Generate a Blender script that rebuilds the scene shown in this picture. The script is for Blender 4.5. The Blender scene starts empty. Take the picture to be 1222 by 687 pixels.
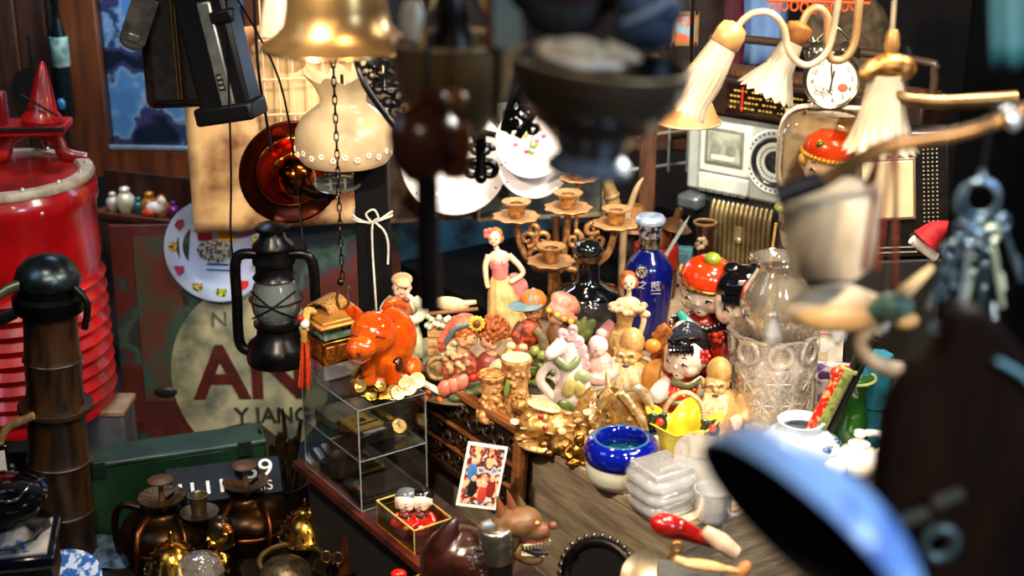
import bpy, bmesh, math, random
from mathutils import Vector as V, Matrix as Mx, Euler
R = math.radians; PI = math.pi; sin = math.sin; cos = math.cos
random.seed(7)
C = bpy.context.scene.collection
# camera model: height 1.75 m, pitched 20 degrees down, focal length 1700 px on a 1222 px frame
H = 1.75; PT = R(20); F = 1700.0; CP = cos(PT); SP = sin(PT)
def D(px, py, d):
    u = (px - 611) / F * d; v = (343.5 - py) / F * d
    return V((u, d * CP + v * SP, H - d * SP + v * CP))
def gd(py, z): return (H - z) / (SP - CP * (343.5 - py) / F)
def G(px, py, z=.6):
    return D(px, py, gd(py, z))

# ---------------------------------------------------------------- materials
def lin(h):
    h = h.lstrip('#')
    o = []
    for i in (0, 2, 4):
        c = int(h[i:i + 2], 16) / 255
        o.append(c / 12.92 if c <= .04045 else ((c + .055) / 1.055) ** 2.4)
    return (*o, 1)
MC = {}
def m(c, r=.5, me=0, c2=None, sc=45, bump=0, bsc=120, tr=0, coat=0, sss=0, ior=1.45, lo=.4, hi=.62, st=(1, 1, 1), spec=.5, kind='noise'):
    key = (c, r, me, c2, sc, bump, bsc, tr, coat, sss, ior, lo, hi, st, spec, kind)
    if key in MC: return MC[key]
    mt = bpy.data.materials.new('mat_' + c.lstrip('#')); mt.use_nodes = True
    nt = mt.node_tree; n = nt.nodes; L = nt.links.new
    bs = n['Principled BSDF']
    tc = n.new('ShaderNodeTexCoord'); mp = n.new('ShaderNodeMapping'); mp.inputs['Scale'].default_value = st
    L(tc.outputs['Object'], mp.inputs['Vector'])
    if kind == 'wave':
        tx = n.new('ShaderNodeTexWave'); tx.inputs['Scale'].default_value = sc; tx.inputs['Distortion'].default_value = 6; tx.inputs['Detail'].default_value = 3
        out = tx.outputs['Fac']
    elif kind == 'vor':
        tx = n.new('ShaderNodeTexVoronoi'); tx.inputs['Scale'].default_value = sc; out = tx.outputs['Distance']
    else:
        tx = n.new('ShaderNodeTexNoise'); tx.inputs['Scale'].default_value = sc; tx.inputs['Detail'].default_value = 5; out = tx.outputs['Fac']
    L(mp.outputs[0], tx.inputs['Vector'])
    cr = n.new('ShaderNodeValToRGB'); a = lin(c)
    b = lin(c2) if c2 else tuple(x * .78 for x in a[:3]) + (1,)
    cr.color_ramp.elements[0].position = lo; cr.color_ramp.elements[0].color = a
    cr.color_ramp.elements[1].position = hi; cr.color_ramp.elements[1].color = b
    L(out, cr.inputs['Fac']); L(cr.outputs['Color'], bs.inputs['Base Color'])
    bs.inputs['Roughness'].default_value = r; bs.inputs['Metallic'].default_value = me
    bs.inputs['Transmission Weight'].default_value = tr; bs.inputs['Coat Weight'].default_value = coat
    bs.inputs['Coat Roughness'].default_value = .06
    bs.inputs['IOR'].default_value = ior; bs.inputs['Specular IOR Level'].default_value = spec
    if sss:
        bs.inputs['Subsurface Weight'].default_value = sss; bs.inputs['Subsurface Scale'].default_value = .01
    if bump:
        tb = n.new('ShaderNodeTexNoise'); tb.inputs['Scale'].default_value = bsc; tb.inputs['Detail'].default_value = 4
        L(mp.outputs[0], tb.inputs['Vector'])
        bp = n.new('ShaderNodeBump'); bp.inputs['Strength'].default_value = bump; bp.inputs['Distance'].default_value = .004
        L(tb.outputs['Fac'], bp.inputs['Height']); L(bp.outputs[0], bs.inputs['Normal'])
    MC[key] = mt
    return mt
def thin(c='#ffffff', r=.03, k=.12):
    """clear sheet: see-through with a fresnel reflection"""
    key = ('thin', c, r, k)
    if key in MC: return MC[key]
    mt = bpy.data.materials.new('clear_' + c.lstrip('#')); mt.use_nodes = True
    nt = mt.node_tree; n = nt.nodes; L = nt.links.new
    for x in list(n):
        if x.type != 'OUTPUT_MATERIAL': n.remove(x)
    o = [x for x in n if x.type == 'OUTPUT_MATERIAL'][0]
    t = n.new('ShaderNodeBsdfTransparent'); t.inputs[0].default_value = lin(c)
    g = n.new('ShaderNodeBsdfGlossy'); g.inputs['Roughness'].default_value = r
    lw = n.new('ShaderNodeLayerWeight'); lw.inputs['Blend'].default_value = k
    mx = n.new('ShaderNodeMixShader')
    L(lw.outputs['Facing'], mx.inputs[0]); L(t.outputs[0], mx.inputs[1]); L(g.outputs[0], mx.inputs[2]); L(mx.outputs[0], o.inputs[0])
    MC[key] = mt
    return mt
def cut(c='#ffffff', a=.28, bump=.5, bsc=260):
    """cut crystal: clear body with white diffuse in place of refracted light"""
    key = ('cut', c, a, bump, bsc)
    if key in MC: return MC[key]
    mt = bpy.data.materials.new('crystal_' + c.lstrip('#')); mt.use_nodes = True
    nt = mt.node_tree; n = nt.nodes; L = nt.links.new
    for x in list(n):
        if x.type != 'OUTPUT_MATERIAL': n.remove(x)
    o = [x for x in n if x.type == 'OUTPUT_MATERIAL'][0]
    tc = n.new('ShaderNodeTexCoord'); vo = n.new('ShaderNodeTexVoronoi'); vo.inputs['Scale'].default_value = bsc
    L(tc.outputs['Object'], vo.inputs['Vector'])
    bp = n.new('ShaderNodeBump'); bp.inputs['Strength'].default_value = bump; bp.inputs['Distance'].default_value = .004
    L(vo.outputs['Distance'], bp.inputs['Height'])
    t = n.new('ShaderNodeBsdfTransparent'); t.inputs[0].default_value = lin(c)
    g = n.new('ShaderNodeBsdfGlossy'); g.inputs['Roughness'].default_value = .06; L(bp.outputs[0], g.inputs['Normal'])
    d = n.new('ShaderNodeBsdfDiffuse'); d.inputs[0].default_value = lin(c)
    tl = n.new('ShaderNodeBsdfTranslucent'); tl.inputs[0].default_value = lin(c)
    lw = n.new('ShaderNodeLayerWeight'); lw.inputs['Blend'].default_value = .45; L(bp.outputs[0], lw.inputs['Normal'])
    m1 = n.new('ShaderNodeMixShader'); m2 = n.new('ShaderNodeMixShader'); m3 = n.new('ShaderNodeMixShader')
    m1.inputs[0].default_value = .3; L(d.outputs[0], m1.inputs[1]); L(tl.outputs[0], m1.inputs[2])
    m2.inputs[0].default_value = a; L(t.outputs[0], m2.inputs[1]); L(m1.outputs[0], m2.inputs[2])  # white diffuse share stands in for light refracted by the crystal
    L(lw.outputs['Facing'], m3.inputs[0]); L(m2.outputs[0], m3.inputs[1]); L(g.outputs[0], m3.inputs[2]); L(m3.outputs[0], o.inputs[0])
    MC[key] = mt
    return mt
def milk(c, a=.5, r=.3):
    """milky translucent glass"""
    key = ('milk', c, a, r)
    if key in MC: return MC[key]
    mt = m(c, r, sc=20.0 + len(MC) * .001, coat=.4)
    nt = mt.node_tree; n = nt.nodes; L = nt.links.new
    o = [x for x in n if x.type == 'OUTPUT_MATERIAL'][0]; bs = n['Principled BSDF']
    t = n.new('ShaderNodeBsdfTranslucent'); t.inputs[0].default_value = lin(c)
    mx = n.new('ShaderNodeMixShader'); mx.inputs[0].default_value = a
    L(bs.outputs[0], mx.inputs[1]); L(t.outputs[0], mx.inputs[2]); L(mx.outputs[0], o.inputs[0])
    MC[key] = mt
    return mt

# ---------------------------------------------------------------- mesh builder (units: photo pixels at the thing's distance)
def cr(pts, n=6):
    P = [V(p) for p in pts]; o = []
    for i in range(len(P) - 1):
        a = P[max(i - 1, 0)]; b = P[i]; c = P[i + 1]; d = P[min(i + 2, len(P) - 1)]
        for k in range(n):
            t = k / n
            o.append(.5 * ((2 * b) + (c - a) * t + (2 * a - 5 * b + 4 * c - d) * t * t + (3 * b - a - 3 * c + d) * t ** 3))
    o.append(P[-1]); return o
def rot(rx=0, ry=0, rz=0, t=(0, 0, 0)): return Mx.Translation(V(t)) @ Euler((R(rx), R(ry), R(rz))).to_matrix().to_4x4()
def shell(p, t):
    """profile of an open vessel wall: outside up, inside back down"""
    return list(p) + [(max(r - t, .01), z) for r, z in reversed(p)]
class B:
    def __init__(s): s.bm = bmesh.new()
    def _new(s, co, faces, M=None):
        vs = [s.bm.verts.new((M @ V(c)) if M else V(c)) for c in co]
        for f in faces:
            try: s.bm.faces.new([vs[i] for i in f])
            except ValueError: pass
        return s
    def box(s, c, sz, M=None):
        x, y, z = (k / 2 for k in sz); c = V(c)
        co = [c + V((a * x, b * y, d * z)) for a in (-1, 1) for b in (-1, 1) for d in (-1, 1)]
        return s._new(co, [(0, 1, 3, 2), (4, 6, 7, 5), (0, 4, 5, 1), (2, 3, 7, 6), (0, 2, 6, 4), (1, 5, 7, 3)], M)
    def lathe(s, prof, seg=28, M=None, fold=None, loop=False, cap=True, sq=None):
        co = []; fs = []; n = len(prof); zmax = max(abs(p[1]) for p in prof) or 1
        for i, (r, z) in enumerate(prof):
            for k in range(seg):
                th = 2 * PI * k / seg; q = r
                if fold:
                    nn, amp, pw = fold[:3]
                    w = abs(z) / zmax if len(fold) < 4 else abs(z - fold[3]) / zmax
                    q = r * (1 + amp * (w ** pw) * cos(nn * th))
                if sq: q *= 1 / max(abs(cos(th + PI / 4)), abs(sin(th + PI / 4))) ** sq
                zz = z
                if fold and len(fold) > 4: zz = z + fold[4] * (abs(z - fold[3]) / zmax) ** pw * cos(nn * th)
                co.append((q * cos(th), q * sin(th), zz))
        for i in range(n - 1 + (1 if loop else 0)):
            j = (i + 1) % n
            for k in range(seg):
                k2 = (k + 1) % seg
                fs.append((i * seg + k, i * seg + k2, j * seg + k2, j * seg + k))
        if cap and not loop:
            fs.append(tuple(range(seg - 1, -1, -1))); fs.append(tuple((n - 1) * seg + k for k in range(seg)))
        return s._new(co, fs, M)
    def tube(s, pts, r, seg=8, M=None, closed=False, fl=1):
        P = [V(p) for p in pts]; n = len(P)
        rr = list(r) if isinstance(r, (list, tuple)) else [r] * n
        if len(rr) != n: rr = [rr[min(int(i / (n - 1) * (len(rr) - 1)), len(rr) - 2)] * (1 - (i / (n - 1) * (len(rr) - 1)) % 1 if i < n - 1 else 0) + rr[min(int(i / (n - 1) * (len(rr) - 1)) + 1, len(rr) - 1)] * ((i / (n - 1) * (len(rr) - 1)) % 1 if i < n - 1 else 1) for i in range(n)]
        co = []; fs = []; u = None
        for i in range(n):
            t = (P[(i + 1) % n] - P[i - 1]) if closed else (P[min(i + 1, n - 1)] - P[max(i - 1, 0)])
            t = t.normalized() if t.length > 1e-9 else V((0, 0, 1))
            if u is None:
                u = t.cross(V((0, 1, 0)));
                if u.length < .1: u = t.cross(V((1, 0, 0)))
            u = (u - t * u.dot(t)).normalized(); w = t.cross(u)
            for k in range(seg):
                th = 2 * PI * k / seg
                co.append(P[i] + u * (rr[i] * cos(th)) + w * (rr[i] * fl * sin(th)))
        for i in range(n if closed else n - 1):
            j = (i + 1) % n
            for k in range(seg):
                k2 = (k + 1) % seg; fs.append((i * seg + k, j * seg + k, j * seg + k2, i * seg + k2))
        if not closed: fs.append(tuple(range(seg))); fs.append(tuple((n - 1) * seg + k for k in range(seg - 1, -1, -1)))
        return s._new(co, fs, M)
    def ell(s, c, r, M=None, seg=16, rg=10, rt=None):
        if not isinstance(r, (tuple, list)): r = (r, r, r)
        co = [(0, 0, -1)]; fs = []
        for i in range(1, rg):
            a = -PI / 2 + PI * i / rg
            for k in range(seg):
                th = 2 * PI * k / seg; co.append((cos(a) * cos(th), cos(a) * sin(th), sin(a)))
        co.append((0, 0, 1)); top = len(co) - 1
        for k in range(seg):
            k2 = (k + 1) % seg
            fs.append((0, 1 + k2, 1 + k)); fs.append((top, top - seg + k, top - seg + k2))
            for i in range(rg - 2):
                a = 1 + i * seg; fs.append((a + k, a + k2, a + seg + k2, a + seg + k))
        X = Mx.Translation(V(c)) @ (Euler(tuple(R(q) for q in rt)).to_matrix().to_4x4() if rt else Mx()) @ Mx.Diagonal((*r, 1))
        return s._new(co, fs, (M @ X) if M else X)
    def prism(s, pts, h, M=None):
        """polygon in the x-z plane with depth h along y"""
        n = len(pts)
        co = [(x, 0, z) for x, z in pts] + [(x, h, z) for x, z in pts]
        fs = [tuple(range(n)), tuple(range(2 * n - 1, n - 1, -1))] + [(i, i + n, (i + 1) % n + n, (i + 1) % n) for i in range(n)]
        return s._new(co, fs, M)
    def ring(s, c, rad, r, M=None, seg=28, k=8, ax='z', sx=1):
        f = {'z': lambda a: (rad * cos(a) * sx, rad * sin(a), 0), 'y': lambda a: (rad * cos(a) * sx, 0, rad * sin(a)), 'x': lambda a: (0, rad * cos(a), rad * sin(a))}[ax]
        return s.tube([V(c) + V(f(2 * PI * i / seg)) for i in range(seg)], r, k, M, closed=True)
    def o(s, name, mat, parent=None, rm=0, sm=True, bev=0, sub=0, disp=None, solid=0, label=None, M=None, keep=False):
        sc = SC.get(parent.name, 1) if parent else 1
        if M: bmesh.ops.transform(s.bm, matrix=M, verts=s.bm.verts)
        bmesh.ops.scale(s.bm, vec=(sc, sc, sc), verts=s.bm.verts)
        bmesh.ops.recalc_face_normals(s.bm, faces=s.bm.faces)
        me = bpy.data.meshes.new(name); s.bm.to_mesh(me); s.bm.free()
        ob = bpy.data.objects.new(name, me); C.objects.link(ob)
        me.materials.append(mat)
        for p in me.polygons: p.use_smooth = sm
        if sm and not rm:
            try: me.set_sharp_from_angle(angle=R(50))
            except Exception: pass
        if parent: ob.parent = parent; SC[ob.name] = sc
        if bev:
            d = ob.modifiers.new('bevel', 'BEVEL'); d.width = bev * sc; d.segments = 2; d.limit_method = 'ANGLE'; d.angle_limit = R(40)
        if rm:
            d = ob.modifiers.new('remesh', 'REMESH'); d.mode = 'VOXEL'; d.voxel_size = rm * sc; d.use_smooth_shade = True
            d = ob.modifiers.new('smooth', 'SMOOTH'); d.iterations = 3; d.factor = .5
        if sub:
            d = ob.modifiers.new('sub', 'SUBSURF'); d.levels = sub; d.render_levels = sub
        if disp:
            tx = bpy.data.textures.new(name + '_relief', 'CLOUDS'); tx.noise_scale = disp[1] * sc; tx.noise_depth = 2
            d = ob.modifiers.new('relief', 'DISPLACE'); d.texture = tx; d.strength = disp[0] * sc; d.texture_coords = 'LOCAL'
        if label: ob['label'] = label
        return ob
SC = {}
def T(name, label, cat, at, rz=0, group=None, rt=None, s=None):
    """an Empty at the thing's base; AT = (px, py) on the table top, (px, py, z) on a level, or ('d', px, py, depth)"""
    if at[0] == 'd': loc = D(*at[1:]); sc = at[3] / F
    elif at[0] == 'w': loc = V(at[1]); sc = 1
    else: loc = G(*at); sc = gd(at[1], at[2] if len(at) > 2 else .6) / F
    o = bpy.data.objects.new(name, None); C.objects.link(o); o.empty_display_size = .02
    o.location = loc; o.rotation_euler = rt and tuple(R(q) for q in rt) or (0, 0, R(rz))
    SC[o.name] = s or sc
    if cat: o['label'] = label; o['category'] = cat
    else: o['kind'] = 'structure'
    if group: o['group'] = group
    return o
def dup(root, loc, rz=None, label=None):
    def cp(o, par):
        c = o.copy(); C.objects.link(c); SC[c.name] = SC.get(o.name, 1)
        if par: c.parent = par
        for ch in list(o.children): cp(ch, c)
        return c
    r = cp(root, None); r.location = loc
    if rz is not None: r.rotation_euler.z = R(rz)
    if label: r['label'] = label
    return r
def txt(name, s, size, mat, parent, M, ext=.3, align='CENTER', sx=1, bold=0):
    cu = bpy.data.curves.new(name, 'FONT'); cu.body = s; cu.size = size; cu.extrude = ext; cu.offset = bold; cu.align_x = align; cu.align_y = 'CENTER'
    t = bpy.data.objects.new(name + '_tmp', cu); C.objects.link(t)
    dg = bpy.context.evaluated_depsgraph_get(); me = bpy.data.meshes.new_from_object(t.evaluated_get(dg))
    bpy.data.objects.remove(t)
    sc = SC.get(parent.name, 1) if parent else 1
    me.transform(Mx.Diagonal((sc, sc, sc, 1)) @ M @ Mx.Diagonal((sx, 1, 1, 1)))
    me.materials.clear(); me.materials.append(mat)
    o = bpy.data.objects.new(name, me); C.objects.link(o); o.parent = parent; SC[o.name] = sc
    return o
UP = rot(90)      # stands text (x-y) up into the x-z plane, facing the camera (-y)
def facing(px, py):
    """(rx, rz) so that a flat thing's -y side meets the viewing ray square on"""
    d = D(px, py, 1) - V((0, 0, H))
    return -math.degrees(math.atan2(-d.z, math.hypot(d.x, d.y))), -math.degrees(math.atan2(d.x, d.y))
E1 = V((.568, -.823, 0)); E2 = V((.823, .568, 0)); TH = 34.6   # the stall's own axes
# ================================================================ setting
def struct(b, name, mat, parent=None, **k):
    o = b.o(name, mat, parent, **k)
    if not parent: o['kind'] = 'structure'
    return o
DARKWALL = m('#140d0a', .8, c2='#1f140d', sc=6, bump=.3)
struct(B().box((0, 2, -.05), (8, 7, .1)), 'floor', m('#1b1512', .8, c2='#2a2019', sc=8, bump=.3))
struct(B().box((0, 4.75, 1.5), (8, .1, 3.2)), 'wall_back', DARKWALL, sm=False)
struct(B().box((-3.1, 2.5, 1.5), (.1, 5, 3.2)), 'wall_left', DARKWALL, sm=False)
struct(B().box((2.7, 2.5, 1.5), (.1, 5, 3.2)), 'wall_right', DARKWALL, sm=False)
struct(B().box((0, 2.5, 3.15), (8, 6, .1)), 'ceiling', DARKWALL, sm=False)
WOODD = m('#3a1c0c', .55, c2='#1c0c05', sc=5, st=(6, 6, .7), bump=.25, bsc=20)
WOODR = m('#5d3014', .45, c2='#341708', sc=6, st=(5, 5, .6), bump=.25, bsc=20, lo=.35, hi=.7)
# window with a brown wooden frame, prints in blue behind the glass
w = T('window_1', '', '', ('d', 90, 190, 4.1), rz=-4)
B().box((22, 4, 110), (47, 26, 260)).o('window_frame', WOODR, w, bev=2)
B().box((150, 2, -8), (215, 22, 44)).o('window_sill', WOODR, w, bev=2)
B().box((150, -8, 18), (208, 6, 5)).o('window_trim', m('#8ea3b4', .3, .6), w, bev=1)
B().box((230, 4, 110), (26, 26, 260)).o('window_frame', WOODR, w, bev=2)
B().box((130, 1, 130), (180, 2, 240)).o('window_glass', thin('#dfe9f2', .02), w)
pr = m('#6fa0cc', .6, c2='#1b2634', sc=9, lo=.36, hi=.6)
nt = pr.node_tree; ramp = [n for n in nt.nodes if n.type == 'VALTORGB'][0]
for p, c in ((.44, '#7fb2dc'), (.48, '#c9d7e6'), (.52, '#31506f'), (.56, '#6b4a78')):
    e = ramp.color_ramp.elements.new(p); e.color = lin(c)
B().box((130, 12, 130), (180, 2, 240)).o('window_print', pr, w)
dr = T('door_1', '', '', ('d', 40, 190, 4.15))
for i, (x, wd) in enumerate(((-92, 60), (-30, 60), (18, 34))):
    B().box((x, 0, 60), (wd, 14, 420)).o('door_board', WOODD, dr, bev=2)
# low dark bench that carries the brassware

# the main crate table: front edge runs along E1, depth along E2
CR = V((-.181, 2.667, 0))
tb = T('crate_table', 'large grey weathered wooden crate carrying the figurines and crystal', 'table', ('w', (0, 0, 0)))
def quadbox(b, o, a0, a1, c0, c1, z0, z1):
    p = [o + E1 * a + E2 * c for a, c in ((a0, c0), (a1, c0), (a1, c1), (a0, c1))]
    co = [V((q.x, q.y, z0)) for q in p] + [V((q.x, q.y, z1)) for q in p]
    return b._new(co, [(3, 2, 1, 0), (4, 5, 6, 7), (0, 1, 5, 4), (1, 2, 6, 5), (2, 3, 7, 6), (3, 0, 4, 7)])
GREYWOOD = m('#948468', .75, c2='#6a5a48', sc=9, st=(1, 1, 7), bump=.35, bsc=30, lo=.35, hi=.65)
TOPWOOD = m('#b09a7c', .6, c2='#8a745a', sc=14, bump=.15, bsc=60)
quadbox(B(), CR, -.15, .79, 0, .022, .0, .588).o('front_panel', GREYWOOD, tb, sm=False)
quadbox(B(), CR, .77, .79, .022, 1.1, .0, .588).o('side_panel', GREYWOOD, tb, sm=False)
quadbox(B(), CR, -.15, .79, -.003, 1.1, .588, .6).o('table_top', TOPWOOD, tb, sm=False)
pp = T('paper_liner', 'cream paper lining along the front edge of the grey crate top', 'paper', ('w', (0, 0, 0)))
quadbox(B(), CR, .2, .775, .004, .42, .6002, .6012).o('paper_sheet', m('#e6d8be', .6, c2='#d2c0a0', sc=16), pp, sm=False)
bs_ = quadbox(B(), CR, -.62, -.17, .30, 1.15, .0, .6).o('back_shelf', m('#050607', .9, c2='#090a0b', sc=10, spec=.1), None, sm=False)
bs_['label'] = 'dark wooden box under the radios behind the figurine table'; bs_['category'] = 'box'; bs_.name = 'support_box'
# reddish plank platform in front of the crate, at z .45
P2 = V((-.405, 2.506, 0))
pl = T('plank_platform', 'dark platform with reddish wooden edge under the acrylic display case', 'platform', ('w', (0, 0, 0)))
quadbox(B(), P2, -.06, .95, 0, .02, .438, .452).o('edge_strip', m('#4f1a10', .45, c2='#2c0d08', sc=20, bump=.2), pl, sm=False)
quadbox(B(), P2, -.06, .95, .02, .165, .425, .45).o('board', m('#33201a', .6, c2='#1a0f0b', sc=20, bump=.2), pl, sm=False)
quadbox(B(), P2, -.05, .94, .03, .15, .0, .425).o('plinth', m('#100b09', .8), pl, sm=False)

lb = T('low_bench', 'low dark wooden platform under the brass kettles and green box', 'platform', ('w', (0, 0, 0)))
BNC = m('#241710', .6, c2='#120b07', sc=7, bump=.2)
quadbox(B(), P2, -.065, 1.0, -1.6, -.003, 0, .2).o('front_deck', BNC, lb, sm=False)
quadbox(B(), P2, -.17, -.068, -1.6, -.003, 0, .2).o('deck_strip', BNC, lb, sm=False)
quadbox(B(), P2, -.78, -.172, -1.6, .24, 0, .2).o('rear_deck', BNC, lb, sm=False)
quadbox(B(), P2, -1.6, -.782, -1.6, -.06, 0, .2).o('side_deck', BNC, lb, sm=False)
# ================================================================ left side
RED = m('#c40f14', .28, c2='#a00b10', sc=12, coat=.5, bump=.05)
REDD = m('#b3130f', .35, c2='#7d0a08', sc=14, coat=.4, bump=.15)
CREAM = m('#cdbba4', .4, c2='#a8927c', sc=30)
bb = B().box((0, 0, .08), (.52, .46, .158)).o('packing_box', m('#9a8a74', .7, c2='#6f5f4c', sc=12, bump=.2), None, bev=.004, sm=False)
bb.location = (-1.37, 3.3, .2); bb.rotation_euler.z = R(8)
bb['label'] = 'beige box under the red drum'; bb['category'] = 'box'
t = T('steel_drum', 'big red ribbed steel drum with a pale riveted lid rim', 'drum', ('d', 33, 492, 3.32), rz=10)
t.location.z = .36
prof = [(92, 0), (101, 2), (103, 8)]
for i in range(19):
    z = 14 + i * 8.2; prof += [(103 + (3.6 if i % 2 else -2.6), z)]
prof += [(104, 176), (104, 236), (107, 240), (107, 258), (102, 262), (102, 264)]
B().lathe([(r, z * 1.06) for r, z in prof], 56).o('drum_body', RED, t)
B().lathe([(97, 279), (104, 279), (106, 283), (104, 288), (97, 289), (90, 288), (88, 283)], 56, loop=True).o('rim', CREAM, t)
B().lathe([(92, 274), (92, 284), (3, 285)], 48).o('lid', REDD, t)
for k in range(14):
    a = k * 2 * PI / 14 + .2
    B().ell((97 * cos(a), 97 * sin(a), 289), 3.2, seg=8, rg=6).o('rivet', m('#d9d3c8', .3, .7), t)
for a, z in ((-1.9, 252), (-1.0, 262), (-1.9, 60), (-1.1, 50), (-2.4, 130), (-.75, 80)):
    B().ell((104 * cos(a), 104 * sin(a), z), 4, seg=8, rg=6).o('bolt', m('#d9d3c8', .3, .7), t)
t = T('cast_iron_press', 'red cast iron stand with cone standing on the red drum lid', 'press', ('d', 45, 212, 3.25), rz=6)
t.location.z = bpy.data.objects['steel_drum'].location.z + 285 * 3.32 / F
for sx in (-1, 1):
    B().tube(cr([(sx * 12, 0, 36), (sx * 28, -2, 26), (sx * 36, -6, 8), (sx * 62, -8, 3)], 5), [9, 8, 9, 6], 10, fl=.8).o('leg', REDD, t)
B().tube(cr([(0, 25, 34), (0, 45, 20), (0, 60, 4)], 5), [9, 8, 6], 10).o('leg', REDD, t)
B().box((0, 0, 40), (84, 62, 9)).o('table_plate', REDD, t, bev=2)
B().box((0, -31, 44), (86, 4, 6)).o('plate_rim', m('#3b201a', .4, .5), t, bev=1)
B().lathe([(23, 44), (25, 50), (17, 60), (9, 98), (3, 116), (1, 118)], 20, M=rot(0, 6, 0, (8, 0, 0))).o('cone', REDD, t)
B().tube([(-2, -26, 84), (36, -24, 58)], 1.5).o('pin', m('#3a2a22', .4, .7), t)
B().box((-34, 6, 62), (14, 18, 40)).o('bracket', REDD, t, bev=3)
t = T('padlock', 'small dark padlock hanging on the brown boards above the red drum', 'padlock', ('d', 12, 77, 4.06))
B().box((0, 0, 14), (30, 12, 32)).o('body', m('#454c55', .5, .4, bump=.2), t, bev=3)
B().tube(cr([(-9, 0, 28), (-9, 0, 40), (0, 0, 47), (9, 0, 40), (9, 0, 28)], 5), 2.6).o('shackle', m('#2b2d30', .35, .8), t)
t = T('ladle_disc', 'round black pan bottom hanging on the brown boards by the window', 'pan', ('d', 44, 128, 4.0))
B().lathe([(3, -8), (22, -8), (27, 0), (27, 3), (3, 3)], 28, M=rot(90, 0, 0, (0, 0, 22))).o('pan_bowl', m('#0d0b0b', .5, .3), t)
B().box((0, 2, 62), (5, 3, 50)).o('handle', m('#0d0b0b', .5, .3), t, bev=1)
t = T('liquor_bottle', 'narrow dark bottle with pale label hung between door boards and window', 'bottle', ('d', 80, 140, 4.0))
B().lathe([(9, 0), (10, 4), (10, 95), (5, 115), (4, 135), (5, 136), (5, 142)], 20).o('glass', m('#0a1416', .1, coat=.6), t)
B().lathe([(10.2, 62), (10.5, 63), (10.5, 96), (10, 96.5)], 20).o('paper_label', m('#7c9b92', .6, c2='#3f5a57', sc=30), t)
B().ell((-2, -9, 18), (5, 3, 7)).o('seal', m('#2a63a0', .2, coat=.5), t)

# stuff behind the drum, under the window sill: a shelf of small wares
sh = T('sill_shelf', 'narrow brown shelf of small wares below the window', 'shelf', ('d', 175, 262, 3.85), rz=-20)
B().box((0, 0, 4), (130, 34, 8)).o('board', WOODR, sh, bev=1)
B().box((0, 16, 30), (130, 3, 44)).o('back_board', WOODD, sh)
B().box((0, -10, -22), (124, 5, 44)).o('apron', m('#4a3625', .6, c2='#2d1f14', sc=14), sh)
wares = [(-44, 8, '#c9c4b6', 'silver grey jar'), (-26, 11, '#e0d9c4', 'pale cream jar'), (-8, 7, '#2b6f66', 'green jar'), (8, 10, '#c87a2a', 'amber jar'), (24, 9, '#d0812f', 'orange gold jar'), (40, 7, '#6a1f6e', 'purple jar')]
for x, r, c, nm in wares:
    q = V((x, -2, 8)) * (3.85 / F); q.rotate(Euler((0, 0, R(-20))))
    t = T('glazed_jar', nm + ' on the narrow shelf below the window', 'jar', ('w', D(175, 262, 3.85) + q), group='small jars below the window', s=3.85 / F)
    B().lathe([(r * .7, 0), (r, r * .7), (r, r * 1.6), (r * .5, r * 2.2), (r * .6, r * 2.5)], 16).o('vessel', m(c, .15, .2, coat=.6), t)
    B().ell((0, 0, r * 2.5), (r * .6, r * .6, r * .35), seg=10, rg=6).o('lid', m(c, .2, .4), t)
t = T('rooster_ornament', 'small red and white ornament on shelf end by round crest plate', 'ornament', ('d', 186, 256, 3.6))
B().ell((0, 0, 8), (12, 9, 8)).ell((8, 0, 16), (6, 5, 6)).o('body', m('#e8ddd2', .3), t, rm=1.2)
B().ell((-6, -5, 4), (10, 6, 5)).o('base', m('#d2401f', .3), t)

# bamboo water pipe with metal head
t = T('bamboo_pipe', 'tall brown bamboo water pipe with a dark metal head against red drum', 'pipe', ('d', 74, 632, 2.98), rt=(0, 3, 0))
t.location.z = .2
BAM = m('#38210d', .4, c2='#150c06', sc=14, st=(3, 3, .5), coat=.3, bump=.1)
prof = []
for i in range(5):
    z = i * 64
    prof += [(39.5, z), (38, z + 4), (37, z + 30), (38, z + 58), (40.5, z + 62), (39, z + 63.5)]
B().lathe([(r * (1 - z / 1500), z) for r, z in prof], 28).o('bamboo_tube', BAM, t)
MET = m('#20282a', .3, .85, c2='#39474a', sc=30)
B().lathe([(36, 312), (40, 316), (40, 330), (34, 334), (34, 352)], 28).o('collar', m('#0d0d0d', .35, .6), t)
B().lathe([(36, 345), (37, 350), (33, 362), (22, 374), (8, 378), (1, 378.5)], 28).o('cap', MET, t)
B().tube(cr([(-14, -20, 352), (-34, -26, 346), (-52, -34, 336), (-76, -38, 334)], 5), [8, 6, 5, 5], 10).o('spout', m('#8c8468', .3, .8), t)
B().tube([(-30, -26, 318), (-56, -32, 306), (-84, -34, 288)], [7, 8, 9], 8, fl=.4).o('lever', m('#1b1412', .4, .5), t)
B().tube(cr([(34, -18, 348), (48, -18, 330), (44, -20, 300)], 5), 4).o('hook', m('#1a1a1a', .35, .7), t)
B().tube(cr([(-12, -40, 200), (-44, -44, 182), (-54, -44, 150), (-46, -42, 120), (-22, -40, 100)], 6), 5).o('rattan_handle', m('#9a7a4c', .5, c2='#6a4e2a', sc=60, bump=.2), t)
B().lathe([(40, 190), (42.5, 192), (42.5, 197), (40, 199)], 28).o('band', m('#2b1a0c', .4), t)

t = T('tin_canister', 'grey steel tin behind the bamboo pipe under the old sign', 'tin', ('d', 128, 545, 3.35), rz=0)
t.location.z = .2
B().box((0, 0, 38), (64, 50, 90)).o('body', m('#7d828a', .35, .6, c2='#4d5056', sc=9), t, bev=3)
B().box((0, 0, 84), (68, 54, 8)).o('lid', m('#6d4b36', .5, c2='#9a836b', sc=12), t, bev=2)

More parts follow.
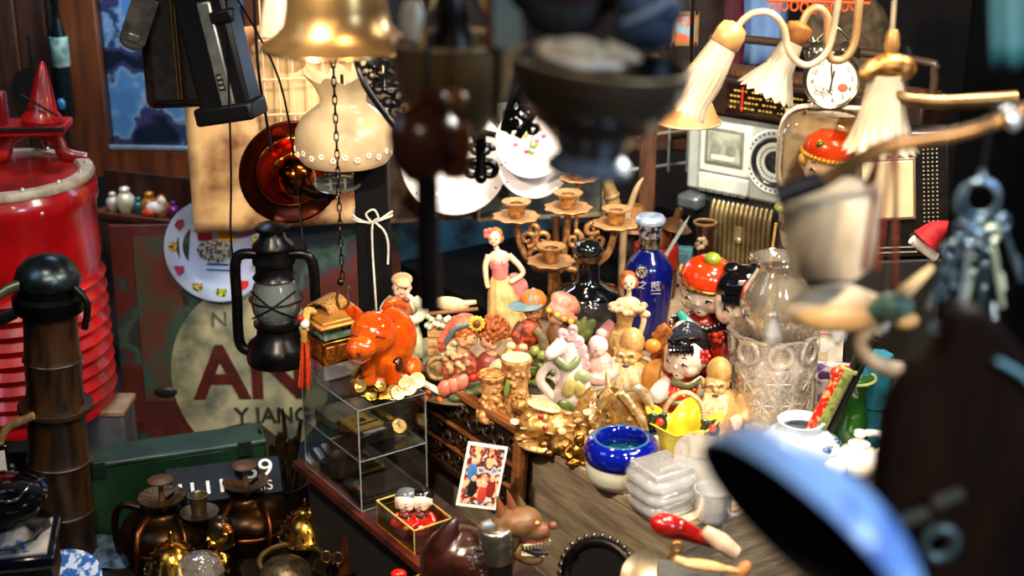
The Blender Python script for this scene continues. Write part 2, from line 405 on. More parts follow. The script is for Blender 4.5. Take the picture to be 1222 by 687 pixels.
# old sign board
t = T('tin_sign', 'old painted sign board with cream disc and dark red letters', 'sign', ('d', 290, 522, 3.62), rt=(-3, 0, 2))
sm_ = m('#3d1512', .5, c2='#22262a', sc=4.5, lo=.42, hi=.56, bump=.1)
ramp = [n for n in sm_.node_tree.nodes if n.type == 'VALTORGB'][0]
for p, c in ((.47, '#4a1a16'), (.5, '#1f2e38'), (.53, '#31493f')):
    e = ramp.color_ramp.elements.new(p); e.color = lin(c)
B().box((28, 0, 128), (330, 7, 270)).o('board', sm_, t, bev=1)
def disc(r, h, M): return B().lathe([(r, 0), (r, h)], 56, M=M)
DISC = m('#95947a', .55, c2='#465048', sc=13, lo=.42, hi=.66, bump=.1)
B().lathe([(92, 0), (92, 2.2)], 56, M=rot(90, 0, 0, (14, -3.5, 82)) @ Mx.Diagonal((1, 1.18, 1, 1))).o('painted_disc', DISC, t)
LET = m('#4a1310', .5, c2='#35100d', sc=30)
txt('lettering', 'AN', 92, LET, t, rot(90, 0, 0, (16, -6.6, 82)), .5, sx=1.0, bold=2.2)
txt('lettering', 'N', 26, m('#3b4a44', .5), t, rot(90, 0, 8, (-18, -6.6, 150)), .5)
txt('lettering', 'Y JANG', 27, m('#22211d', .5), t, rot(90, 0, 0, (38, -6.6, 30)), .5, bold=.5)
B().box((-84, -4.5, 150), (52, 2, 200)).o('painted_panel', m('#24413a', .5, c2='#4a2620', sc=9, lo=.45, hi=.6), t)
for x in (-90, 150): B().box((x, 14, -36), (14, 24, 66)).o('foot', m('#171a19', .6), t)
B().ell((-86, -6, 62), (14, 3, 7)).o('dent', m('#171a19', .4), t)

# round commemorative plate with shields
t = T('crest_plate', 'round white souvenir plate ringed with small coloured shields', 'plate', ('d', 260, 297, 3.46), rt=(-4, 0, -6))
WP = m('#9fb2d6', .2, c2='#8ea4cc', sc=10, coat=.6)
PF = rot(90)
B().lathe([(1, -1), (40, -1), (46, 2), (61, 8), (63, 10), (61, 11), (46, 5), (40, 2), (1, 2)], 48, M=PF).o('plate_body', WP, t)
cols = ['#1d6b50', '#8c1c22', '#c9a92c', '#254a9a', '#1d5a48', '#31343c', '#a8262a', '#c6a228', '#a5bd2e', '#b02a2a']
for k in range(10):
    a = PI * .62 + k * 2 * PI / 11
    x, z = 53 * cos(a), 53 * sin(a)
    B().prism([(x - 6, z + 6), (x + 6, z + 6), (x + 6, z - 1), (x, z - 7), (x - 6, z - 1)], 1.2, rot(0, 0, 0, (0, -9.5, 0))).o('shield', m(cols[k], .35, c2=cols[(k + 3) % 10], sc=140, lo=.5, hi=.52), t)
B().ell((-3, -3, -2), (22, 1.5, 14)).o('crest_scene', m('#232a33', .4, c2='#93938e', sc=110, lo=.45, hi=.55), t)
B().box((-14, -3, 17), (18, 1.5, 12)).o('flag', m('#c2271e', .4), t)
B().box((12, -3, 17), (22, 1.5, 12)).o('flag', m('#c9a023', .4), t)
B().box((0, -3, -18), (26, 1.2, 2.2)).o('caption_bar', m('#22456a', .4), t)
B().box((4, -3, -25), (36, 1.2, 1.6)).o('caption_bar', m('#22456a', .4), t)

# green metal box on the bench
t = T('metal_box', 'scuffed dark green metal box lying under the old sign', 'box', ('d', 214, 634, 3.12), rz=19)
t.location.z = .2
GR = m('#123018', .4, c2='#081a10', sc=7, lo=.38, hi=.66, bump=.12, coat=.2)
B().box((0, 22, 44), (216, 46, 92)).o('box_body', GR, t, bev=3)
B().box((0, 22, 92), (222, 50, 8)).o('lid', m('#1f3b34', .4, c2='#0f201a', sc=9), t, bev=3)
for x in (-84, 84): B().box((x, -3, 88), (16, 4, 20)).o('hinge', m('#1c2f26', .4, .5), t, bev=1)
B().box((-12, -2, 40), (9, 4, 26)).o('latch', m('#5a5f4a', .4, .6), t, bev=1)

# navy plate with white figures
t = T('tin_plate', 'navy tin plate with white characters lying before the green box', 'plate sign', ('d', 268, 574, 3.0), rt=(46, 0, 16))
B().box((0, 0, 2), (134, 46, 3)).o('plate_body', m('#0b1a2c', .6, c2='#081220', sc=20, spec=.2), t, bev=1)
WH = m('#dfe6ee', .4)
txt('lettering', '89', 32, WH, t, rot(0, 0, 0, (40, 8, 3.6)), .3, sx=1.2)
txt('lettering', 'T IIS', 17, WH, t, rot(0, 0, 0, (40, -13, 3.6)), .3)
for x in (-52, -38, -20, -4): B().box((x, -6, 4), (4, 16, 1)).o('stroke', WH, t)
b_ = T('wood_offcut', 'pale pinkish wood block end behind the brass kettle', 'block', ('d', 190, 596, 3.07), rz=20)
B().box((0, 0, 0), (46, 30, 20)).o('block', m('#c49a86', .6, c2='#a87a66', sc=20), b_, bev=1.5)
b_.location = G(192, 604, .22)
B().box((0, 0, -14), (40, 26, 12)).o('block_foot', m('#6a4a3a', .6), b_)

# lower left: porcelain tray pile
t = T('ebony_box', 'black lacquer box under the blue and white tray', 'box', ('d', 12, 700, 2.3), rz=12)
B().box((-10, 10, 18), (130, 90, 44)).o('box_body', m('#0b0b0d', .3, c2='#191818', sc=50, bump=.3, coat=.3), t, bev=2)
B().box((-10, 10, 42), (132, 92, 3)).o('lid_edge', m('#8f7a5c', .5), t)
B().box((-10, 10, -117), (120, 80, 224)).o('stand', m('#0c0b0b', .6), t, bev=2)
t = T('porcelain_tray', 'square dark edged tray with blue painted flowers on white', 'tray', ('d', 12, 662, 2.3), rz=12)
t.location = bpy.data.objects['ebony_box'].location + V((0, 0, .059))
B().box((-10, 10, 7), (140, 100, 14)).o('tray_body', m('#0a1020', .12, coat=.7), t, bev=3)
B().box((-10, 10, 15), (122, 84, 2)).o('painted_face', m('#d5cfc8', .25, coat=.5), t)
BL = m('#26509a', .3, c2='#4d78bd', sc=90)
for k in range(16):
    B().ell((28 - k * 3 + random.uniform(-3, 3), -18 + random.uniform(-12, 16) + k * .6, 16), (random.uniform(3, 6), random.uniform(2, 5), 1), seg=8, rg=6).o('flower_motif', BL, t)
t = T('crystal_tray', 'flat clear glass dish on the blue and white tray', 'dish', ('w', bpy.data.objects['porcelain_tray'].location + V((-.012, .012, .023))), s=2.3 / F)
B().lathe(shell([(42, 0), (50, 10), (62, 16)], 5), 24, loop=True, fold=(12, .04, 1)).o('dish', thin('#c8ced0', .05, .35), t)
t = T('lacquer_bowl', 'glossy black lacquer bowl pile topped with dark spectacles', 'bowl', ('w', bpy.data.objects['porcelain_tray'].location + V((-.02, .015, .046))), s=2.3 / F)
BK = m('#07080a', .06, coat=1)
B().lathe([(30, 0), (48, 8), (60, 22), (62, 36), (40, 44), (5, 47)], 32).o('bowl_body', BK, t)
B().lathe([(61, 30), (66, 33), (66, 37), (61, 39)], 32, loop=True).o('rim', BK, t)
t = T('eyeglasses', 'black framed spectacles on the glossy black bowl', 'glasses', ('w', bpy.data.objects['lacquer_bowl'].location + V((.02, -.02, .062))), rz=-20, s=2.3 / F)
for x in (-16, 16): B().ring((x, 0, 3), 13, 2.2, sx=1.15).o('lens_rim', BK, t)
B().tube(cr([(-4, 0, 4), (0, 0, 8), (4, 0, 4)], 4), 2).o('bridge', BK, t)
for x in (-30, 30): B().tube(cr([(x, 2, 4), (x, 30, 8), (x * .95, 52, 2)], 5), 2).o('temple', BK, t)
t = T('picture_card', 'small white picture card in black surround above the black bowl', 'picture frame', ('d', 2, 588, 2.5), rz=20)
B().box((0, 0, 24), (26, 4, 76)).o('frame', BK, t, bev=1)
B().box((0, -2.2, 24), (19, 1, 64)).o('card', m('#ddd6cc', .5), t)
B().box((0, 12, -127), (12, 12, 230)).o('support', BK, t)
t = T('black_figurine', 'small black seated figurine with gold touches by black bowl', 'figurine', ('d', 19, 592, 2.55))
B().ell((0, 0, 8), (13, 10, 10)).ell((0, 0, 22), (6, 6, 12)).ell((-1, 0, 38), (5, 5, 6)).o('body', m('#0c0b0b', .3, coat=.5), t, rm=1.2)
B().tube(cr([(3, -6, 12), (6, -8, 26), (2, -6, 38)], 4), 1.5).o('gilding', m('#8f6a2a', .3, .8), t)
B().box((0, 0, -109), (22, 18, 216)).o('plinth', BK, t)
t = T('china_plate', 'corner of a blue and white china plate on the bench', 'plate', ('d', 78, 696, 2.75), rt=(24, 8, 0))
B().lathe([(1, 0), (22, 0), (40, 7), (42, 9), (22, 3), (1, 3)], 32).o('plate_body', m('#bccbe4', .2, c2='#2a5aa5', sc=60, lo=.46, hi=.53, coat=.5), t)
t.location = G(80, 694, .245); 
ct = T('news_sheet', 'crumpled bluish newspaper sheet under the kettles on the bench', 'paper', ('d', 130, 655, 2.9), rz=15)
ct.location = G(128, 655, .202)
b = B(); n = 14
co = [(-70 + 140 * i / n, -50 + 100 * j / n, 2 + 3 * sin(i * 1.3) * cos(j * 1.1) + 2 * sin(i * j * .5)) for i in range(n + 1) for j in range(n + 1)]
b._new(co, [(i * (n + 1) + j, (i + 1) * (n + 1) + j, (i + 1) * (n + 1) + j + 1, i * (n + 1) + j + 1) for i in range(n) for j in range(n)])
x = b.o('sheet', m('#5f7896', .7, c2='#22303f', sc=26), ct); x.modifiers.new('thick', 'SOLIDIFY').thickness = .001
# ================================================================ brassware on the bench (z .2)
BRASS = m('#3f2812', .3, .9, c2='#1d1208', sc=18, bump=.06, bsc=50)
BRASSD = m('#2b1d12', .38, .85, c2='#171009', sc=22, bump=.1, bsc=80)
GOLD = m('#d8a23c', .2, 1, c2='#a8742a', sc=60)
GOLDM = m('#c8973f', .25, 1, c2='#7a4f1e', sc=30)
COPPER = m('#5a3018', .3, .95, c2='#4a240f', sc=30, bump=.06)
SILV = m('#b9b4aa', .18, 1, c2='#8f8a80', sc=40)
BLACK = m('#0c0b0b', .4, .2)
def kettle(px, py, z, label, k=1):
    t = T('brass_kettle', label, 'kettle', (px, py, z), group='brass kettles with candle dishes', s=gd(py, z) / F * k)
    B().lathe([(30, 0), (42, 4), (54, 20), (57, 38), (50, 56), (34, 66), (24, 69), (22, 73), (1, 73.5)], 36).o('pot_body', BRASS, t)
    B().lathe([(57.5, 30), (59, 33), (59, 35), (57, 37)], 36, loop=True).o('belt', COPPER, t)
    dd = B().lathe([(8, 73), (7, 82), (14, 84), (28, 88), (29, 91), (27, 91), (13, 87), (1, 86)], 32).o('drip_dish', m('#6d5030', .4, .8, c2='#3a2816', sc=160, bump=.3), t)
    B().lathe([(5, 86), (3.4, 92), (3.2, 106), (6, 109), (15, 111), (15.5, 113), (10, 115), (1, 115.5)], 24).o('finial', m('#6b4a34', .45, .6), dd)
    B().tube([(8, -6, 90), (18, -10, 99)], 2).o('pin', BRASSD, dd)
    B().tube(cr([(-30, 10, 68), (-52, 10, 72), (-64, 10, 52), (-62, 8, 14), (-48, 4, 2)], 6), 4.5, 10).o('side_handle', BRASSD, t)
    for x in (-22, 36): B().tube(cr([(x * .55, -18, 72), (x * .9, -40, 62), (x, -54, 40), (x, -57, 16)], 6), [4, 5, 5, 3.5], 10, fl=.6).o('strap', COPPER, t)
    return t
kettle(200, 668, .2, 'brass kettle with candle dish lid next to the pale wood block', .95)
kettle(298, 648, .2, 'brass kettle with candle dish lid before the spoon cup', .92)
t = T('brass_candlestick', 'slender brass candlestick with cup and saucer between two kettles', 'candlestick', (243, 672, .2))
B().lathe([(20, 0), (20, 4), (6, 7), (3, 14), (3, 58), (6, 63)], 24).o('stem', BRASSD, t)
B().lathe([(4, 62), (20, 66), (23, 70), (21, 70), (8, 67), (2, 67)], 28).o('saucer', m('#6b5d48', .35, .85), t)
B().lathe(shell([(8, 67), (9, 70), (10.5, 90), (12, 92)], 1.8), 24, loop=True).o('cup', m('#7b6b52', .35, .85), t)
t = T('pepper_mill', 'dark brass domed pepper mill beside the candlestick', 'mill', (268, 690, .2))
B().lathe([(18, 0), (20, 4), (15, 12), (14, 44), (17, 48)], 24).o('mill_body', BRASSD, t)
B().lathe([(17, 48), (15.5, 52), (16, 66), (13, 78), (6, 83), (1, 84)], 24).o('dome', m('#4a4034', .25, .9, bump=.1), t)
def censer(px, py, z, label):
    t = T('pierced_censer', label, 'censer', (px, py, z), group='pierced brass domes')
    B().lathe([(14, 0), (22, 4), (30, 16), (33, 26), (34, 29), (33, 31), (28, 31)], 36).o('bowl', GOLDM, t)
    pr = [(35, 31), (35, 34), (31, 38), (27, 50), (19, 60), (9, 66), (4, 67), (3, 72), (4, 74), (2, 82), (.5, 83)]
    B().lathe(pr, 36).o('dome', GOLD, t)
    b = B()
    for r, z_, n, h in ((29.6, 43, 16, 4.2), (25.8, 52, 14, 1.8), (19, 60, 9, 2), (33.2, 36, 18, 1.5)):
        for k in range(n):
            a = 2 * PI * k / n
            b.ell((r * cos(a), r * sin(a), z_), (1.6, 1.6, h), seg=8, rg=6)
    b.o('piercing_pattern', m('#120c06', .7), t)
    b = B()
    for k in range(18):
        a = 2 * PI * (k + .5) / 18
        b.ell((33.5 * cos(a), 33.5 * sin(a), 34), 2.2, seg=8, rg=6)
    b.o('beading_pattern', GOLD, t)
    return t
censer(210, 706, .2, 'shiny pierced brass dome in front of the kettle with handle')
censer(368, 668, .2, 'shiny pierced brass dome beside the black spoon cup')
t = T('gold_dragon', 'small gilt coiled dragon ornament beside the pepper mill', 'ornament', (262, 696, .2))
b = B()
b.tube(cr([(-6, 0, 2), (-10, -2, 18), (4, -6, 24), (8, 0, 36), (-2, 2, 44), (4, -2, 56), (12, -4, 66), (16, -2, 74)], 6), [8, 7, 8, 7, 6, 6, 6, 3], 10)
for k in range(10): b.ell((random.uniform(-10, 14), random.uniform(-8, 2), 14 + k * 6), random.uniform(2.5, 5), seg=8, rg=6)
b.o('dragon_body', GOLD, t, rm=1.0, disp=(1.5, 5))
B().ell((15, -4, 77), (6, 5, 6)).ell((19, -8, 75), (4, 4, 3)).o('dragon_head', m('#b8672a', .3, .8), t, rm=.8)
t = T('glass_stopper', 'faceted clear glass stopper by the gilt dragon', 'knob', (242, 718, .2))
B().lathe([(12, 0), (14, 20), (26, 32), (30, 44), (24, 58), (12, 64), (1, 65)], 9).o('glass_knob', cut('#e4e0d8', .2, .3, 120), t, sm=False)
t = T('bronze_egg', 'dark bronze egg shaped hand bell in front of the brass ringed bowl', 'ornament', (345, 716, .2))
B().ell((0, 0, 28), (34, 30, 30), seg=28, rg=18, rt=(0, 20, 0)).o('shell', m('#5f513a', .4, .7, c2='#3a3122', sc=60, bump=.35), t)
B().ell((-30, -14, 8), (5, 5, 5)).o('stud', m('#a09070', .4, .7), t)
B().lathe([(22, 0), (24, 4), (18, 8)], 20).o('foot', BRASSD, t)
t = T('brass_bowl', 'black bowl with broad brass rim behind the bronze egg', 'bowl', (350, 700, .2))
B().lathe(shell([(18, 0), (34, 14), (38, 36)], 3), 36, loop=True).o('bowl_body', m('#131110', .4, .5), t)
B().lathe([(34, 36), (40, 36), (41, 39), (39, 40), (35, 39)], 40, loop=True).o('rim', m('#8f7240', .3, .9), t)
B().tube([(38, -6, 34), (62, -16, 36)], [4, 5], 8, fl=.4).o('handle', m('#a3823f', .3, .9), t)
t = T('tool_cup', 'round dark brass cup holding scissors and a brown stick', 'cup', (405, 718, .2))
B().lathe(shell([(24, 0), (26, 4), (27, 50), (29, 52)], 2.5), 32, loop=True).o('cup_body', m('#4a3a26', .35, .8), t)
B().lathe([(1, 0), (24, 0), (24, 3), (1, 3)], 24).o('cup_base', BRASSD, t)
t0 = t
t = T('wooden_pestle', 'smooth reddish brown wooden stick standing in the brass cup', 'stick', ('w', t0.location), s=SC[t0.name])
B().tube(cr([(2, 4, 6), (14, 6, 62), (26, 8, 112), (29, 9, 122)], 6), [6, 9, 11, 11.5, 10, 7], 16).o('shaft', m('#53210f', .3, c2='#3a150a', sc=25, coat=.3), t)
t = T('scissors', 'small steel scissors with loop handles in the brass cup', 'scissors', ('w', t0.location), s=SC[t0.name])
for x, z in ((-12, 64), (2, 62)): B().ring((x, -4, z), 7.5, 1.6, ax='y', sx=.7).o('loop_handle', m('#a07c58', .3, .9), t)
for x in (-8, -2): B().tube([(x, -3, 56), (-5, 0, 40), (x * -1 - 10, 3, 6)], [1.8, 2.4, .8]).o('blade', SILV, t)
t = T('brush_bundle', 'thin dark brush standing in the brass cup', 'brush', ('w', t0.location), s=SC[t0.name])
B().tube([(10, 2, 6), (32, -2, 66)], 1.5).ell((33, -2, 69), (2, 2, 5)).o('handle', m('#7a5a38', .4), t)
t = T('spoon_cup', 'dark cylinder cup full of blackened metal spoons', 'cup', (336, 610, .2))
B().lathe(shell([(32, 0), (34, 3), (34, 40), (36, 42)], 2.5), 28, loop=True).o('cup_body', m('#150e0b', .5, .2), t)
t0 = t
tw = [(-26, -4, 96), (-16, 6, 104), (-6, -6, 90), (2, 4, 108), (12, -4, 94), (20, 6, 112), (28, 2, 126), (-30, 8, 84), (8, 10, 100), (24, -8, 82)]
SPN = m('#2a2016', .35, .8, c2='#4c3a22', sc=40)
first = None
for i, (x, y, h) in enumerate(tw):
    nm = 'blackened metal spoon standing handle down in the dark cup'
    if not first:
        t = T('metal_spoon', nm, 'spoon', ('w', t0.location), group='spoons in the dark cup', s=SC[t0.name]); first = t
        B().tube([(0, 0, 4), (0, 0, 60)], [2, 1.6], 6).o('handle', SPN, t)
        B().ell((0, 0, 76), (7, 2.4, 19), seg=12, rg=10).o('bowl', SPN, t)
    else: t = dup(first, t0.location)
    t.location = t0.location + V((x * .5, y, 2)) * SC[t0.name]; t.rotation_euler = (R(y * .8), R(x * .75), R(x * 4))
    t.scale = (1, 1, h / 98)

# ================================================================ acrylic case and what stands on it
RZ = 34.6; CZ = .45
PF_ = G(432, 612, CZ)
t = T('acrylic_case', 'clear acrylic display case with shelves below the amber pig', 'display case', ('w', PF_), rz=RZ)
W, L, HH = .142, .226, .208; e = .0035
AC = thin('#eef0f0', .03, .16)
EDGE = m('#8d9596', .15, c2='#747c7d', sc=30, coat=.4)
for nm, c, s_ in (('side_panel', (0, L / 2, HH / 2), (e, L, HH)), ('side_panel', (W, L / 2, HH / 2), (e, L, HH)), ('front_panel', (W / 2, 0, HH / 2), (W, e, HH)), ('back_panel', (W / 2, L, HH / 2), (W, e, HH)), ('top_panel', (W / 2, L / 2, HH), (W + e, L + e, e)), ('bottom_panel', (W / 2, L / 2, e), (W, L, e)), ('shelf', (W / 2, L / 2, .105), (W, L, e)), ('divider', (W / 2, L * .52, .053), (W, e, .1))):
    B().box(c, s_).o(nm, AC, t, sm=False)
g = .0016
for x in (0, W):
    for y in (0, L): B().tube([(x, y, 0), (x, y, HH)], g, 6).o('edge', EDGE, t)
    for z in (.003, .105, HH): B().tube([(x, 0, z), (x, L, z)], g * (.7 if z == .105 else 1), 6).o('edge', EDGE, t)
for y in (0, L, L * .52):
    for z in (.003, .105, HH):
        if y == L * .52 and z == HH: continue
        B().tube([(0, y, z), (W, y, z)], g * .8, 6).o('edge', EDGE, t)
def in_case(x, y, z): 
    q = V((x, y, z)); q.rotate(Euler((0, 0, R(RZ)))); return PF_ + q
t = T('cigarette_case', 'black box with gold lid face on the acrylic case shelf', 'box', ('w', in_case(.062, .09, .108)), rz=RZ + 2, s=1)
B().box((0, 0, .011), (.075, .085, .022)).o('box_body', m('#15110e', .3), t, bev=.002)
gl_ = B().box((-.004, .006, .026), (.062, .06, .008)).o('gold_lid', m('#c9a55a', .4, .2, c2='#b08c44', sc=60), t, bev=.001)
B().box((-.004, -.012, .0305), (.05, .004, .0012)).o('stripe', m('#2a1c10', .4), gl_)
B().box((-.004, .006, .0305), (.014, .014, .0012)).o('emblem', m('#2a1c10', .4), gl_)
for y in (-.03, -.0365): B().box((0, y, .0223), (.045, .003, .0012)).o('caption_line', m('#cfc7b8', .4), t)
t = T('gold_watch', 'gold wristwatch with link strap on the acrylic case shelf', 'watch', ('w', in_case(.118, .068, .108)), rz=RZ - 12, s=1)
MW = rot(52, 0, 8, (0, -.012, .016))
wc = B().lathe([(.015, -.003), (.016, 0), (.016, .003), (.0145, .005)], 24, M=MW).o('watch_case', GOLD, t)
B().lathe([(.0125, .005), (.0125, .0056)], 24, M=MW).o('dial', m('#d8b46a', .3, .3), wc)
for a in (.5, 2.2): B().box((0, .004, .0062), (.001, .009, .0006), M=MW @ rot(0, 0, math.degrees(a))).o('hand', BLACK, wc)
for k in range(12):
    a = k / 11
    B().box((-.004 - .02 * a, .004 + .07 * a, .02 + .006 * sin(a * PI)), (.012, .0048, .003), M=None).o('strap_link', GOLD, t)
t = T('spoon_set', 'flat dark tray with white rim lines at the acrylic case bottom', 'tray', ('w', in_case(.07, .06, .006)), rz=RZ, s=1)
B().box((0, 0, .004), (.11, .09, .008)).o('tray_body', m('#1a1412', .4), t, bev=.001)
B().box((0, 0, .0085), (.09, .07, .001)).o('felt', m('#2c211a', .9), t)
t = T('coin_album', 'dark leather coin album lying in the acrylic case bottom', 'album', ('w', in_case(.07, .17, .006)), rz=RZ + 4, s=1)
B().box((0, 0, .006), (.1, .08, .012)).o('cover', m('#221915', .45), t, bev=.002)
B().box((.05, 0, .006), (.004, .074, .008)).o('pages', m('#a8a294', .6), t)
t = T('card_box', 'flat grey card box at the back of the acrylic case shelf', 'box', ('w', in_case(.07, .18, .108)), rz=RZ, s=1)
B().box((0, 0, .008), (.1, .075, .016)).o('box_body', m('#6e6a60', .5), t, bev=.001)
B().box((0, 0, .017), (.102, .077, .004)).o('lid', m('#8a867c', .5), t, bev=.001)

# glass block + gilt shrine box
GZ = HH + .003
gb = T('glass_block', 'clear glass plinth block under the gilt shrine box', 'glass block', ('w', in_case(.05, .187, GZ)), rz=RZ, s=1)
B().box((0, 0, .016), (.082, .084, .032)).o('block', cut('#dfe8f2', .25, .1, 60), gb, bev=.002, sm=False)
t = T('gilt_shrine_box', 'gilt and brown shrine box with flared lid and scroll handle', 'ornament box', ('w', in_case(.05, .187, GZ + .0325)), rz=RZ, s=1)
SH = m('#a8692a', .35, .7, c2='#7a3f14', sc=110)
B().box((0, 0, .022), (.08, .082, .044)).o('chest', SH, t, bev=.001)
for z in (.002, .042): B().box((0, 0, z), (.084, .086, .005)).o('gilt_band', GOLD, t, bev=.001)
for x in (-.026, 0, .026): B().box((x, -.0415, .022), (.018, .002, .026)).o('relief_panel', m('#c88a40', .35, .8, c2='#8a4f1c', sc=200), t, bev=.001)
for y in (-.026, 0, .026): B().box((-.0405, y, .022), (.002, .018, .026)).o('relief_panel', m('#c88a40', .35, .8, c2='#8a4f1c', sc=200), t, bev=.001)
for x in (-.04, .04):
    for y in (-.041, .041): B().box((x, y, .022), (.006, .006, .044)).o('corner_post', GOLD, t, bev=.001)
B().box((0, 0, .059), (.07, .072, .026)).o('glass_storey', m('#b8c8c8', .05, tr=.7, spec=.8, c2='#54804a', sc=30), t, bev=.001)
B().box((0, 0, .075), (.094, .096, .006)).o('roof', m('#d09a4a', .35, .5, c2='#b07a34', sc=40), t, bev=.002)
B().box((0, 0, .081), (.078, .08, .006)).o('roof_step', m('#b8803a', .35, .5), t, bev=.002)
ct = [(.028 * cos(a), .022 * sin(a) + .084) for a in [PI * k / 10 for k in range(11)]]
inner = [(.024 * cos(a), .018 * sin(a) + .084) for a in [PI * k / 10 for k in range(10, -1, -1)]]
B().prism(ct + inner, .062, rot(0, 0, -62, (-.02, .016, 0))).o('scroll', m('#c89a5a', .3, .6, c2='#8a5a2a', sc=160, bump=.6, bsc=300), t)
B().prism(ct, .003, rot(0, 0, -62, (.028, -.006, 0))).o('scroll_face', m('#e0b468', .3, .5, c2='#c48f42', sc=200), t)
B().tube(cr([(-.03, .01, .09), (-.05, -.004, .098), (-.062, -.02, .09), (-.07, -.03, .074)], 6), .006).tube(cr([(-.03, .014, .094), (-.05, .004, .102), (-.062, -.014, .094), (-.07, -.03, .078)], 6), .004).o('cord', m('#c29a52', .6, c2='#8a6a2c', sc=300, bump=.5), t)
q = in_case(-.025, .17, GZ)
t = T('red_tassel', 'orange red silk tassel with white bead hanging from gilt box', 'tassel', ('d', 366, 462, 2.66))
B().ell((2, 0, 81), 5.5).o('bead', m('#e8dccb', .2, coat=.5), t)
B().ell((-3, 0, 88), 4).o('knot', m('#a01218', .6), t, disp=(1, 3))
B().lathe([(3.5, 58), (4.5, 62), (3.5, 66), (4.5, 70), (3.5, 74)], 14).o('neck', m('#b8863a', .5, .3), t)
b = B()
for k in range(26):
    a = random.uniform(0, 2 * PI); r = random.uniform(.5, 1)
    b.tube(cr([(2.8 * r * cos(a), 2.8 * r * sin(a), 60), (5 * r * cos(a), 5 * r * sin(a), 40), (7.5 * r * cos(a) - 2, 7.5 * r * sin(a), random.uniform(-2, 5))], 3), 1.1, 5)
b.o('fringe', m('#c23a12', .6, c2='#8f240a', sc=200), t)

# amber pig on gilt shells
t = T('amber_pig', 'translucent orange amber pig seated on a gilt shell base', 'figurine', ('w', in_case(.09, .06, GZ)), rz=-8, s=2.66 / F * .95)
AMB = m('#ee6c12', .06, c2='#d64c0a', sc=22, tr=.5, coat=.8, sss=.5, ior=1.4)
b = B()
b.ell((8, 10, 62), (33, 38, 38), rt=(-15, 10, 0)).ell((4, -10, 44), (24, 20, 26))
b.ell((-6, -22, 82), (29, 28, 28)).ell((-16, -44, 72), (19, 16, 16)).ell((-22, -50, 70), (13, 12, 12))
for sx in (-1, 1):
    b.tube([(sx * 14 + 2, -20, 44), (sx * 16 + 2, -24, 14)], [11, 9], 12)
    b.ell((sx * 26 + 6, 14, 22), (14, 20, 16))
b.ell((0, -4, 16), (26, 22, 12))
b.o('pig_body', AMB, t, rm=1.4)
for sx, x in ((-1, -26), (1, 8)):
    B().prism([(0, 0), (sx * 10, 4), (sx * 20, 14), (sx * 17, 20), (sx * 5, 22), (-sx * 5, 14)], 5, rot(-10, 0, sx * 8, (x, -18, 92))).o('ear', AMB, t, bev=2, sub=1)
B().tube(cr([(2, 0, 104), (10, 2, 114), (18, 8, 112), (26, 18, 102)], 5), [4, 6, 6, 3]).o('crest', AMB, t)
for x in (-28, -16): B().ell((x, -61, 70), (2.5, 2.5, 4)).o('nostril', m('#6a1c04', .2), t)
for x in (-24, 8): B().tube(cr([(x - 6, -46, 86), (x, -49, 89), (x + 6, -46, 86)], 4), 1.4).o('eye', m('#5a1a06', .2), t)
B().tube(cr([(-30, -53, 58), (-18, -58, 55), (-4, -52, 60)], 4), 1.5).o('mouth', m('#7a2004', .2), t)
B().ell((22, -20, 40), (8, 10, 12)).o('bell_patch', m('#3a1408', .15, tr=.2), t)
SHELL = m('#e0c47e', .2, .75, c2='#b08436', sc=60)
b = B(); b.lathe([(42, 0), (44, 4), (38, 12), (26, 16), (1, 17)], 30, fold=(9, .06, .3)).o('base', GOLDM, t)
for k in range(22):
    a = k * 2.4; r = 30 + (k % 4) * 4.5; sz = random.uniform(8, 12)
    B().lathe([(1, 0), (sz * .5, 1), (sz * .9, sz * .35), (sz, sz * .7), (sz * .92, sz * .7), (sz * .5, 2.4), (1, 1.6)], 12, M=rot(random.uniform(20, 75), random.uniform(-20, 20), math.degrees(a) + 90, (r * cos(a), r * .85 * sin(a), random.uniform(6, 16)))).o('shell', SHELL if k % 3 else GOLD, t)
for x, y, z, s_ in ((34, -24, 14, 12), (44, -12, 17, 10), (24, -32, 8, 9)):
    B().lathe([(1, 0), (s_ * .6, 1), (s_, s_ * .5), (s_ * .93, s_ * .5), (s_ * .5, 2.5), (1, 2)], 16, M=rot(62, 10, 20, (x, y, z))).o('shell', m('#d8c08a', .3, .3), t)
    B().ell((x, y - 3, z + 1), s_ * .22).o('pearl', m('#f2e6cc', .15, .2), t)

# open acrylic box with two dolls
q = G(495, 663, .45)
t = T('acrylic_tray', 'open yellowish acrylic box holding two red porcelain dolls', 'box', ('w', q), rz=RZ, s=1)
AY = thin('#e3d49a', .04, .2); EY = m('#c8b266', .2, c2='#a8924a', sc=40, coat=.4)
w_, l_, h_ = .078, .132, .05
for nm, c, s_ in (('side_panel', (0, l_ / 2, h_ / 2), (.004, l_, h_)), ('side_panel', (w_, l_ / 2, h_ / 2), (.004, l_, h_)), ('end_panel', (w_ / 2, 0, h_ / 2), (w_, .004, h_)), ('end_panel', (w_ / 2, l_, h_ / 2), (w_, .004, h_)), ('bottom_panel', (w_ / 2, l_ / 2, .002), (w_, l_, .004))):
    B().box(c, s_).o(nm, AY, t, sm=False)
for x in (0, w_):
    for z in (.002, h_): B().tube([(x, 0, z), (x, l_, z)], .002, 6).o('edge', EY, t)
    for y in (0, l_): B().tube([(x, y, 0), (x, y, h_)], .0016, 6).o('edge', EY, t)
for y in (0, l_): B().tube([(0, y, h_), (w_, y, h_)], .002, 6).o('edge', EY, t)
SKIN = m('#f0d9c4', .22, c2='#ecc9b0', sc=50, coat=.5)
HAIRB = m('#0b0b0e', .12, coat=.8)
def head_of(t):
    h = [c for c in t.children if c.name.split('.')[0] in ('doll_head', 'body')]
    return h[-1] if h else t
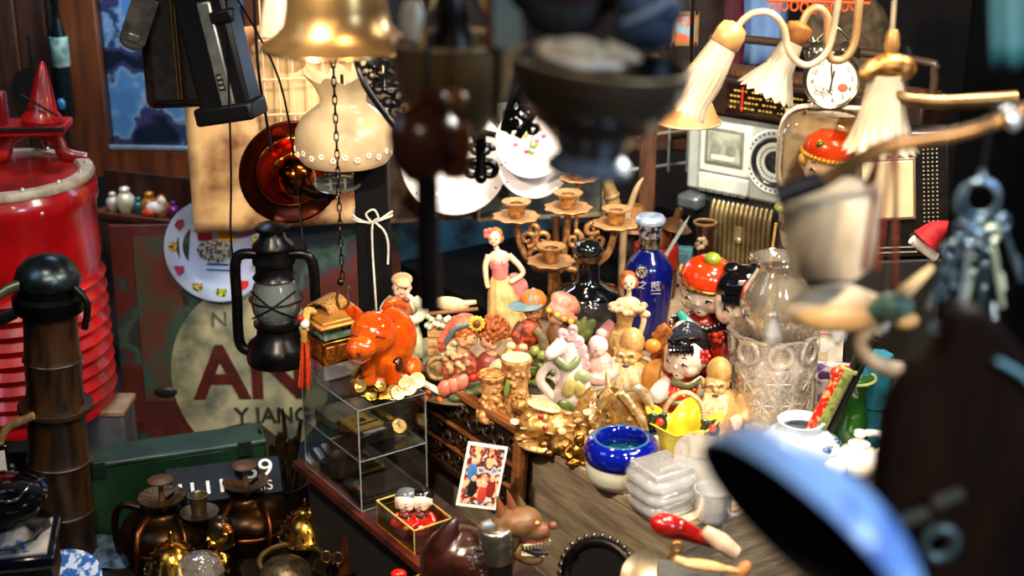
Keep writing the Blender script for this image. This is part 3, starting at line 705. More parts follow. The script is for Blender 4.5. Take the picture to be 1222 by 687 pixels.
def face(t, c, r, yaw=0, pitch=0, big=1, brow=True, lip='#a8382c'):
    """eyes, brows, nose dimples and mouth on a round head of radii r facing -y, then turned by yaw"""
    t = head_of(t)
    M = Mx.Translation(V(c)) @ Euler((R(pitch), 0, R(yaw))).to_matrix().to_4x4()
    rx, ry, rz = r
    def on(ax, az): return V((rx * sin(R(ax)) * cos(R(az)), -ry * cos(R(ax)) * cos(R(az)), rz * sin(R(az))))
    for sx in (-1, 1):
        p = [on(sx * 24 + k * 5.5 * big, -2 + 3.0 * (1 - k * k)) * 1.01 for k in (-1.5, -.75, 0, .75, 1.5)]
        if rx > 20:
            B().ell(M @ (on(sx * 24, 0) * .985), (rx * .15, ry * .05, rz * .075), rt=(0, 0, yaw + sx * 24)).o('eye_white', m('#f6efe6', .15, coat=.6), t)
            B().ell(M @ (on(sx * 24 - 3, 0) * 1.0), (rx * .07, ry * .05, rz * .075), rt=(0, 0, yaw + sx * 24)).o('pupil', m('#17100e', .1, coat=.8), t)
            p = [q * 1.012 for q in p]
        B().tube([M @ q for q in p], [.006 * rx, .03 * rx, .036 * rx, .03 * rx, .006 * rx], 6).o('eye', m('#17100e', .15, coat=.6), t)
        if brow:
            p = [on(sx * 24 + k * 8, 15 + 3 * (1 - k * k)) * 1.005 for k in (-1, -.5, 0, .5, 1)]
            B().tube([M @ q for q in p], [.004 * rx, .022 * rx, .028 * rx, .022 * rx, .004 * rx], 6).o('brow', m('#2a1b16', .4), t)
        B().ell(M @ (on(sx * 36, -20) * .96), (rx * .2, ry * .1, rz * .16), rt=(0, 0, yaw + sx * 36)).o('cheek', m('#eeb49a', .3, coat=.3), t)
    p = [on(k * 8, -36 + 2 * abs(k)) * 1.03 for k in (-1, -.5, 0, .5, 1)]
    B().tube([M @ q for q in p], [.012 * rx, .055 * rx, .075 * rx, .055 * rx, .012 * rx], 6).o('mouth', m(lip, .25, coat=.4), t)
def head(b, c, r, yaw=0, pitch=0, ears=True):
    M = Mx.Translation(V(c)) @ Euler((R(pitch), 0, R(yaw))).to_matrix().to_4x4()
    rx, ry, rz = r
    b.ell((0, 0, 0), r, M=M, seg=20, rg=14).ell((0, -ry * .97, -rz * .17), (rx * .09, ry * .1, rz * .11), M=M)
    b.ell((-rx * .42, -ry * .46, -rz * .34), (rx * .42, ry * .4, rz * .38), M=M).ell((rx * .42, -ry * .46, -rz * .34), (rx * .42, ry * .4, rz * .38), M=M).ell((0, -ry * .6, -rz * .62), (rx * .3, ry * .3, rz * .28), M=M)
    if ears:
        for sx in (-1, 1): b.ell((sx * rx * .99, ry * .05, -rz * .12), (rx * .1, ry * .16, rz * .2), M=M)
    return b
tr_ = t
for i, (x, y, yw, lab, hat) in enumerate(((.028, .075, -22, 'small red porcelain boy doll with grey cap in the acrylic box', '#5a5f66'), (.052, .06, -32, 'small red porcelain girl doll with black hair in the acrylic box', '#0b0b0e'))):
    q = V((x, y, .005)); q.rotate(Euler((0, 0, R(RZ))))
    t = T('porcelain_doll', lab, 'doll', ('w', tr_.location + q), rz=0, s=2.53 / F)
    B().lathe([(14, 0), (16, 4), (15, 16), (9, 26), (5, 31)], 20).o('coat', m('#c01c12', .2, coat=.6), t)
    for sx in (-1, 1): B().tube(cr([(sx * 9, -2, 25), (sx * 15, -8, 17), (sx * 7, -15, 14)], 4), [4, 4.5, 4], 10).o('sleeve', m('#c01c12', .2, coat=.6), t)
    head(B(), (0, 0, 42), (14, 13, 13), yw, 10).o('doll_head', SKIN, t, rm=.8)
    face(t, (0, 0, 42), (14, 13, 13), yw, 10)
    B().ell((1, 3, 47), (14.2, 13, 10.5), rt=(-12, 0, 0)).o('hair', m(hat, .15, coat=.8), t)
    B().ell((0, -15, 12), (4, 3, 3.5)).o('hand', SKIN, t)
    B().tube([(-7, -9, 28), (0, -12, 26), (7, -9, 28)], 1.8).o('collar', m('#17301f', .3), t)

# carved board leaning against the crate
A0 = CR - E2 * .035 + E1 * -.02
t = T('carved_board', 'dark carved wooden panel with scrollwork and lighter frame against the crate', 'carved panel', ('w', V((A0.x, A0.y, .45))), rt=(-4, 0, -55.4), s=1)
LN = .415; HT = .178
FRW = m('#8a5428', .45, c2='#5f3517', sc=18, st=(1, 6, 6), bump=.2)
CARV = m('#2f1a0e', .4, c2='#1c0f08', sc=30, coat=.25, bump=.1)
B().box((LN / 2, .006, HT / 2), (LN, .008, HT)).o('back_plate', m('#1d110a', .5), t)
B().box((LN / 2, 0, HT - .006), (LN, .022, .013)).o('top_rail', FRW, t, bev=.002)
B().box((LN - .011, 0, HT / 2 - .006), (.022, .022, HT - .012)).o('stile', FRW, t, bev=.002)
B().box((LN / 2, 0, .007), (LN, .018, .014)).o('bottom_rail', CARV, t, bev=.002)
for z in (.052, .098): B().box((LN / 2 - .01, 0, z), (LN - .02, .012, .006)).o('moulding', FRW, t, bev=.001)
def scroll(cx, cz, r, a0, turns, dirn, rad, M=None):
    p = []
    for k in range(26):
        f = k / 25; a = a0 + dirn * turns * 2 * PI * f; q = r * (1 - .8 * f)
        p.append((cx + q * cos(a), 0, cz + q * sin(a)))
    return p
for row, z in ((0, .135), (1, .075), (2, .03)):
    for k in range(9 if row == 0 else 8):
        b = B(); x = .03 + k * .044; r = .021 if row == 0 else .017
        b.tube(scroll(x, z + .004 * (-1) ** k, r, PI * (k % 2), 1.2, 1 if k % 2 else -1, .003), [.0045, .004, .0035, .003], 8, M=rot(0, 0, 0, (0, -.002, 0)))
        b.ell((x, -.003, z), (.006, .004, .006)).ell((x + .02, -.003, z + .012 * (-1) ** k), (.009, .004, .005), rt=(0, 40 * (-1) ** k, 0)).ell((x + .016, -.003, z - .012), (.008, .004, .004), rt=(0, -35, 0))
        b.o('carved_scroll', CARV, t)
# print photograph
t = T('photo_print', 'small glossy colour photograph of people propped on the carved board', 'photograph', ('d', 548, 600, 2.47), rt=(-14, 17, 18))
B().box((22, 0, 36), (52, .8, 78)).o('paper', m('#e4dcd2', .3, coat=.5), t)
pm = m('#c99a6a', .3, c2='#3c5f8a', sc=42, lo=.36, hi=.66, coat=.5)
ramp = [n for n in pm.node_tree.nodes if n.type == 'VALTORGB'][0]
for p, c in ((.44, '#d8b48a'), (.5, '#8a1f18'), (.55, '#20140f'), (.6, '#c9c0b4')):
    e = ramp.color_ramp.elements.new(p); e.color = lin(c)
B().box((22, -.6, 36), (45, .6, 70)).o('image_area', pm, t)
for x, z, c in ((12, 20, '#1d120e'), (26, 14, '#b03a2a'), (36, 22, '#7a1f18'), (8, 40, '#3f6ea8')):
    B().ell((x, -1, z), (6, .6, 11)).o('pictured_person', m(c, .35), t)
    B().ell((x, -1.2, z + 12), (3.5, .6, 4)).o('pictured_face', m('#d9a880', .35), t)

# dark wood nut carving, thermos, dragon head, bead frame, red ladle, small things near the frame's lower edge
t = T('coconut_carving', 'dark reddish brown carved nut with pointed tip before the photograph', 'carving', (548, 716, .45))
DK = m('#33120b', .3, c2='#1d0a06', sc=24, coat=.35)
b = B(); b.ell((0, 0, 52), (46, 40, 46), rt=(0, -12, 0), seg=24, rg=16).tube(cr([(-26, -6, 40), (-16, -10, 82), (-2, -8, 116)], 6), [22, 18, 3], 14).ell((10, -8, 60), (38, 34, 34))
b.o('nut_body', DK, t, rm=2)
b = B()
for k in range(70):
    a = random.uniform(-.9, .9); zz = random.uniform(18, 86); rr = math.sqrt(max(1 - ((zz - 54) / 44) ** 2, .02))
    b.ell((14 + 36 * rr * sin(a), -4 - 36 * rr * cos(a), zz), (3.2, 2.4, 3.4), seg=8, rg=5)
b.o('carved_pattern', m('#2a140c', .5, bump=.4), t)
t = T('thermos_flask', 'dark flask with brushed silver screw cap before the dragon mask', 'flask', (592, 724, .45))
B().lathe([(18, 0), (20, 2), (20, 62), (18, 66)], 32).o('flask_body', m('#1a1714', .25, .5), t)
B().lathe([(20.5, 66), (21, 68), (21, 90), (20, 92)], 32).o('collar', m('#8f8776', .3, .95), t)
B().lathe([(21.5, 92), (22, 94), (22, 106), (20, 109), (15, 110), (1, 111)], 32).o('cap', m('#b5ab98', .25, .95), t)
t = T('dragon_mask', 'carved dark green dragon head with open toothed mouth beside the crate', 'carving', (618, 716, .45), rz=18)
DG = m('#6a5a34', .45, c2='#6f3a20', sc=22, bump=.35)
b = B()
b.tube(cr([(-26, 10, 0), (-24, 8, 50), (-14, 4, 96), (0, 0, 118)], 6), [20, 21, 22, 14], 14)
b.ell((2, -4, 108), (26, 22, 18)).tube(cr([(2, -8, 108), (18, -14, 98), (32, -18, 100)], 5), [16, 12, 8], 12)
b.o('head_body', DG, t, rm=1.6)
b = B(); b.tube(cr([(-6, -6, 76), (12, -12, 62), (26, -16, 62)], 5), [13, 9, 5], 12).o('lower_jaw', DG, t, rm=1.6)
B().tube(cr([(0, -12, 94), (14, -18, 86), (30, -22, 91)], 5), [6, 5, 4], 10, fl=.8).o('lip', m('#8a3a22', .35), t)
B().tube(cr([(0, -14, 80), (16, -18, 72), (30, -20, 70)], 5), [5, 5, 3], 10).o('tongue', m('#1a0a07', .5), t)
for k in range(8):
    f = k / 7
    B().lathe([(2.4, 0), (.4, -7)], 8, M=rot(0, 0, 0, (2 + 28 * f, -20 - 3 * f, 86 + 3 * f * f))).o('tooth', m('#e2d3b0', .35), t)
    B().lathe([(2.2, 0), (.4, 6)], 8, M=rot(0, 0, 0, (0 + 24 * f, -18 - 3 * f, 72 - 4 * f))).o('tooth', m('#e2d3b0', .35), t)
for x, h in ((-18, 30), (-4, 36), (8, 24)): B().lathe([(8, 0), (5, h * .5), (.8, h)], 10, M=rot(0, -14, 0, (x, 2, 114))).o('horn', m('#5a4a2a', .45, c2='#7a3a20', sc=40), t)
B().ell((16, -20, 112), (4, 3, 3)).o('eye', m('#c9a24a', .2), t)
B().ell((36, -21, 106), 5).o('nose', m('#7a4a2a', .4), t)
t = T('beaded_frame', 'oval dark tray with silver beaded rim leaning on the crate front', 'tray', (708, 720, .45), rt=(-24, 0, -30))
B().ring((0, 0, 34), 40, 6, ax='y', sx=1.1, seg=48, k=10).o('rim', m('#1a1512', .35, .6), t)
B().lathe([(41, 0), (41, 3)], 40, M=rot(90, 0, 0, (0, 4, 34))).o('tray_plate', m('#0d0b0a', .4, .3), t)
b = B()
for k in range(30):
    a = 2 * PI * k / 30
    b.ell((47 * 1.08 * cos(a), -3, 34 + 47 * sin(a)), (3.6, 3, 4.2), seg=8, rg=6)
b.o('bead_pattern', m('#6f665c', .25, .9), t)
B().ell((4, -2, 14), (5, 2, 4)).o('painted_leaf', m('#4a7a1e', .4), t)
t = T('gilt_bangle', 'open gold bangle pair lying before the nut carving', 'bangle', (524, 722, .45))
B().ring((-14, 0, 30), 19, 3, ax='z', sx=1).o('bangle_ring', GOLDM, t)
B().ring((14, 0, 34), 19, 3, ax='z', sx=1).o('bangle_ring', GOLDM, t)
B().lathe([(26, 0), (27, 4), (22, 28)], 24).o('stand', m('#1a120d', .5), t)
b = B(); t = T('red_button', 'tiny red enamel cap peeking from the dark lower bench', 'ornament', (476, 690, .43))
B().ell((0, 0, 6), (10, 8, 6)).o('cap', m('#c01c10', .2, coat=.5), t); B().lathe([(9, 0), (10, 3), (8, 5)], 16).o('rim', BRASSD, t)

t = T('kraft_carton', 'small brown carton box standing at the crate corner under red ladle', 'box', (812, 700, .45), rz=10)
B().box((0, 20, 30), (46, 40, 66)).o('carton', m('#8f6e46', .7, c2='#6f5232', sc=20), t, bev=1, sm=False)
B().prism([(-23, 0), (23, 0), (16, 9), (-14, 11)], 1.5, rot(-50, 0, 0, (0, 0, 62))).o('flap', m('#b08c60', .7), t)
t = T('red_ladle', 'red lacquered ladle head with pale handle lying by the crystal block', 'ladle', ('d', 800, 628, 2.12), rt=(0, 14, 0))
b = B(); b.ell((-2, 0, 0), (24, 16, 15), rt=(0, 6, 0)).tube(cr([(8, 0, 1), (40, 0, -6), (62, 0, -12)], 5), [14, 9, 4], 12)
b.o('ladle_bowl', m('#a3140c', .2, c2='#7a0d08', sc=20, coat=.8), t, rm=1.6)
B().tube(cr([(40, -2, 6), (62, -6, -2), (84, -8, -12)], 5), [7, 12, 9], 12).o('handle', m('#d8b496', .4), t)
t = T('grey_tin', 'grey flat tin with pale wooden spoon resting over it', 'tin', ('d', 822, 700, 2.05), rz=-8)
B().box((0, 10, 0), (78, 44, 34)).o('tin_body', m('#5f625c', .4, .4), t, bev=3)
B().box((28, 10, -276), (130, 44, 516)).o('tin_stack', m('#3a3a38', .5, .3), t, bev=3)
t = T('wooden_spoon', 'pale wooden spoon lying across the grey tin', 'spoon', ('d', 838, 674, 2.02), rt=(0, 9, 0))
b = B(); b.ell((2, 0, 0), (32, 10, 6)).tube([(-20, 0, 0), (-34, 0, 3)], [6, 5], 10).tube([(30, 0, -1), (46, 0, -2)], [5, 4], 10)
b.o('spoon_body', m('#d0a66c', .45, c2='#b88a52', sc=30), t, rm=1.4)
t = T('cork_stopper', 'light brown wooden stopper beside the pale wooden spoon', 'stopper', ('d', 884, 684, 2.05), rt=(0, 30, 0))
B().lathe([(8, -10), (9, 0), (7, 14), (3, 18)], 14).o('plug', m('#a8703a', .5), t); B().ell((0, 0, -14), 8).o('knob', m('#7a4a22', .5), t)
t = T('pewter_plate', 'thin pewter dish propped beside the crate corner', 'dish', ('d', 775, 690, 2.15), rt=(40, -20, 0))
B().lathe([(1, 0), (22, 0), (34, 6), (34, 8), (22, 2), (1, 2)], 28).o('dish_body', m('#8a7d68', .35, .7), t)
t = T('wall_key', 'old brass key hung on the kraft carton front', 'key', ('d', 798, 664, 2.1), rt=(0, 35, 0))
B().tube([(0, 0, -14), (0, 0, 10)], 2.6).box((4, 0, -10), (7, 3, 6)).o('shank', m('#a8743c', .35, .7), t); B().ring((0, 0, 16), 6, 2.4, ax='y').o('bow', m('#a8743c', .35, .7), t)
# ================================================================ hanging panels behind
t = T('paper_sheet', 'old stained cream paper sheet pinned on the wire rack', 'paper', ('d', 232, 279, 3.36), rt=(-3, 0, 12))
PAP = m('#cfae7e', .7, c2='#5f3312', sc=6, lo=.45, hi=.62, bump=.1)
b = B(); nx, nz = 18, 20
co = [(215 * i / nx, -2.5 * sin(i * .5) - 2 * sin(j * .9 + i * .2), 2 + 240 * j / nz + (6 * (1 - i / nx) * sin(i) * .3)) for i in range(nx + 1) for j in range(nz + 1)]
b._new(co, [(i * (nz + 1) + j, (i + 1) * (nz + 1) + j, (i + 1) * (nz + 1) + j + 1, i * (nz + 1) + j + 1) for i in range(nx) for j in range(nz)])
x = b.o('sheet', PAP, t); x.modifiers.new('thick', 'SOLIDIFY').thickness = .0015
B().box((104, 4, 118), (204, 3, 236)).o('backing_board', m('#a88a60', .7, c2='#7c5a36', sc=8), t, bev=1)
t = T('wire_rack', 'white coated wire grid hung before the stained cream paper', 'wire rack', ('d', 318, 145, 3.3), rt=(-3, 0, 12))
WW = m('#d8c7a8', .4, c2='#c8b491', sc=30)
for k, x in enumerate((0, 17, 34, 52, 70, 88, 106, 124, 142)): B().tube([(x, 0, -30 if k % 2 else -66), (x, 0, 150)], 1.1, 6).o('wire', WW, t)
for z in (8, 50, 96): B().tube([(-4, -2, z), (150, -2, z)], 1.3, 6).o('wire', WW, t)
t = T('slate_tile', 'brownish slate panel behind the hanging white dinner plate', 'panel', ('d', 440, 266, 3.42), rt=(-3, 0, 10))
B().box((64, 2, 80), (132, 6, 160)).o('panel_board', m('#54463a', .6, c2='#2f2a26', sc=9, bump=.1), t, bev=1)
B().box((64, -2, 2), (134, 8, 4)).o('edge_strip', m('#8f6a44', .5), t)
t = T('framed_slate', 'grey green framed panel behind the flowered plates', 'panel', ('d', 570, 263, 3.4), rt=(-3, 0, 8))
B().box((76, 2, 70), (152, 6, 140)).o('panel_board', m('#5d655a', .5, c2='#33383a', sc=8, bump=.1), t, bev=1)
for c, s_ in (((76, -2, 2), (154, 8, 5)), ((152, -2, 68), (5, 8, 136)), ((1, -2, 68), (4, 8, 136))): B().box(c, s_).o('frame_strip', m('#8a8f80', .4, c2='#9a6a44', sc=14), t, bev=1)
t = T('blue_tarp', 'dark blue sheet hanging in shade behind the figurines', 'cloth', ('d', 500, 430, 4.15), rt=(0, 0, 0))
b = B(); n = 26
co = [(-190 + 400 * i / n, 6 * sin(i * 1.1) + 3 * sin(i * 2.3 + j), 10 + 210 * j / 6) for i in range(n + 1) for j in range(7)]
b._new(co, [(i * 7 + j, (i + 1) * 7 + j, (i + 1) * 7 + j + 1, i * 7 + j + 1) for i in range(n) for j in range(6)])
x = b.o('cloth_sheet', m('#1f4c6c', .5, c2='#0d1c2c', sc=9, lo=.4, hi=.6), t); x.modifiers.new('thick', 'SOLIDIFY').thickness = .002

def plate(px, py, d, r, lab, rt, deco):
    t = T('dinner_plate', lab, 'plate', ('d', px, py, d), rt=rt, group='white plates hung on the panels')
    W_ = m('#e9e4e2', .18, c2='#dfdbe2', sc=14, coat=.7)
    B().lathe([(1, -2), (r * .6, -2), (r * .68, 1), (r * .97, 6), (r, 8), (r * .97, 8.5), (r * .68, 4), (r * .6, 1.5), (1, 1.2)], 56, M=rot(90)).o('plate_body', W_, t)
    B().ring((0, -7.5, 0), r * .985, .8, ax='y', seg=56, k=6).o('gilt_rim', m('#b58f3f', .3, .8) if deco else W_, t)
    if deco:
        for k in range(11):
            a = k * 2.4; q = deco * (.25 + .12 * (k % 5))
            B().ell((q * cos(a), -2.2, q * sin(a) * 1.1), (3.2, .7, 2.6), seg=10, rg=6).o('flower', m(('#a86a8e', '#c9a23f', '#6f8f4f', '#b04a56')[k % 4], .3), t)
        B().tube(cr([(-3, -2, -18), (0, -2.2, 0), (5, -2, 14)], 5), .8, 6).o('flower_stem', m('#6a8a4a', .4), t)
    for a in (-.6, 2.6, 3.8): B().tube([(r * .9 * cos(a), -9, r * .9 * sin(a)), (r * 1.06 * cos(a), 0, r * 1.06 * sin(a))], 1, 6).o('wire_clip', m('#3a3a3a', .3, .8), t)
    return t
plate(542, 192, 3.3, 64, 'large plain white plate hung beside the flowered plates', (-10, 0, 8), 0)
plate(636, 192, 3.27, 45, 'plain white plate tucked low under the flowered plate', (-18, 0, 4), 0)
plate(634, 168, 3.2, 44, 'white plate with violet flower spray above the plain plate', (-8, 0, 4), 26)

t = T('iron_post', 'black square post with white string knotted round it', 'post', ('d', 451, 420, 3.02))
B().box((0, 0, 40), (38, 30, 420)).o('post_body', m('#050505', .7, c2='#090808', sc=20, spec=.15), t, bev=2)
B().box((0, 0, -192), (40, 32, 52)).o('post_base', m('#0b0a0a', .55), t, bev=2)
t = T('white_string', 'white cotton string tied round the black square post', 'string', ('d', 451, 420, 3.02))
ST = m('#dcd6ca', .7, c2='#bdb5a6', sc=200)
for z, dz in ((168, 0), (172, -5)): B().tube(cr([(-21, 10, z + 4), (-20, -16, z + 2), (0, -18, z + dz), (20, -17, z + 6), (21, 10, z)], 5), 1.4, 6).o('wrap', ST, t)
B().tube(cr([(0, -19, 168), (-6, -21, 178), (3, -22, 184), (8, -21, 174), (1, -20, 166), (0, -20, 130), (2, -20, 60), (1, -20, 48)], 6), 1.3, 6).o('loose_end', ST, t)
B().tube(cr([(4, -20, 168), (14, -20, 158), (18, -20, 142), (17, -20, 118)], 5), 1.3, 6).o('loose_end', ST, t)

# hurricane lantern
t = T('hurricane_lantern', 'black hurricane lantern with wire guarded glass hanging before the paper', 'lantern', ('d', 334, 432, 2.95))
LB = m('#0d0e0f', .28, .7, c2='#1a1b1c', sc=30)
ft = B().lathe([(30, 0), (38, 3), (39, 10), (36, 26), (26, 34), (24, 48), (18, 50)], 32).o('fuel_tank', LB, t)
B().lathe([(24, 46), (28, 49), (28, 53), (22, 55)], 28).o('burner_plate', LB, t)
gg = B().lathe([(21, 54), (28, 66), (30, 82), (26, 98), (22, 106), (21, 106), (25, 97), (29, 82), (27, 67), (20, 55)], 32, loop=True).o('glass_globe', cut('#c9d2d4', .16, .08, 80), t)  # diffuse share paints a pale haze into the globe
B().lathe([(24, 106), (26, 108), (22, 114), (22, 124), (25, 126), (25, 130), (20, 134), (20, 142), (24, 145), (24, 148), (16, 156), (14, 164), (20, 166), (20, 170), (10, 174), (1, 175)], 32).o('chimney_top', LB, t)
for sx in (-1, 1): B().tube(cr([(sx * 18, 0, 136), (sx * 36, 0, 136), (sx * 45, 0, 124), (sx * 46, 0, 80), (sx * 47, 0, 32), (sx * 42, 0, 18), (sx * 30, 0, 14)], 7), 6.5, 12).o('side_tube', LB, t)
for a in (0, 1): B().tube(cr([(-26, -16, 62 + 34 * a), (0, -31, 80), (26, -16, 96 - 34 * a)], 6), 1.2, 6).o('guard_wire', LB, gg)
B().ring((0, 0, 82), 31, 1.2).o('guard_wire', LB, gg)
B().tube(cr([(-46, 0, 122), (-48, 0, 160), (-46, 20, 240), (-42, 40, 440)], 6), 1.3, 6).tube(cr([(46, 0, 122), (36, 0, 150), (28, 30, 200), (10, 50, 330), (-40, 44, 440)], 6), 1.3, 6).o('bail_handle', LB, t)
B().lathe([(4, 0), (6, 2), (6, 8), (3, 10)], 14, M=rot(0, 90, 0, (38, -6, 18))).o('wick_knob', LB, ft)

# copper lamp lying on its side
t = T('copper_lamp', 'polished copper lamp lying sideways with broad dish and glass disc', 'lamp', ('d', 346, 204, 3.12))
COP = m('#a8260c', .16, .85, c2='#7a1408', sc=14)
AX = rot(90, 0, 22, (0, 0, 0))
B().lathe([(14, -14), (40, -10), (56, -2), (62, 4), (63, 7), (60, 8), (54, 4), (42, 2), (40, -5), (14, -12)], 48, M=AX, loop=True).o('outer_dish', m('#4c1c0d', .25, .9, c2='#2d110a', sc=10), t)
B().ring((0, 0, 0), 41, 2.2, M=AX @ Mx.Translation((0, 0, 5)), seg=48).o('gilt_ring', m('#d08a34', .15, 1), t)
B().lathe([(41, 4), (34, -2), (24, -3), (23, 12), (20, 26), (16, 30)], 44, M=AX, cap=False).o('inner_dish', COP, t)
B().ring((0, 0, 0), 24, 2, M=AX @ Mx.Translation((0, 0, 14)), seg=40).o('gilt_ring', m('#d08a34', .15, 1), t)
B().lathe([(22, 10), (24, 26), (22, 44), (12, 52), (1, 53)], 36, M=AX).o('lamp_font', m('#c26a24', .14, 1, c2='#7c2c10', sc=20), t)
B().tube(cr([(24, -40, -10), (38, -48, -14), (50, -50, -10), (56, -50, -20)], 5), [9, 8, 7, 8], 12).o('burner_neck', m('#3a1d0e', .25, .9), t)
t = T('glass_dish', 'flat round clear glass disc resting before the copper lamp', 'glass dish', ('d', 403, 222, 2.88), rt=(6, 0, 0))
B().lathe([(1, 0), (26, 0), (29, 3), (29, 6), (26, 6), (25, 3), (1, 3)], 40).o('dish_body', m('#b8c4b0', .05, tr=.8, spec=.7), t)
B().lathe([(3, -14), (2, -8), (4, 0)], 12).o('dish_stem', m('#b8c4b0', .05, tr=.8, spec=.7), t)
# milk glass shade
t = T('milk_glass_shade', 'cream milk glass lampshade with ruffled top and white flowers', 'lampshade', ('d', 412, 192, 2.82))
MK = milk('#ead3a8', .35)
p = [(50, 0), (57, 9), (59, 24), (57, 40), (49, 54), (37, 63), (28, 70), (27, 78), (33, 92), (42, 104)]
b = B(); b.lathe(shell(p, 2.2), 60, loop=True, fold=(7, .14, 9, 0, 5)).o('glass_shade', MK, t)
for k in range(14):
    a = -PI + k * PI / 13; b = B()
    for j in range(6): b.ell((58.5 * cos(a) + 2.6 * cos(j * 1.05) * -sin(a), 58.5 * sin(a) + 2.6 * cos(j * 1.05) * cos(a), 15 + 4 * (k % 2) + 2.6 * sin(j * 1.05)), 1.5, seg=6, rg=4)
    b.o('flower_motif', m('#f4ead4', .4), t)
B().lathe([(10, -14), (16, -10), (18, -1), (12, 2)], 24).o('holder_cup', m('#46210f', .35, .5), t)
B().tube([(0, 0, 0), (0, 0, 104)], 2).o('lamp_rod', m('#3a2414', .4, .7), t)
t = T('link_chain', 'thin dark metal chain hanging down past the milk glass shade', 'chain', ('d', 409, 340, 2.55))
CH = m('#2a2018', .35, .85)
for k in range(26): B().ring((0, 0, 0), 3.6, 1.1, M=rot(0, 0, 90 * (k % 2), (0, 0, 12 + k * 10.6)) @ Mx.Diagonal((.7, 1, 1.75, 1)), seg=14, k=5, ax='y').o('link', CH, t)
B().ell((-2, 0, 4), (5, 5, 5)).o('swivel', CH, t)
B().tube(cr([(-2, 0, 0), (-8, 0, -16), (-4, 0, -30), (6, 0, -24), (4, 0, -8), (8, 0, -2)], 6), 1.8, 8).o('hook', m('#6a4a34', .4, .7), t)
# brass bell shade
t = T('brass_bell', 'wide polished brass bell shaped lampshade hanging at the top edge', 'lampshade', ('d', 404, 56, 1.75))
p = [(90, 0), (92, 3), (78, 12), (64, 26), (60, 48), (58, 80), (48, 110), (20, 124), (6, 128)]
B().lathe(shell(p, 2.5), 56, loop=True).o('bell_body', m('#8f7248', .3, .9, c2='#6a5232', sc=12), t)
B().ring((0, 0, 1), 91, 2.2, seg=56).o('rim', m('#c9a070', .2, 1), t)
B().tube([(0, 0, 124), (0, 0, 220)], 3).o('stem', BRASSD, t)
t = T('cream_shade', 'pale cream glass lampshade edge behind the brass bell', 'lampshade', ('d', 346, 40, 2.2))
B().lathe(shell([(36, 0), (33, 20), (24, 60), (14, 84)], 2), 36, loop=True, fold=(10, .05, .5)).o('glass_shade', milk('#e9d7ba', .35), t)
B().lathe([(14, 82), (15, 96), (4, 104), (3, 160)], 20).o('cap', m('#a87c42', .3, .9), t)
t = T('lamp_cord', 'thin black cord hanging before the stained paper', 'cord', ('d', 318, 180, 2.98))
B().tube(cr([(6, 0, 0), (2, 0, 40), (-4, 0, 110), (-2, 0, 260)], 6), 1.8, 6).o('cord_line', BLACK, t)

# camera bag and flash
t = T('leather_case', 'black leather camera case with open flap and gold chain strap', 'case', ('d', 214, 122, 2.95), rz=10)
LE = m('#14110f', .32, c2='#221d19', sc=40, bump=.12, bsc=150, coat=.2)
B().box((2, 14, 68), (80, 44, 150)).o('case_body', LE, t, bev=9)
B().box((-12, -12, 68), (40, 14, 132)).o('front_pocket', LE, t, bev=6)
B().box((22, -12, 66), (34, 14, 130)).o('front_pocket', m('#1d1a17', .28, bump=.1, coat=.2), t, bev=6)
b = B(); b.box((0, 0, -27), (30, 7, 54)).ell((0, 0, -54), (15, 3.5, 9))
b.o('flap', m('#2b2723', .25, c2='#4a453e', sc=20, coat=.4), t, bev=2, M=rot(0, 22, 0, (-26, -26, 128)))
B().box((0, -4.5, -48), (13, 2, 9)).o('snap_plate', m('#8f8a80', .3, .8), t, bev=1, M=rot(0, 22, 0, (-26, -26, 128)))
for x in (0, 4): B().tube([(x, -22, 134), (x + 1, -21, 8)], 1, 6).o('piping', m('#5f4a26', .4, .5), t)
for k in range(3):
    b = B(); zs = [(34 + k * 5.5 + sin(j * .7), -30 - (k == 1) * 2, 132 - j * 3.4) for j in range(30)]
    for j, q in enumerate(zs): b.ell(q, (2.9, 2.2, 2.5), seg=6, rg=5)
    b.o('chain', m('#b08436', .28, .95, c2='#7a5420', sc=300), t)
t = T('camera_flash', 'black photo flash unit with long silver side panel', 'flash unit', ('d', 272, 140, 2.85), rt=(0, -11, -14))
BP = m('#060606', .45, c2='#0a0a0b', sc=60, bump=.1, bsc=300, spec=.3)
B().box((2, 12, 74), (66, 40, 158)).o('flash_body', BP, t, bev=5)
B().box((2, 8, 6), (76, 48, 22)).o('foot_block', BP, t, bev=4)
B().box((10, -10, 74), (17, 5, 128)).o('silver_panel', m('#a9a69f', .3, .75, c2='#8f8c86', sc=30), t, bev=2)
B().box((9, -13, 44), (9, 2, 20)).o('switch_plate', m('#1a1a1a', .4), t, bev=1)
for z in (38, 44, 50): B().box((9, -14, z), (5, 2, 3)).o('switch', m('#b8b4aa', .35, .6), t)
B().box((28, -6, 118), (30, 14, 16)).o('hinge_block', BP, t, bev=3)
B().tube([(8, 10, 150), (8, 10, 240)], 3).o('hanger', BP, t)

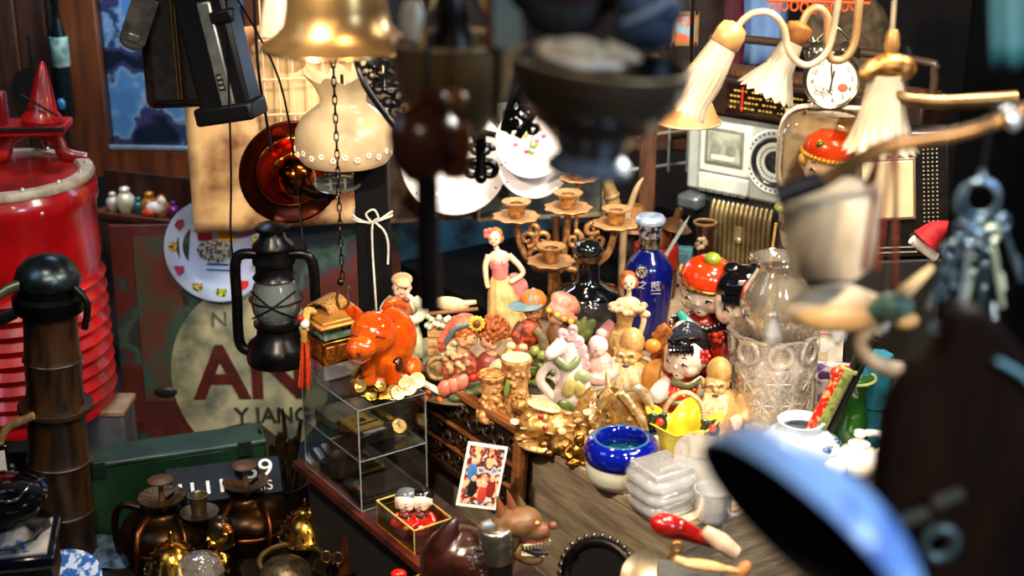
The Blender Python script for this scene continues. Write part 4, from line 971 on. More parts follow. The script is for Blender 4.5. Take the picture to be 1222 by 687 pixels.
# black iron openwork
IR = m('#08090b', .25, .6, coat=.4)
t = T('iron_fretwork', 'black cast iron openwork bracket hanging between lampshade and dark pan', 'fretwork', ('d', 468, 100, 2.2), rt=(-10, -32, 0))
for x in (-28, 28): B().tube(cr([(x * .8, 2, 46), (x, -4, 10), (x * .85, -4, -46)], 6), 4.5, 8).o('side_bar', IR, t)
k = 0
for z in (40, 22, 4, -14, -32):
    for x in (-15, 0, 15):
        k += 1; b = B()
        b.tube(scroll(x, z, 9.5, (k * 1.9) % 6, 1.1, 1 if k % 2 else -1, 2), [2.8, 2.5, 2.2], 6, M=rot(0, 0, 0, (0, -5 + abs(x) * .12, 0)))
        b.ell((x + 5, -5, z - 7), (4, 2.5, 5), seg=8, rg=6).ell((x - 7, -4, z + 6), (3.5, 2.5, 4), seg=8, rg=6)
        b.o('scroll', IR, t)
B().box((0, -3, -48), (48, 6, 7)).o('lower_bar', IR, t, bev=2)
t = T('iron_finial', 'black cast iron scrolled drop finial before the white plates', 'finial', ('d', 574, 212, 2.2))
B().tube(cr([(-2, 0, 52), (0, 0, 30), (0, -2, 4)], 5), [9, 6, 8], 10).o('stem', IR, t)
for sx in (-1, 1):
    B().tube([(sx * (x_ - 0) * 1.0, -2, z_) for x_, y_, z_ in scroll(9, 10, 11, PI * .6, 1.2, -1, 2)], [5, 4, 3.5], 8).o('scroll', IR, t)
    B().tube([(sx * x_, -2, z_) for x_, y_, z_ in scroll(7, 34, 8, 0, 1.1, 1, 2)], [4, 3, 2.5], 8).o('scroll', IR, t)
B().ell((0, -3, 0), (7, 5, 7)).o('drop', IR, t)
for sx in (-1, 1): B().tube([(sx * 18, 0, 52), (0, 0, 56)], 4).o('cross_bar', IR, t)
t = T('iron_bracket', 'small black openwork bracket beside the flowered plate top', 'bracket', ('d', 620, 138, 2.25), rt=(0, 24, 0))
for x in (-14, 12): B().tube(cr([(x, 0, 40), (x * 1.1, -2, 10), (x * .7, -2, -24)], 5), 5, 8).o('side_bar', IR, t)
for i, z in enumerate((32, 18, 4, -10)):
    B().tube(scroll(-10 + 8 * (i % 2), z - 6, 7, i + 2, 1.1, -1, 2), [3.5, 3, 2.5], 6).ell((6, -2, z - 4), (5, 3, 5)).o('scroll', IR, t)
    B().tube(scroll(0 + 3 * (-1) ** i, z, 8, i, 1.1, 1, 2), [3, 2.5, 2], 6).o('scroll', IR, t)
B().tube([(22 + x_ * .8, -2, z_ - 6) for x_, y_, z_ in scroll(0, 0, 9, 2.5, 1.1, 1, 2)], [3.5, 3, 2.5], 8).o('scroll', IR, t)
B().tube(cr([(14, 0, 34), (22, -1, 18), (30, 0, 10)], 5), [3, 4, 2]).o('red_tip', m('#b5331a', .3, coat=.4), t)

# ================================================================ candelabra
t = T('gilt_candelabra', 'ornate gilt candelabra with leafy drip pans and four cups', 'candelabra', (662, 372))
GC = m('#c4925a', .42, .45, c2='#8a5a30', sc=90, bump=.2)
GP = m('#c29a6c', .5, .3, c2='#b08456', sc=120, bump=.15)
s0 = SC[t.name]
B().lathe([(30, 0), (32, 4), (16, 12), (8, 24), (5, 60), (4, 110), (6, 118)], 24).o('stem', m('#7a5330', .4, .6, bump=.2), t)
def cup(b1, b2, x, y, z, r=24):
    b1.lathe([(3, z), (r * .5, z + 2), (r, z + 3), (r * 1.14, z + 6), (r * 1.1, z + 7), (r * .5, z + 4.5), (3, z + 4)], 40, M=rot(0, 0, 0, (x, y, 0)), fold=(9, .07, 0))
    b2.lathe([(6, z + 3), (10, z + 8), (10.5, z + 19), (12, z + 21), (11, z + 21), (8, z + 9), (2, z + 8)], 24, M=rot(0, 0, 0, (x, y, 0)))
    b1.lathe([(9, z + 20), (16, z + 22), (17, z + 24.5), (15, z + 25), (8, z + 22)], 32, M=rot(0, 0, 0, (x, y, 0)), fold=(16, .04, 0), loop=True)
cups = [(-46, 4, 112), (14, 0, 124), (-6, -34, 70), (70, -4, 106)]
for x, y, z in cups:
    a, c = B(), B(); cup(a, c, x, y, z); a.o('drip_pan', GP, t); c.o('candle_cup', GC, t)
for x, y, z in cups:
    b = B(); b.tube(cr([(0, 0, 60), (x * .4, y * .4, 54), (x * .85, y * .85, z - 34), (x, y, z + 2)], 6), [4, 5, 4.5, 4], 8)
    if abs(x) > 20:
        sx = 1 if x > 0 else -1
        for cx, cz, r, tt in ((.5, 70, 14, 1.3), (.3, 92, 11, -1.2), (.72, 92, 10, 1.2), (.6, 104, 8, 1)):
            b.tube([(p[0], y * .5 - 3, p[2]) for p in scroll(x * cx, cz, r, 1.5 * sx, abs(tt), 1 if tt > 0 else -1, 2)], [4, 3.4, 2.6, 2], 8)
    b.o('scroll_arm', GC, t)
# drop a second tall cup of another candlestick, seen above at the plates
t = T('gilt_candle_cup', 'single gilt leafy candle cup on a thin stem before the framed panel', 'candlestick', ('d', 690, 212, 3.2))
a, c = B(), B(); cup(a, c, 0, 0, -6, 20); a.o('drip_pan', GP, t); c.o('candle_cup', GC, t)
B().tube([(0, 0, -4), (-2, 0, -60), (-8, 6, -200)], 2.6).o('stem', GC, t)

# decanter, blue bottle and neighbours
t = T('glass_decanter', 'smoky glass decanter with black domed cap and shoulders', 'decanter', (700, 404))
B().lathe([(34, 0), (38, 3), (41, 30), (41, 52), (36, 60), (20, 64), (16, 68)], 40).o('decanter_body', m('#4a4644', .06, tr=.5, spec=.8, coat=.5, c2='#2c2a2a', sc=10), t)
B().lathe([(38, 58), (36, 63), (20, 69), (14, 76), (13, 98), (16, 100)], 40).o('shoulder', m('#0a0c0d', .1, coat=1), t)
B().lathe([(15, 98), (17, 101), (17, 106), (14, 108)], 32).o('neck_ring', m('#7d6640', .25, .9), t)
B().lathe([(16, 108), (18, 111), (17, 117), (12, 122), (1, 124)], 32).o('cap', m('#111416', .12, coat=1), t)
t = T('blue_bottle', 'cobalt blue liquor bottle with silver collar and white characters', 'bottle', (771, 410))
BB = m('#0a1670', .16, c2='#070f55', sc=12, coat=.7)
B().lathe([(20, 0), (23, 3), (26, 40), (29, 80), (28, 96), (22, 108), (13, 117), (10, 121), (10, 128)], 48).o('bottle_body', BB, t)
B().lathe([(11.5, 120), (12.5, 121), (12.5, 133), (11, 134)], 32).o('silver_collar', m('#b9bac0', .2, 1, c2='#8d8f98', sc=60), t)
B().lathe([(12.5, 134), (14.5, 146), (15.5, 152), (12, 152.5)], 32).o('patterned_neck', m('#c9cbd4', .2, .8, c2='#22305f', sc=110, lo=.47, hi=.53), t)
B().lathe([(17, 151), (18, 153), (18, 156), (15, 160), (8, 162), (1, 162.5)], 36).o('cap', m('#b8c6dc', .25, .4, c2='#8fa3c4', sc=60), t)
WL = m('#d9dce6', .4)
txt('lettering', '之', 11, WL, t, rot(90, 0, -8, (-9, -27.5, 84)), .3)
txt('lettering', '藍', 13, WL, t, rot(90, 0, 8, (6, -28, 82)), .3)
B().box((6, -28.2, 74), (12, .6, .8)).o('underline', WL, t)
B().ell((15, -25.5, 80), (1.6, .6, 2)).o('red_seal', m('#a01820', .4), t)
B().box((4, -27.2, 66), (5, .6, 4)).o('label_mark', m('#6070b8', .4), t)
t = T('bamboo_ladle', 'pale bamboo tube ladle leaning behind the candelabra', 'ladle', ('d', 738, 262, 3.35), rt=(0, -17, 0))
BAMB = m('#9a7c50', .5, c2='#6a5030', sc=30)
B().lathe([(9, 0), (10, 2), (8, 30), (9, 34), (8, 36), (7, 62), (8.5, 64), (8.5, 68)], 20).o('tube', BAMB, t); B().lathe([(9, 28), (10.5, 31), (9, 34)], 20).o('node_ring', BAMB, t)
B().box((0, 0, -38), (8, 8, 78)).o('stake', m('#3a2a1c', .6), t)
t = T('horn_tusk', 'slim curved pale horn standing by the gilt candle cup', 'horn', ('d', 743, 300, 3.3))
B().tube(cr([(0, 0, -90), (0, 0, 10), (4, 0, 40), (14, 2, 76), (22, 3, 90)], 6), [4.5, 4.5, 4.5, 3.5, 1], 10).o('horn_body', m('#b09470', .4, c2='#8d7252', sc=20), t)
t = T('wooden_post', 'brown wooden upright with pale ring behind the blue bottle', 'post', ('d', 769, 300, 3.5))
B().box((0, 0, 110), (19, 16, 254)).o('upright', m('#55351f', .6, c2='#38200f', sc=14, st=(4, 4, .6)), t, bev=2)
B().lathe([(13, 28), (15, 30), (15, 36), (13, 38)], 20).o('ring', m('#a8906c', .4, .5), t)
B().box((0, 0, -10), (23, 20, 14)).o('upright_foot', m('#38200f', .6), t)
t = T('copper_jug', 'tarnished copper jug with domed lid behind the blue bottle cap', 'jug', ('d', 782, 335, 3.3))
B().lathe([(24, -18), (26, 0), (24, 40), (18, 58), (14, 66)], 28).o('jug_body', m('#4a2414', .35, .7, c2='#6a3418', sc=20), t)
B().lathe([(18, 66), (21, 68), (12, 76), (5, 80), (4, 92), (1, 94)], 24, M=rot(0, 12, 0, (6, 0, 0))).o('lid', m('#7d5a34', .3, .85), t)
B().lathe([(27, 20), (28, 22), (26, 46)], 28).o('red_band', m('#8c1a10', .3), t)
t = T('octagon_cap', 'small copper faceted cup upside down behind the blue bottle', 'cup', ('d', 757, 270, 3.4))
B().lathe([(12, 0), (13, 3), (16, 16), (11, 26), (9, 27)], 8).o('cup_body', m('#9a6a3a', .4, .5), t, sm=False); B().lathe([(14, -8), (20, -4), (17, 0)], 16).o('saucer', m('#5a3a22', .4, .5), t); B().box((0, 0, -34), (16, 16, 54)).o('stand', m('#2c1a10', .6), t)
t = T('paper_pad', 'pale blue paper pad stack beside the blue bottle', 'paper pad', ('d', 800, 306, 3.35), rz=-14)
B().box((0, 10, -4), (50, 30, 22)).o('pad', m('#4a7f8c', .6, c2='#3a6672', sc=20), t, bev=1); B().box((0, 10, -24), (54, 34, 16)).o('pad_base', m('#8f8a70', .6), t, bev=1)
t = T('letter_knife', 'thin pale blade leaning on the blue paper pad', 'knife', ('d', 795, 304, 3.2), rt=(0, 28, 0))
B().prism([(-2, 0), (2, 0), (2.4, 40), (0, 56), (-2, 42)], 1.2).o('blade', m('#b8c4c4', .25, .6), t); B().box((0, .6, -8), (5, 3, 18)).o('grip', m('#8a8a80', .4), t)
t = T('stoneware_vase', 'small brown glazed vase with pale flower relief behind the red cap', 'vase', (838, 336))
B().lathe(shell([(10, 0), (15, 10), (16, 26), (12, 40), (11, 62), (14, 72), (14.5, 75)], 2.5), 28, loop=True).o('vase_body', m('#3a1c0e', .15, c2='#1f0e08', sc=40, coat=.8), t)
B().ring((0, 0, 74), 13, 1.6).o('rim', m('#8a6a4a', .2, coat=.6), t)
for k in range(7): B().ell((-5 + 4.5 * cos(k), -12.5, 52 + 6 * sin(k * 1.1)), (3.6, 2.4, 3.2), seg=8, rg=6).o('flower_relief', m('#b09a80', .3, c2='#6a4a34', sc=80, coat=.5), t)

# ribbed case + boombox
BX = ('d', 822, 322, 3.5)
t = T('ribbed_radio', 'black case with gold ribbed metal grille under the silver boombox', 'radio', ('d', 822, 322, 3.5), rz=-37)
t.location.z = .6; k_ = SC[t.name]
hR = .195 / k_
B().box((125, 45, hR / 2), (250, 88, hR)).o('case_body', m('#0d0e10', .35, c2='#17191b', sc=20), t, bev=8)
B().box((2, -1, hR - 10), (30, 30, 18)).o('corner_cap', m('#6f7a80', .3, .6), t, bev=5)
b = B()
for k in range(13): b.tube([(28 + k * 6.2, -1, 12), (28 + k * 6.2, -2, hR - 22), (28 + k * 6.2, 2, hR - 8), (28 + k * 6.2, 12, hR - 1)], 3, 8)
b.o('rib_pattern', m('#a18f66', .3, .7, c2='#80704c', sc=20), t)
B().box((65, 2, hR / 2 - 4), (80, 4, hR - 14)).o('grille_plate', m('#4d432c', .4, .6), t)
B().box((66, -5, hR * .6), (9, 3, 16)).ell((66, -6, hR * .6 - 8), (5, 2, 4)).o('badge', m('#c7b78c', .3, .7), t)
t = T('boombox', 'silver cassette radio with round speaker and brown tuning dial', 'radio', ('d', 818, 224, 3.455), rz=-37)
t.location.z = .797
SV = m('#c2ccc8', .35, .25, c2='#b2bcb8', sc=20)
SVL = m('#dbe1dc', .3, .1, c2='#ccd4ce', sc=20)
BR = m('#2a1810', .4, c2='#1a0e09', sc=18)
B().box((140, 40, 46), (280, 80, 92)).o('lower_body', SV, t, bev=4)
B().box((140, 44, 114), (276, 70, 46)).o('tuner_body', BR, t, bev=3)
B().box((140, 40, 90), (282, 82, 4)).o('seam_strip', m('#8f938c', .3, .6), t)
cdoor = B().box((52, -2, 56), (66, 5, 60)).o('cassette_door', SVL, t, bev=2)
B().box((52, -5, 58), (50, 2, 44)).o('door_frame', m('#9aa29a', .25, .5), cdoor, bev=2)
B().box((52, -6.5, 58), (42, 1, 36)).o('door_window', m('#aeb5a6', .08, c2='#7f8678', sc=30, coat=1), cdoor)
for x in (42, 62): B().lathe([(6, 0), (6, 1.2)], 20, M=rot(90, 0, 0, (x, -7, 56))).o('reel', m('#8a9082', .3), cdoor)
B().box((52, -8, 46), (30, 1, 6)).o('tape_edge', m('#d7d9d0', .3), cdoor)
kf = B().box((52, -2, 14), (66, 6, 20)).o('key_flap', SVL, t, bev=2)
for k in range(6): B().box((26 + k * 10.5, -5.5, 4), (9, 3, 4)).o('key', m('#7e847c', .35, .4), kf, bev=.6)
SX, SZ = 116, 50
spk = B().lathe([(38, 0), (38, 3), (36, 4), (35, 3), (1, 2.5)], 48, M=rot(90, 0, 0, (SX, 0, SZ))).o('speaker_plate', SVL, t)
b = B()
for k in range(34):
    a = 2 * PI * k / 34; b.ell((SX + 33.5 * cos(a), -3.4, SZ + 33.5 * sin(a)), (1.35, .8, 1.35), seg=8, rg=5)
b.o('dot_pattern', m('#1c1d1c', .6), spk)
B().lathe([(29, 0), (29, 3), (27, 4), (24, 1), (14, -1), (13, 1), (1, 2)], 44, M=rot(90, 0, 0, (SX, -2, SZ))).o('speaker_cone', m('#15181b', .3, c2='#23282c', sc=30, coat=.3), spk)
b = B()
for k in range(30):
    a = 2 * PI * k / 30; b.ell((SX + 18 * cos(a), -4, SZ + 18 * sin(a)), (1, 1.6, 1), seg=6, rg=4)
b.o('ring_pattern', m('#6a7176', .3, .6), spk)
B().box((SX, -5, SZ), (12, 3, 5)).box((SX, -5, SZ), (5, 3, 14)).o('centre_badge', m('#50585c', .3, .7), spk)
dg_ = B().box((110, 8, 114), (130, 3, 34)).o('dial_glass', m('#1a0f0a', .1, coat=.8), t)
DL = m('#c9a84e', .4)
for r_ in range(4):
    for k in range(22):
        B().box((52 + k * 4.6, 5.8, 124 - r_ * 6.5), (3.2 if (k * 7 + r_ * 3) % 4 else 1.2, 1, 1.8)).o('dial_mark', DL, dg_) if (k + r_) % 5 else None
B().box((66, 5.4, 115), (1.8, 1, 28)).o('tuning_needle', m('#c8281a', .4), dg_)
B().box((176, 6, 114), (44, 3, 34)).o('grille_panel', m('#3a2318', .4), t)
b = B()
for k in range(40): b.box((8 + k * 6.8, 44, 139), (5.6, 40, 6))
b.o('ridge_pattern', m('#5f4128', .4, c2='#4a311d', sc=30), t)
B().tube(cr([(6, 40, 120), (4, 40, 165), (30, 40, 176), (250, 40, 176), (274, 40, 165), (272, 40, 120)], 5), 5).o('carry_handle', m('#3a2a1e', .4), t)
# books or boxes behind, cloths
t = T('blue_shirt', 'pale blue cloth hanging behind the glass flower lamps', 'cloth', ('d', 908, 72, 3.9))
b = B(); n = 10
co = [(-26 + 56 * i / n, 4 * sin(i * 1.4), -4 + 110 * j / 4) for i in range(n + 1) for j in range(5)]
b._new(co, [(i * 5 + j, (i + 1) * 5 + j, (i + 1) * 5 + j + 1, i * 5 + j + 1) for i in range(n) for j in range(4)])
x = b.o('cloth_sheet', m('#86a9dc', .7, c2='#6d92cc', sc=10), t); x.modifiers.new('thick', 'SOLIDIFY').thickness = .004
B().tube([(-30, 0, 108), (34, 0, 108)], 3).o('hanging_rod', BLACK, t)
t = T('maroon_scarf', 'dark maroon scarf hanging beside the pale blue cloth', 'scarf', ('d', 872, 92, 3.85))
B().tube(cr([(0, 0, -6), (2, 0, 40), (-2, 0, 110)], 5), [10, 13, 11], 12, fl=.5).o('scarf_body', m('#5a0f26', .7, c2='#3c0a1a', sc=30), t)
B().tube([(-6, 0, -6), (-6, 0, -16)], 3).o('fringe', m('#5a0f26', .7), t)
t = T('burlap_sack', 'brown grey burlap sack behind the twin bell clock', 'sack', ('d', 1008, 70, 3.7))
b = B(); b.ell((0, 0, 24), (54, 26, 56)).ell((-20, -6, 60), (26, 20, 40))
b.o('sack_body', m('#6d5a42', .85, c2='#4f3f2c', sc=40, bump=.6, bsc=120), t, rm=3, disp=(6, 24)); B().ring((-6, 0, 88), 22, 3).o('tie', m('#b0501a', .5), t)
t = T('orange_net', 'orange plastic net trim hanging above the twin bell clock', 'net', ('d', 968, 6, 3.3))
for k in range(9): B().ring((-44 + k * 12, 0, -3 + 2 * sin(k)), 5.5, 1.4, ax='y', sx=.8).o('net_loop', m('#d05a22', .4), t)
B().tube([(-54, 0, 6), (70, 0, 2)], 2.4).o('net_cord', m('#d05a22', .4), t)
t = T('dark_coat', 'dark clothing hanging behind the pan and glass flower lamp', 'coat', ('d', 826, 120, 3.9))
b = B(); n = 10
co = [(-60 + 110 * i / n, 6 * sin(i * 1.7), 0 + 170 * j / 5) for i in range(n + 1) for j in range(6)]
b._new(co, [(i * 6 + j, (i + 1) * 6 + j, (i + 1) * 6 + j + 1, i * 6 + j + 1) for i in range(n) for j in range(5)])
x = b.o('coat_body', m('#17110f', .8, c2='#2b1a14', sc=12), t); x.modifiers.new('thick', 'SOLIDIFY').thickness = .006
B().tube([(-60, 0, 170), (52, 0, 170)], 3).o('hanging_rod', BLACK, t)
t = T('gilt_picture', 'small gilt framed picture corner behind the dark pan', 'picture frame', ('d', 817, 40, 3.6))
for c, s_ in (((0, 0, 24), (30, 4, 4)), ((0, 0, -12), (30, 4, 4)), ((14, 0, 6), (4, 4, 40)), ((-14, 0, 6), (4, 4, 40))): B().box(c, s_).o('frame_bar', m('#9a7a4a', .4, .4), t)
B().box((0, 2, 6), (26, 2, 34)).o('picture', m('#7fa2b4', .5, c2='#b85a30', sc=26, lo=.45, hi=.55), t)
t = T('cone_shade', 'tan conical lampshade behind the ribbed glass flower shade', 'lampshade', ('d', 822, 146, 2.6))
B().lathe(shell([(38, 0), (36, 3), (22, 34), (12, 60)], 1.6), 36, loop=True).o('shade_body', m('#c08a54', .6, c2='#a87442', sc=20), t); B().ring((0, 0, 1), 38, 1.6, seg=40).o('rim', m('#d0a878', .5), t)
B().tube([(0, 0, 56), (-2, 0, 160)], 2.5).o('stem', BRASSD, t)
t = T('wire_shelf', 'pale wire grid shelf behind the wooden upright', 'wire shelf', ('d', 790, 195, 3.7))
for z in (0, 40): B().tube([(-40, 0, z - 8), (52, 0, z + 4)], 1.8, 6).o('wire', m('#aeb5ac', .4), t)
for x in (-18, 8, 30): B().tube([(x, 0, -10), (x, 0, 60)], 1.6, 6).o('wire', m('#aeb5ac', .4), t)
B().box((0, 14, 30), (60, 10, 34)).o('basket_goods', m('#6a3a24', .6, c2='#2c3a3a', sc=20), t, bev=2)
# ================================================================ figurines on the crate (px units; depth y away from the viewer)
IV = m('#e6cf9a', .3, c2='#d9bc84', sc=40, coat=.3)
PINK = m('#d58a84', .35, c2='#c4716e', sc=40, coat=.2)
ORH = m('#c8743a', .45, c2='#a85a28', sc=90, bump=.3)
SKF = m('#eccdae', .3, c2='#e2b998', sc=50, coat=.3)
OLIVE = m('#8a9256', .4, c2='#6a7442', sc=40)
GREEN = m('#3d5a26', .35, c2='#6d7f3c', sc=70, coat=.2)
ORANGE = m('#d06a22', .4, c2='#a84a14', sc=60)
YEL = m('#dcb94a', .4, c2='#c89a30', sc=60)
TAN = m('#c89a62', .5, c2='#8f6236', sc=60, bump=.3)
DKB = m('#2c1c14', .5)
def eyes(t, c, r, sp=.36, yaw=0, z=.1, mouth='#a8483c'):
    t = head_of(t)
    for sx in (-1, 1):
        a = R(yaw + sx * 24); B().ell((c[0] + r * .96 * sin(a), c[1] - r * .96 * cos(a), c[2] + r * z), r * .12, seg=8, rg=6).o('eye', m('#1c1210', .2, coat=.5), t)
    a = R(yaw); B().ell((c[0] + r * .97 * sin(a), c[1] - r * .97 * cos(a), c[2] - r * .42), (r * .2, r * .08, r * .07), seg=8, rg=6).o('mouth', m(mouth, .3), t)
def skirt(b, pts, rad, n=9, amp=.1):
    """stack of folded rings along a leaning axis"""
    co = []; fs = []; sg = 40
    for i, (p, r) in enumerate(zip(pts, rad)):
        f = (i / (len(pts) - 1))
        for k in range(sg):
            a = 2 * PI * k / sg; q = r * (1 + amp * f * cos(n * a + i * .25))
            co.append((p[0] + q * cos(a), p[1] + q * .85 * sin(a), p[2]))
    for i in range(len(pts) - 1):
        for k in range(sg):
            k2 = (k + 1) % sg; fs.append((i * sg + k, i * sg + k2, (i + 1) * sg + k2, (i + 1) * sg + k))
    fs.append(tuple(range(sg))); fs.append(tuple((len(pts) - 1) * sg + k for k in range(sg - 1, -1, -1)))
    b._new(co, fs); return b
# dancer in pink
t = T('lady_figurine', 'tall dancer figurine in pink bodice with hand on hip', 'figurine', (598, 396))
b = head(B(), (-7, -1, 118), (7.5, 8, 9.5), -12, 0, False)
b.tube([(-6, 0, 108), (-4, 0, 102)], [3.2, 3.5], 10).ell((-2, 0, 94), (13, 7, 9)).tube(cr([(-14, 0, 97), (-18, -2, 84), (-17, -4, 66), (-15, -6, 58)], 5), [4, 3.6, 3, 2.6], 10)
b.tube(cr([(9, 0, 97), (20, -1, 86), (26, -2, 76), (20, -5, 70), (14, -7, 68)], 5), [4, 3.6, 3.2, 3, 2.6], 10).ell((-2, -1, 86), (10, 7, 14)).ell((13, -8, 67), (4, 3, 3))
b.o('body', SKF, t, rm=.8); eyes(t, (-7, -1, 118), 8, yaw=-12)
b = B(); b.ell((-2, -2, 85), (11.5, 8.5, 9)).ell((-6, -7, 89), (4.5, 3.5, 4)).ell((3, -7, 89), (4.5, 3.5, 4)).tube([(-1, 0, 82), (-1, 0, 68)], [10, 9.5], 16)
b.o('bodice', PINK, t, rm=.9)
skirt(B(), [(-1, 0, 72), (-1, 0, 66), (1, 0, 50), (5, 0, 30), (10, 0, 12), (14, 0, 0)], [9, 12, 16, 20, 25, 29], 10, .12).o('skirt', m('#e0bd84', .4, c2='#c89a5e', sc=40, coat=.2), t)
b = B(); b.ell((18, 2, 66), (10, 6, 8), rt=(0, 30, 0)).ell((24, 3, 58), (8, 5, 11), rt=(0, -20, 0)).tube(cr([(12, -4, 68), (22, 0, 50), (28, 2, 28), (34, 4, 10)], 5), [4, 6, 5, 3], 8, fl=.5)
b.o('sash', PINK, t, rm=1)
b = B(); b.ell((-6, 3, 122), (8.5, 8, 8)).ell((-2, 4, 116), (6, 6, 6)); b.o('hair', ORH, t, rm=.9)
b = B()
for k in range(5): b.ell((-14 + 4 * cos(k * 1.26), -2, 124 + 4 * sin(k * 1.26)), (3.6, 2.6, 3.6), seg=8, rg=6)
b.o('flower', m('#d9685e', .35), t, rm=.8)
# boy with cart
t = T('farm_boy_figurine', 'boy figurine in cap and vest beside a fruit cart', 'figurine', (496, 434), rz=-6)
LG = m('#b9bfa0', .4, c2='#9aa082', sc=40, coat=.2)
head(B(), (-14, 0, 97), (11, 11, 12), 8, 6).o('doll_head', SKF, t, rm=.8); eyes(t, (-14, 0, 97), 11, yaw=8)
b = B(); b.ell((-14, 1, 106), (13, 12, 8)).ell((-10, -9, 103), (9, 7, 3)); b.o('cap', m('#dcae88', .4, c2='#c88a60', sc=40), t, rm=.9)
b = B(); b.ell((-12, 0, 74), (16, 11, 16)).tube(cr([(-24, 0, 82), (-34, -4, 70), (-26, -12, 60), (-14, -14, 62)], 5), [7, 7, 6, 5], 10).tube(cr([(0, 0, 82), (12, -6, 72), (4, -13, 62), (-6, -14, 62)], 5), [7, 7, 6, 5], 10)
b.o('shirt', m('#d6d0b4', .4), t, rm=1); b = B(); b.ell((-12, -3, 72), (13, 10, 15)); b.o('vest', m('#b06a40', .4, c2='#8a4a2a', sc=40), t)
for sx in (-1, 1): B().ell((-12 + sx * 5, -11, 86), (5, 3, 3), rt=(0, sx * 20, 0)).o('bow_tie', m('#a8462e', .4), t)
b = B(); b.ell((-10, -14, 63), (6, 5, 5)).ell((-18, -14, 64), (5, 4, 4)); b.o('hand', SKF, t, rm=.8)
b = B(); b.ell((-10, 0, 48), (15, 12, 12)).tube(cr([(-18, -2, 48), (-22, -8, 30), (-20, -8, 12)], 5), [9, 8, 7], 12).tube(cr([(-3, -2, 48), (4, -10, 32), (4, -10, 14)], 5), [9, 8, 7], 12)
b.o('trousers', LG, t, rm=1)
for x in (-20, 5): B().ell((x, -12, 8), (6, 9, 5)).o('boot', m('#191412', .3, coat=.4), t)
b = B(); b.lathe([(30, 0), (34, 2), (30, 6), (1, 8)], 24, M=Mx.Diagonal((1.25, .7, 1, 1))); b.o('grass_base', m('#b7b58a', .5, c2='#8f8f62', sc=60, bump=.4), t)
B().box((38, 4, 34), (40, 30, 40)).o('cart_crate', m('#c89a66', .5, c2='#a87a48', sc=40, bump=.2), t, bev=1.5)
for z in (20, 32, 44): B().box((38, -11.5, z), (42, 2, 8)).o('cart_plank', m('#d2a672', .5, c2='#b08454', sc=40), t, bev=.8)
B().tube([(10, -6, 66), (76, -2, 74)], [3, 2.4], 8).o('cart_shaft', m('#8a5a34', .5), t)
b = B(); b.ell((44, 0, 78), (22, 6, 9), rt=(0, 6, 0)).tube([(60, -1, 80), (74, -1, 82)], [4, 3], 8); b.o('guitar_case', m('#e0c49a', .4), t, rm=1)
b = B()
for k in range(22): b.ell((30 + random.uniform(-14, 26), -12 + random.uniform(-4, 4), 58 + random.uniform(-6, 8)), 3.6, seg=8, rg=6)
b.o('grape_pattern', m('#c9cdb8', .35, c2='#a8ae94', sc=60), t)
b = B()
for k in range(18): b.ell((42 + random.uniform(-8, 10), -16 + random.uniform(-3, 3), 24 + random.uniform(-10, 12)), 3.4, seg=8, rg=6)
b.o('grape_pattern', m('#c9cdb8', .35, c2='#a8ae94', sc=60), t)
# straw haired couple
t = T('harvest_couple_figurine', 'two curly haired children figurine with sunflower scarf and green leaves', 'figurine', (556, 474))
b = head(B(), (2, -2, 80), (14, 13, 14), 20, 12); b.tube([(0, 0, 70), (-6, 0, 50)], [6, 8], 10); b.o('doll_head', m('#d8a478', .35), t, rm=.9); eyes(t, (2, -2, 80), 13, yaw=20)
b = head(B(), (30, 0, 76), (14, 13, 14), -35, 16); b.tube([(30, 0, 66), (32, 0, 46)], [6, 8], 10); b.o('doll_head', m('#e0b084', .35), t, rm=.9); eyes(t, (30, 0, 76), 13, yaw=-35)
def curls(c, r, n, mat, t, size=3.2, zmin=-.2):
    b = B(); b.ell((c[0], c[1] + r * .15, c[2] + r * .1), r * .95)
    for k in range(n):
        z = zmin + (1 - zmin) * (k + .5) / n; a = k * 2.4; q = math.sqrt(max(0, 1 - z * z))
        p = V((c[0] + r * q * cos(a), c[1] + r * q * sin(a), c[2] + r * z))
        d = V((random.uniform(-1, 1), random.uniform(-.5, .5), random.uniform(-1, .4))) * size
        b.tube([p - d, p + V((0, -1, 0)), p + d], [size * .35, size * .6, size * .35], 6)
    return b.o('hair', mat, t)
CUR = m('#b0622c', .5, c2='#7a3a14', sc=120, bump=.4)
curls((34, 2, 84), 16, 60, CUR, t, 6, -.3); curls((0, 1, 84), 14.5, 34, CUR, t, 5, -.1)
b = B(); b.ell((-4, 4, 90), (20, 16, 14), rt=(0, -24, 0)).tube(cr([(-16, 0, 88), (-26, -2, 72), (-28, 0, 58)], 5), [9, 7, 3], 10, fl=.5); b.o('headscarf', m('#c8684e', .4, c2='#a84a38', sc=60), t, rm=1, disp=(3, 8))
B().tube(cr([(-22, -10, 74), (-12, -13, 92), (6, -13, 99)], 5), 3, 8, fl=.6).o('scarf_band', m('#4f6a72', .4), t)
b = B()
for k in range(12): b.ell((14 + 7 * cos(k * PI / 6), -14, 100 + 7 * sin(k * PI / 6)), (3.6, 1.6, 2.4), seg=8, rg=5, rt=(0, -k * 30, 0))
b.o('sunflower_petal', YEL, t, rm=.7); B().ell((14, -16, 100), (4.6, 2.4, 4.6)).o('sunflower_centre', m('#6a3c18', .5, bump=.4), t)
b = B(); b.ell((-4, 0, 40), (20, 15, 22)).tube(cr([(-14, -4, 52), (-22, -10, 38), (-10, -16, 30)], 5), [8, 7, 6], 10); b.o('jacket', m('#c0603e', .4, c2='#6a2418', sc=60), t, rm=1, disp=(3, 8))
b = B(); b.ell((28, 0, 38), (18, 15, 22)); b.o('dress', m('#8a3a30', .4, c2='#6a2a24', sc=30), t, rm=1)
b = B()
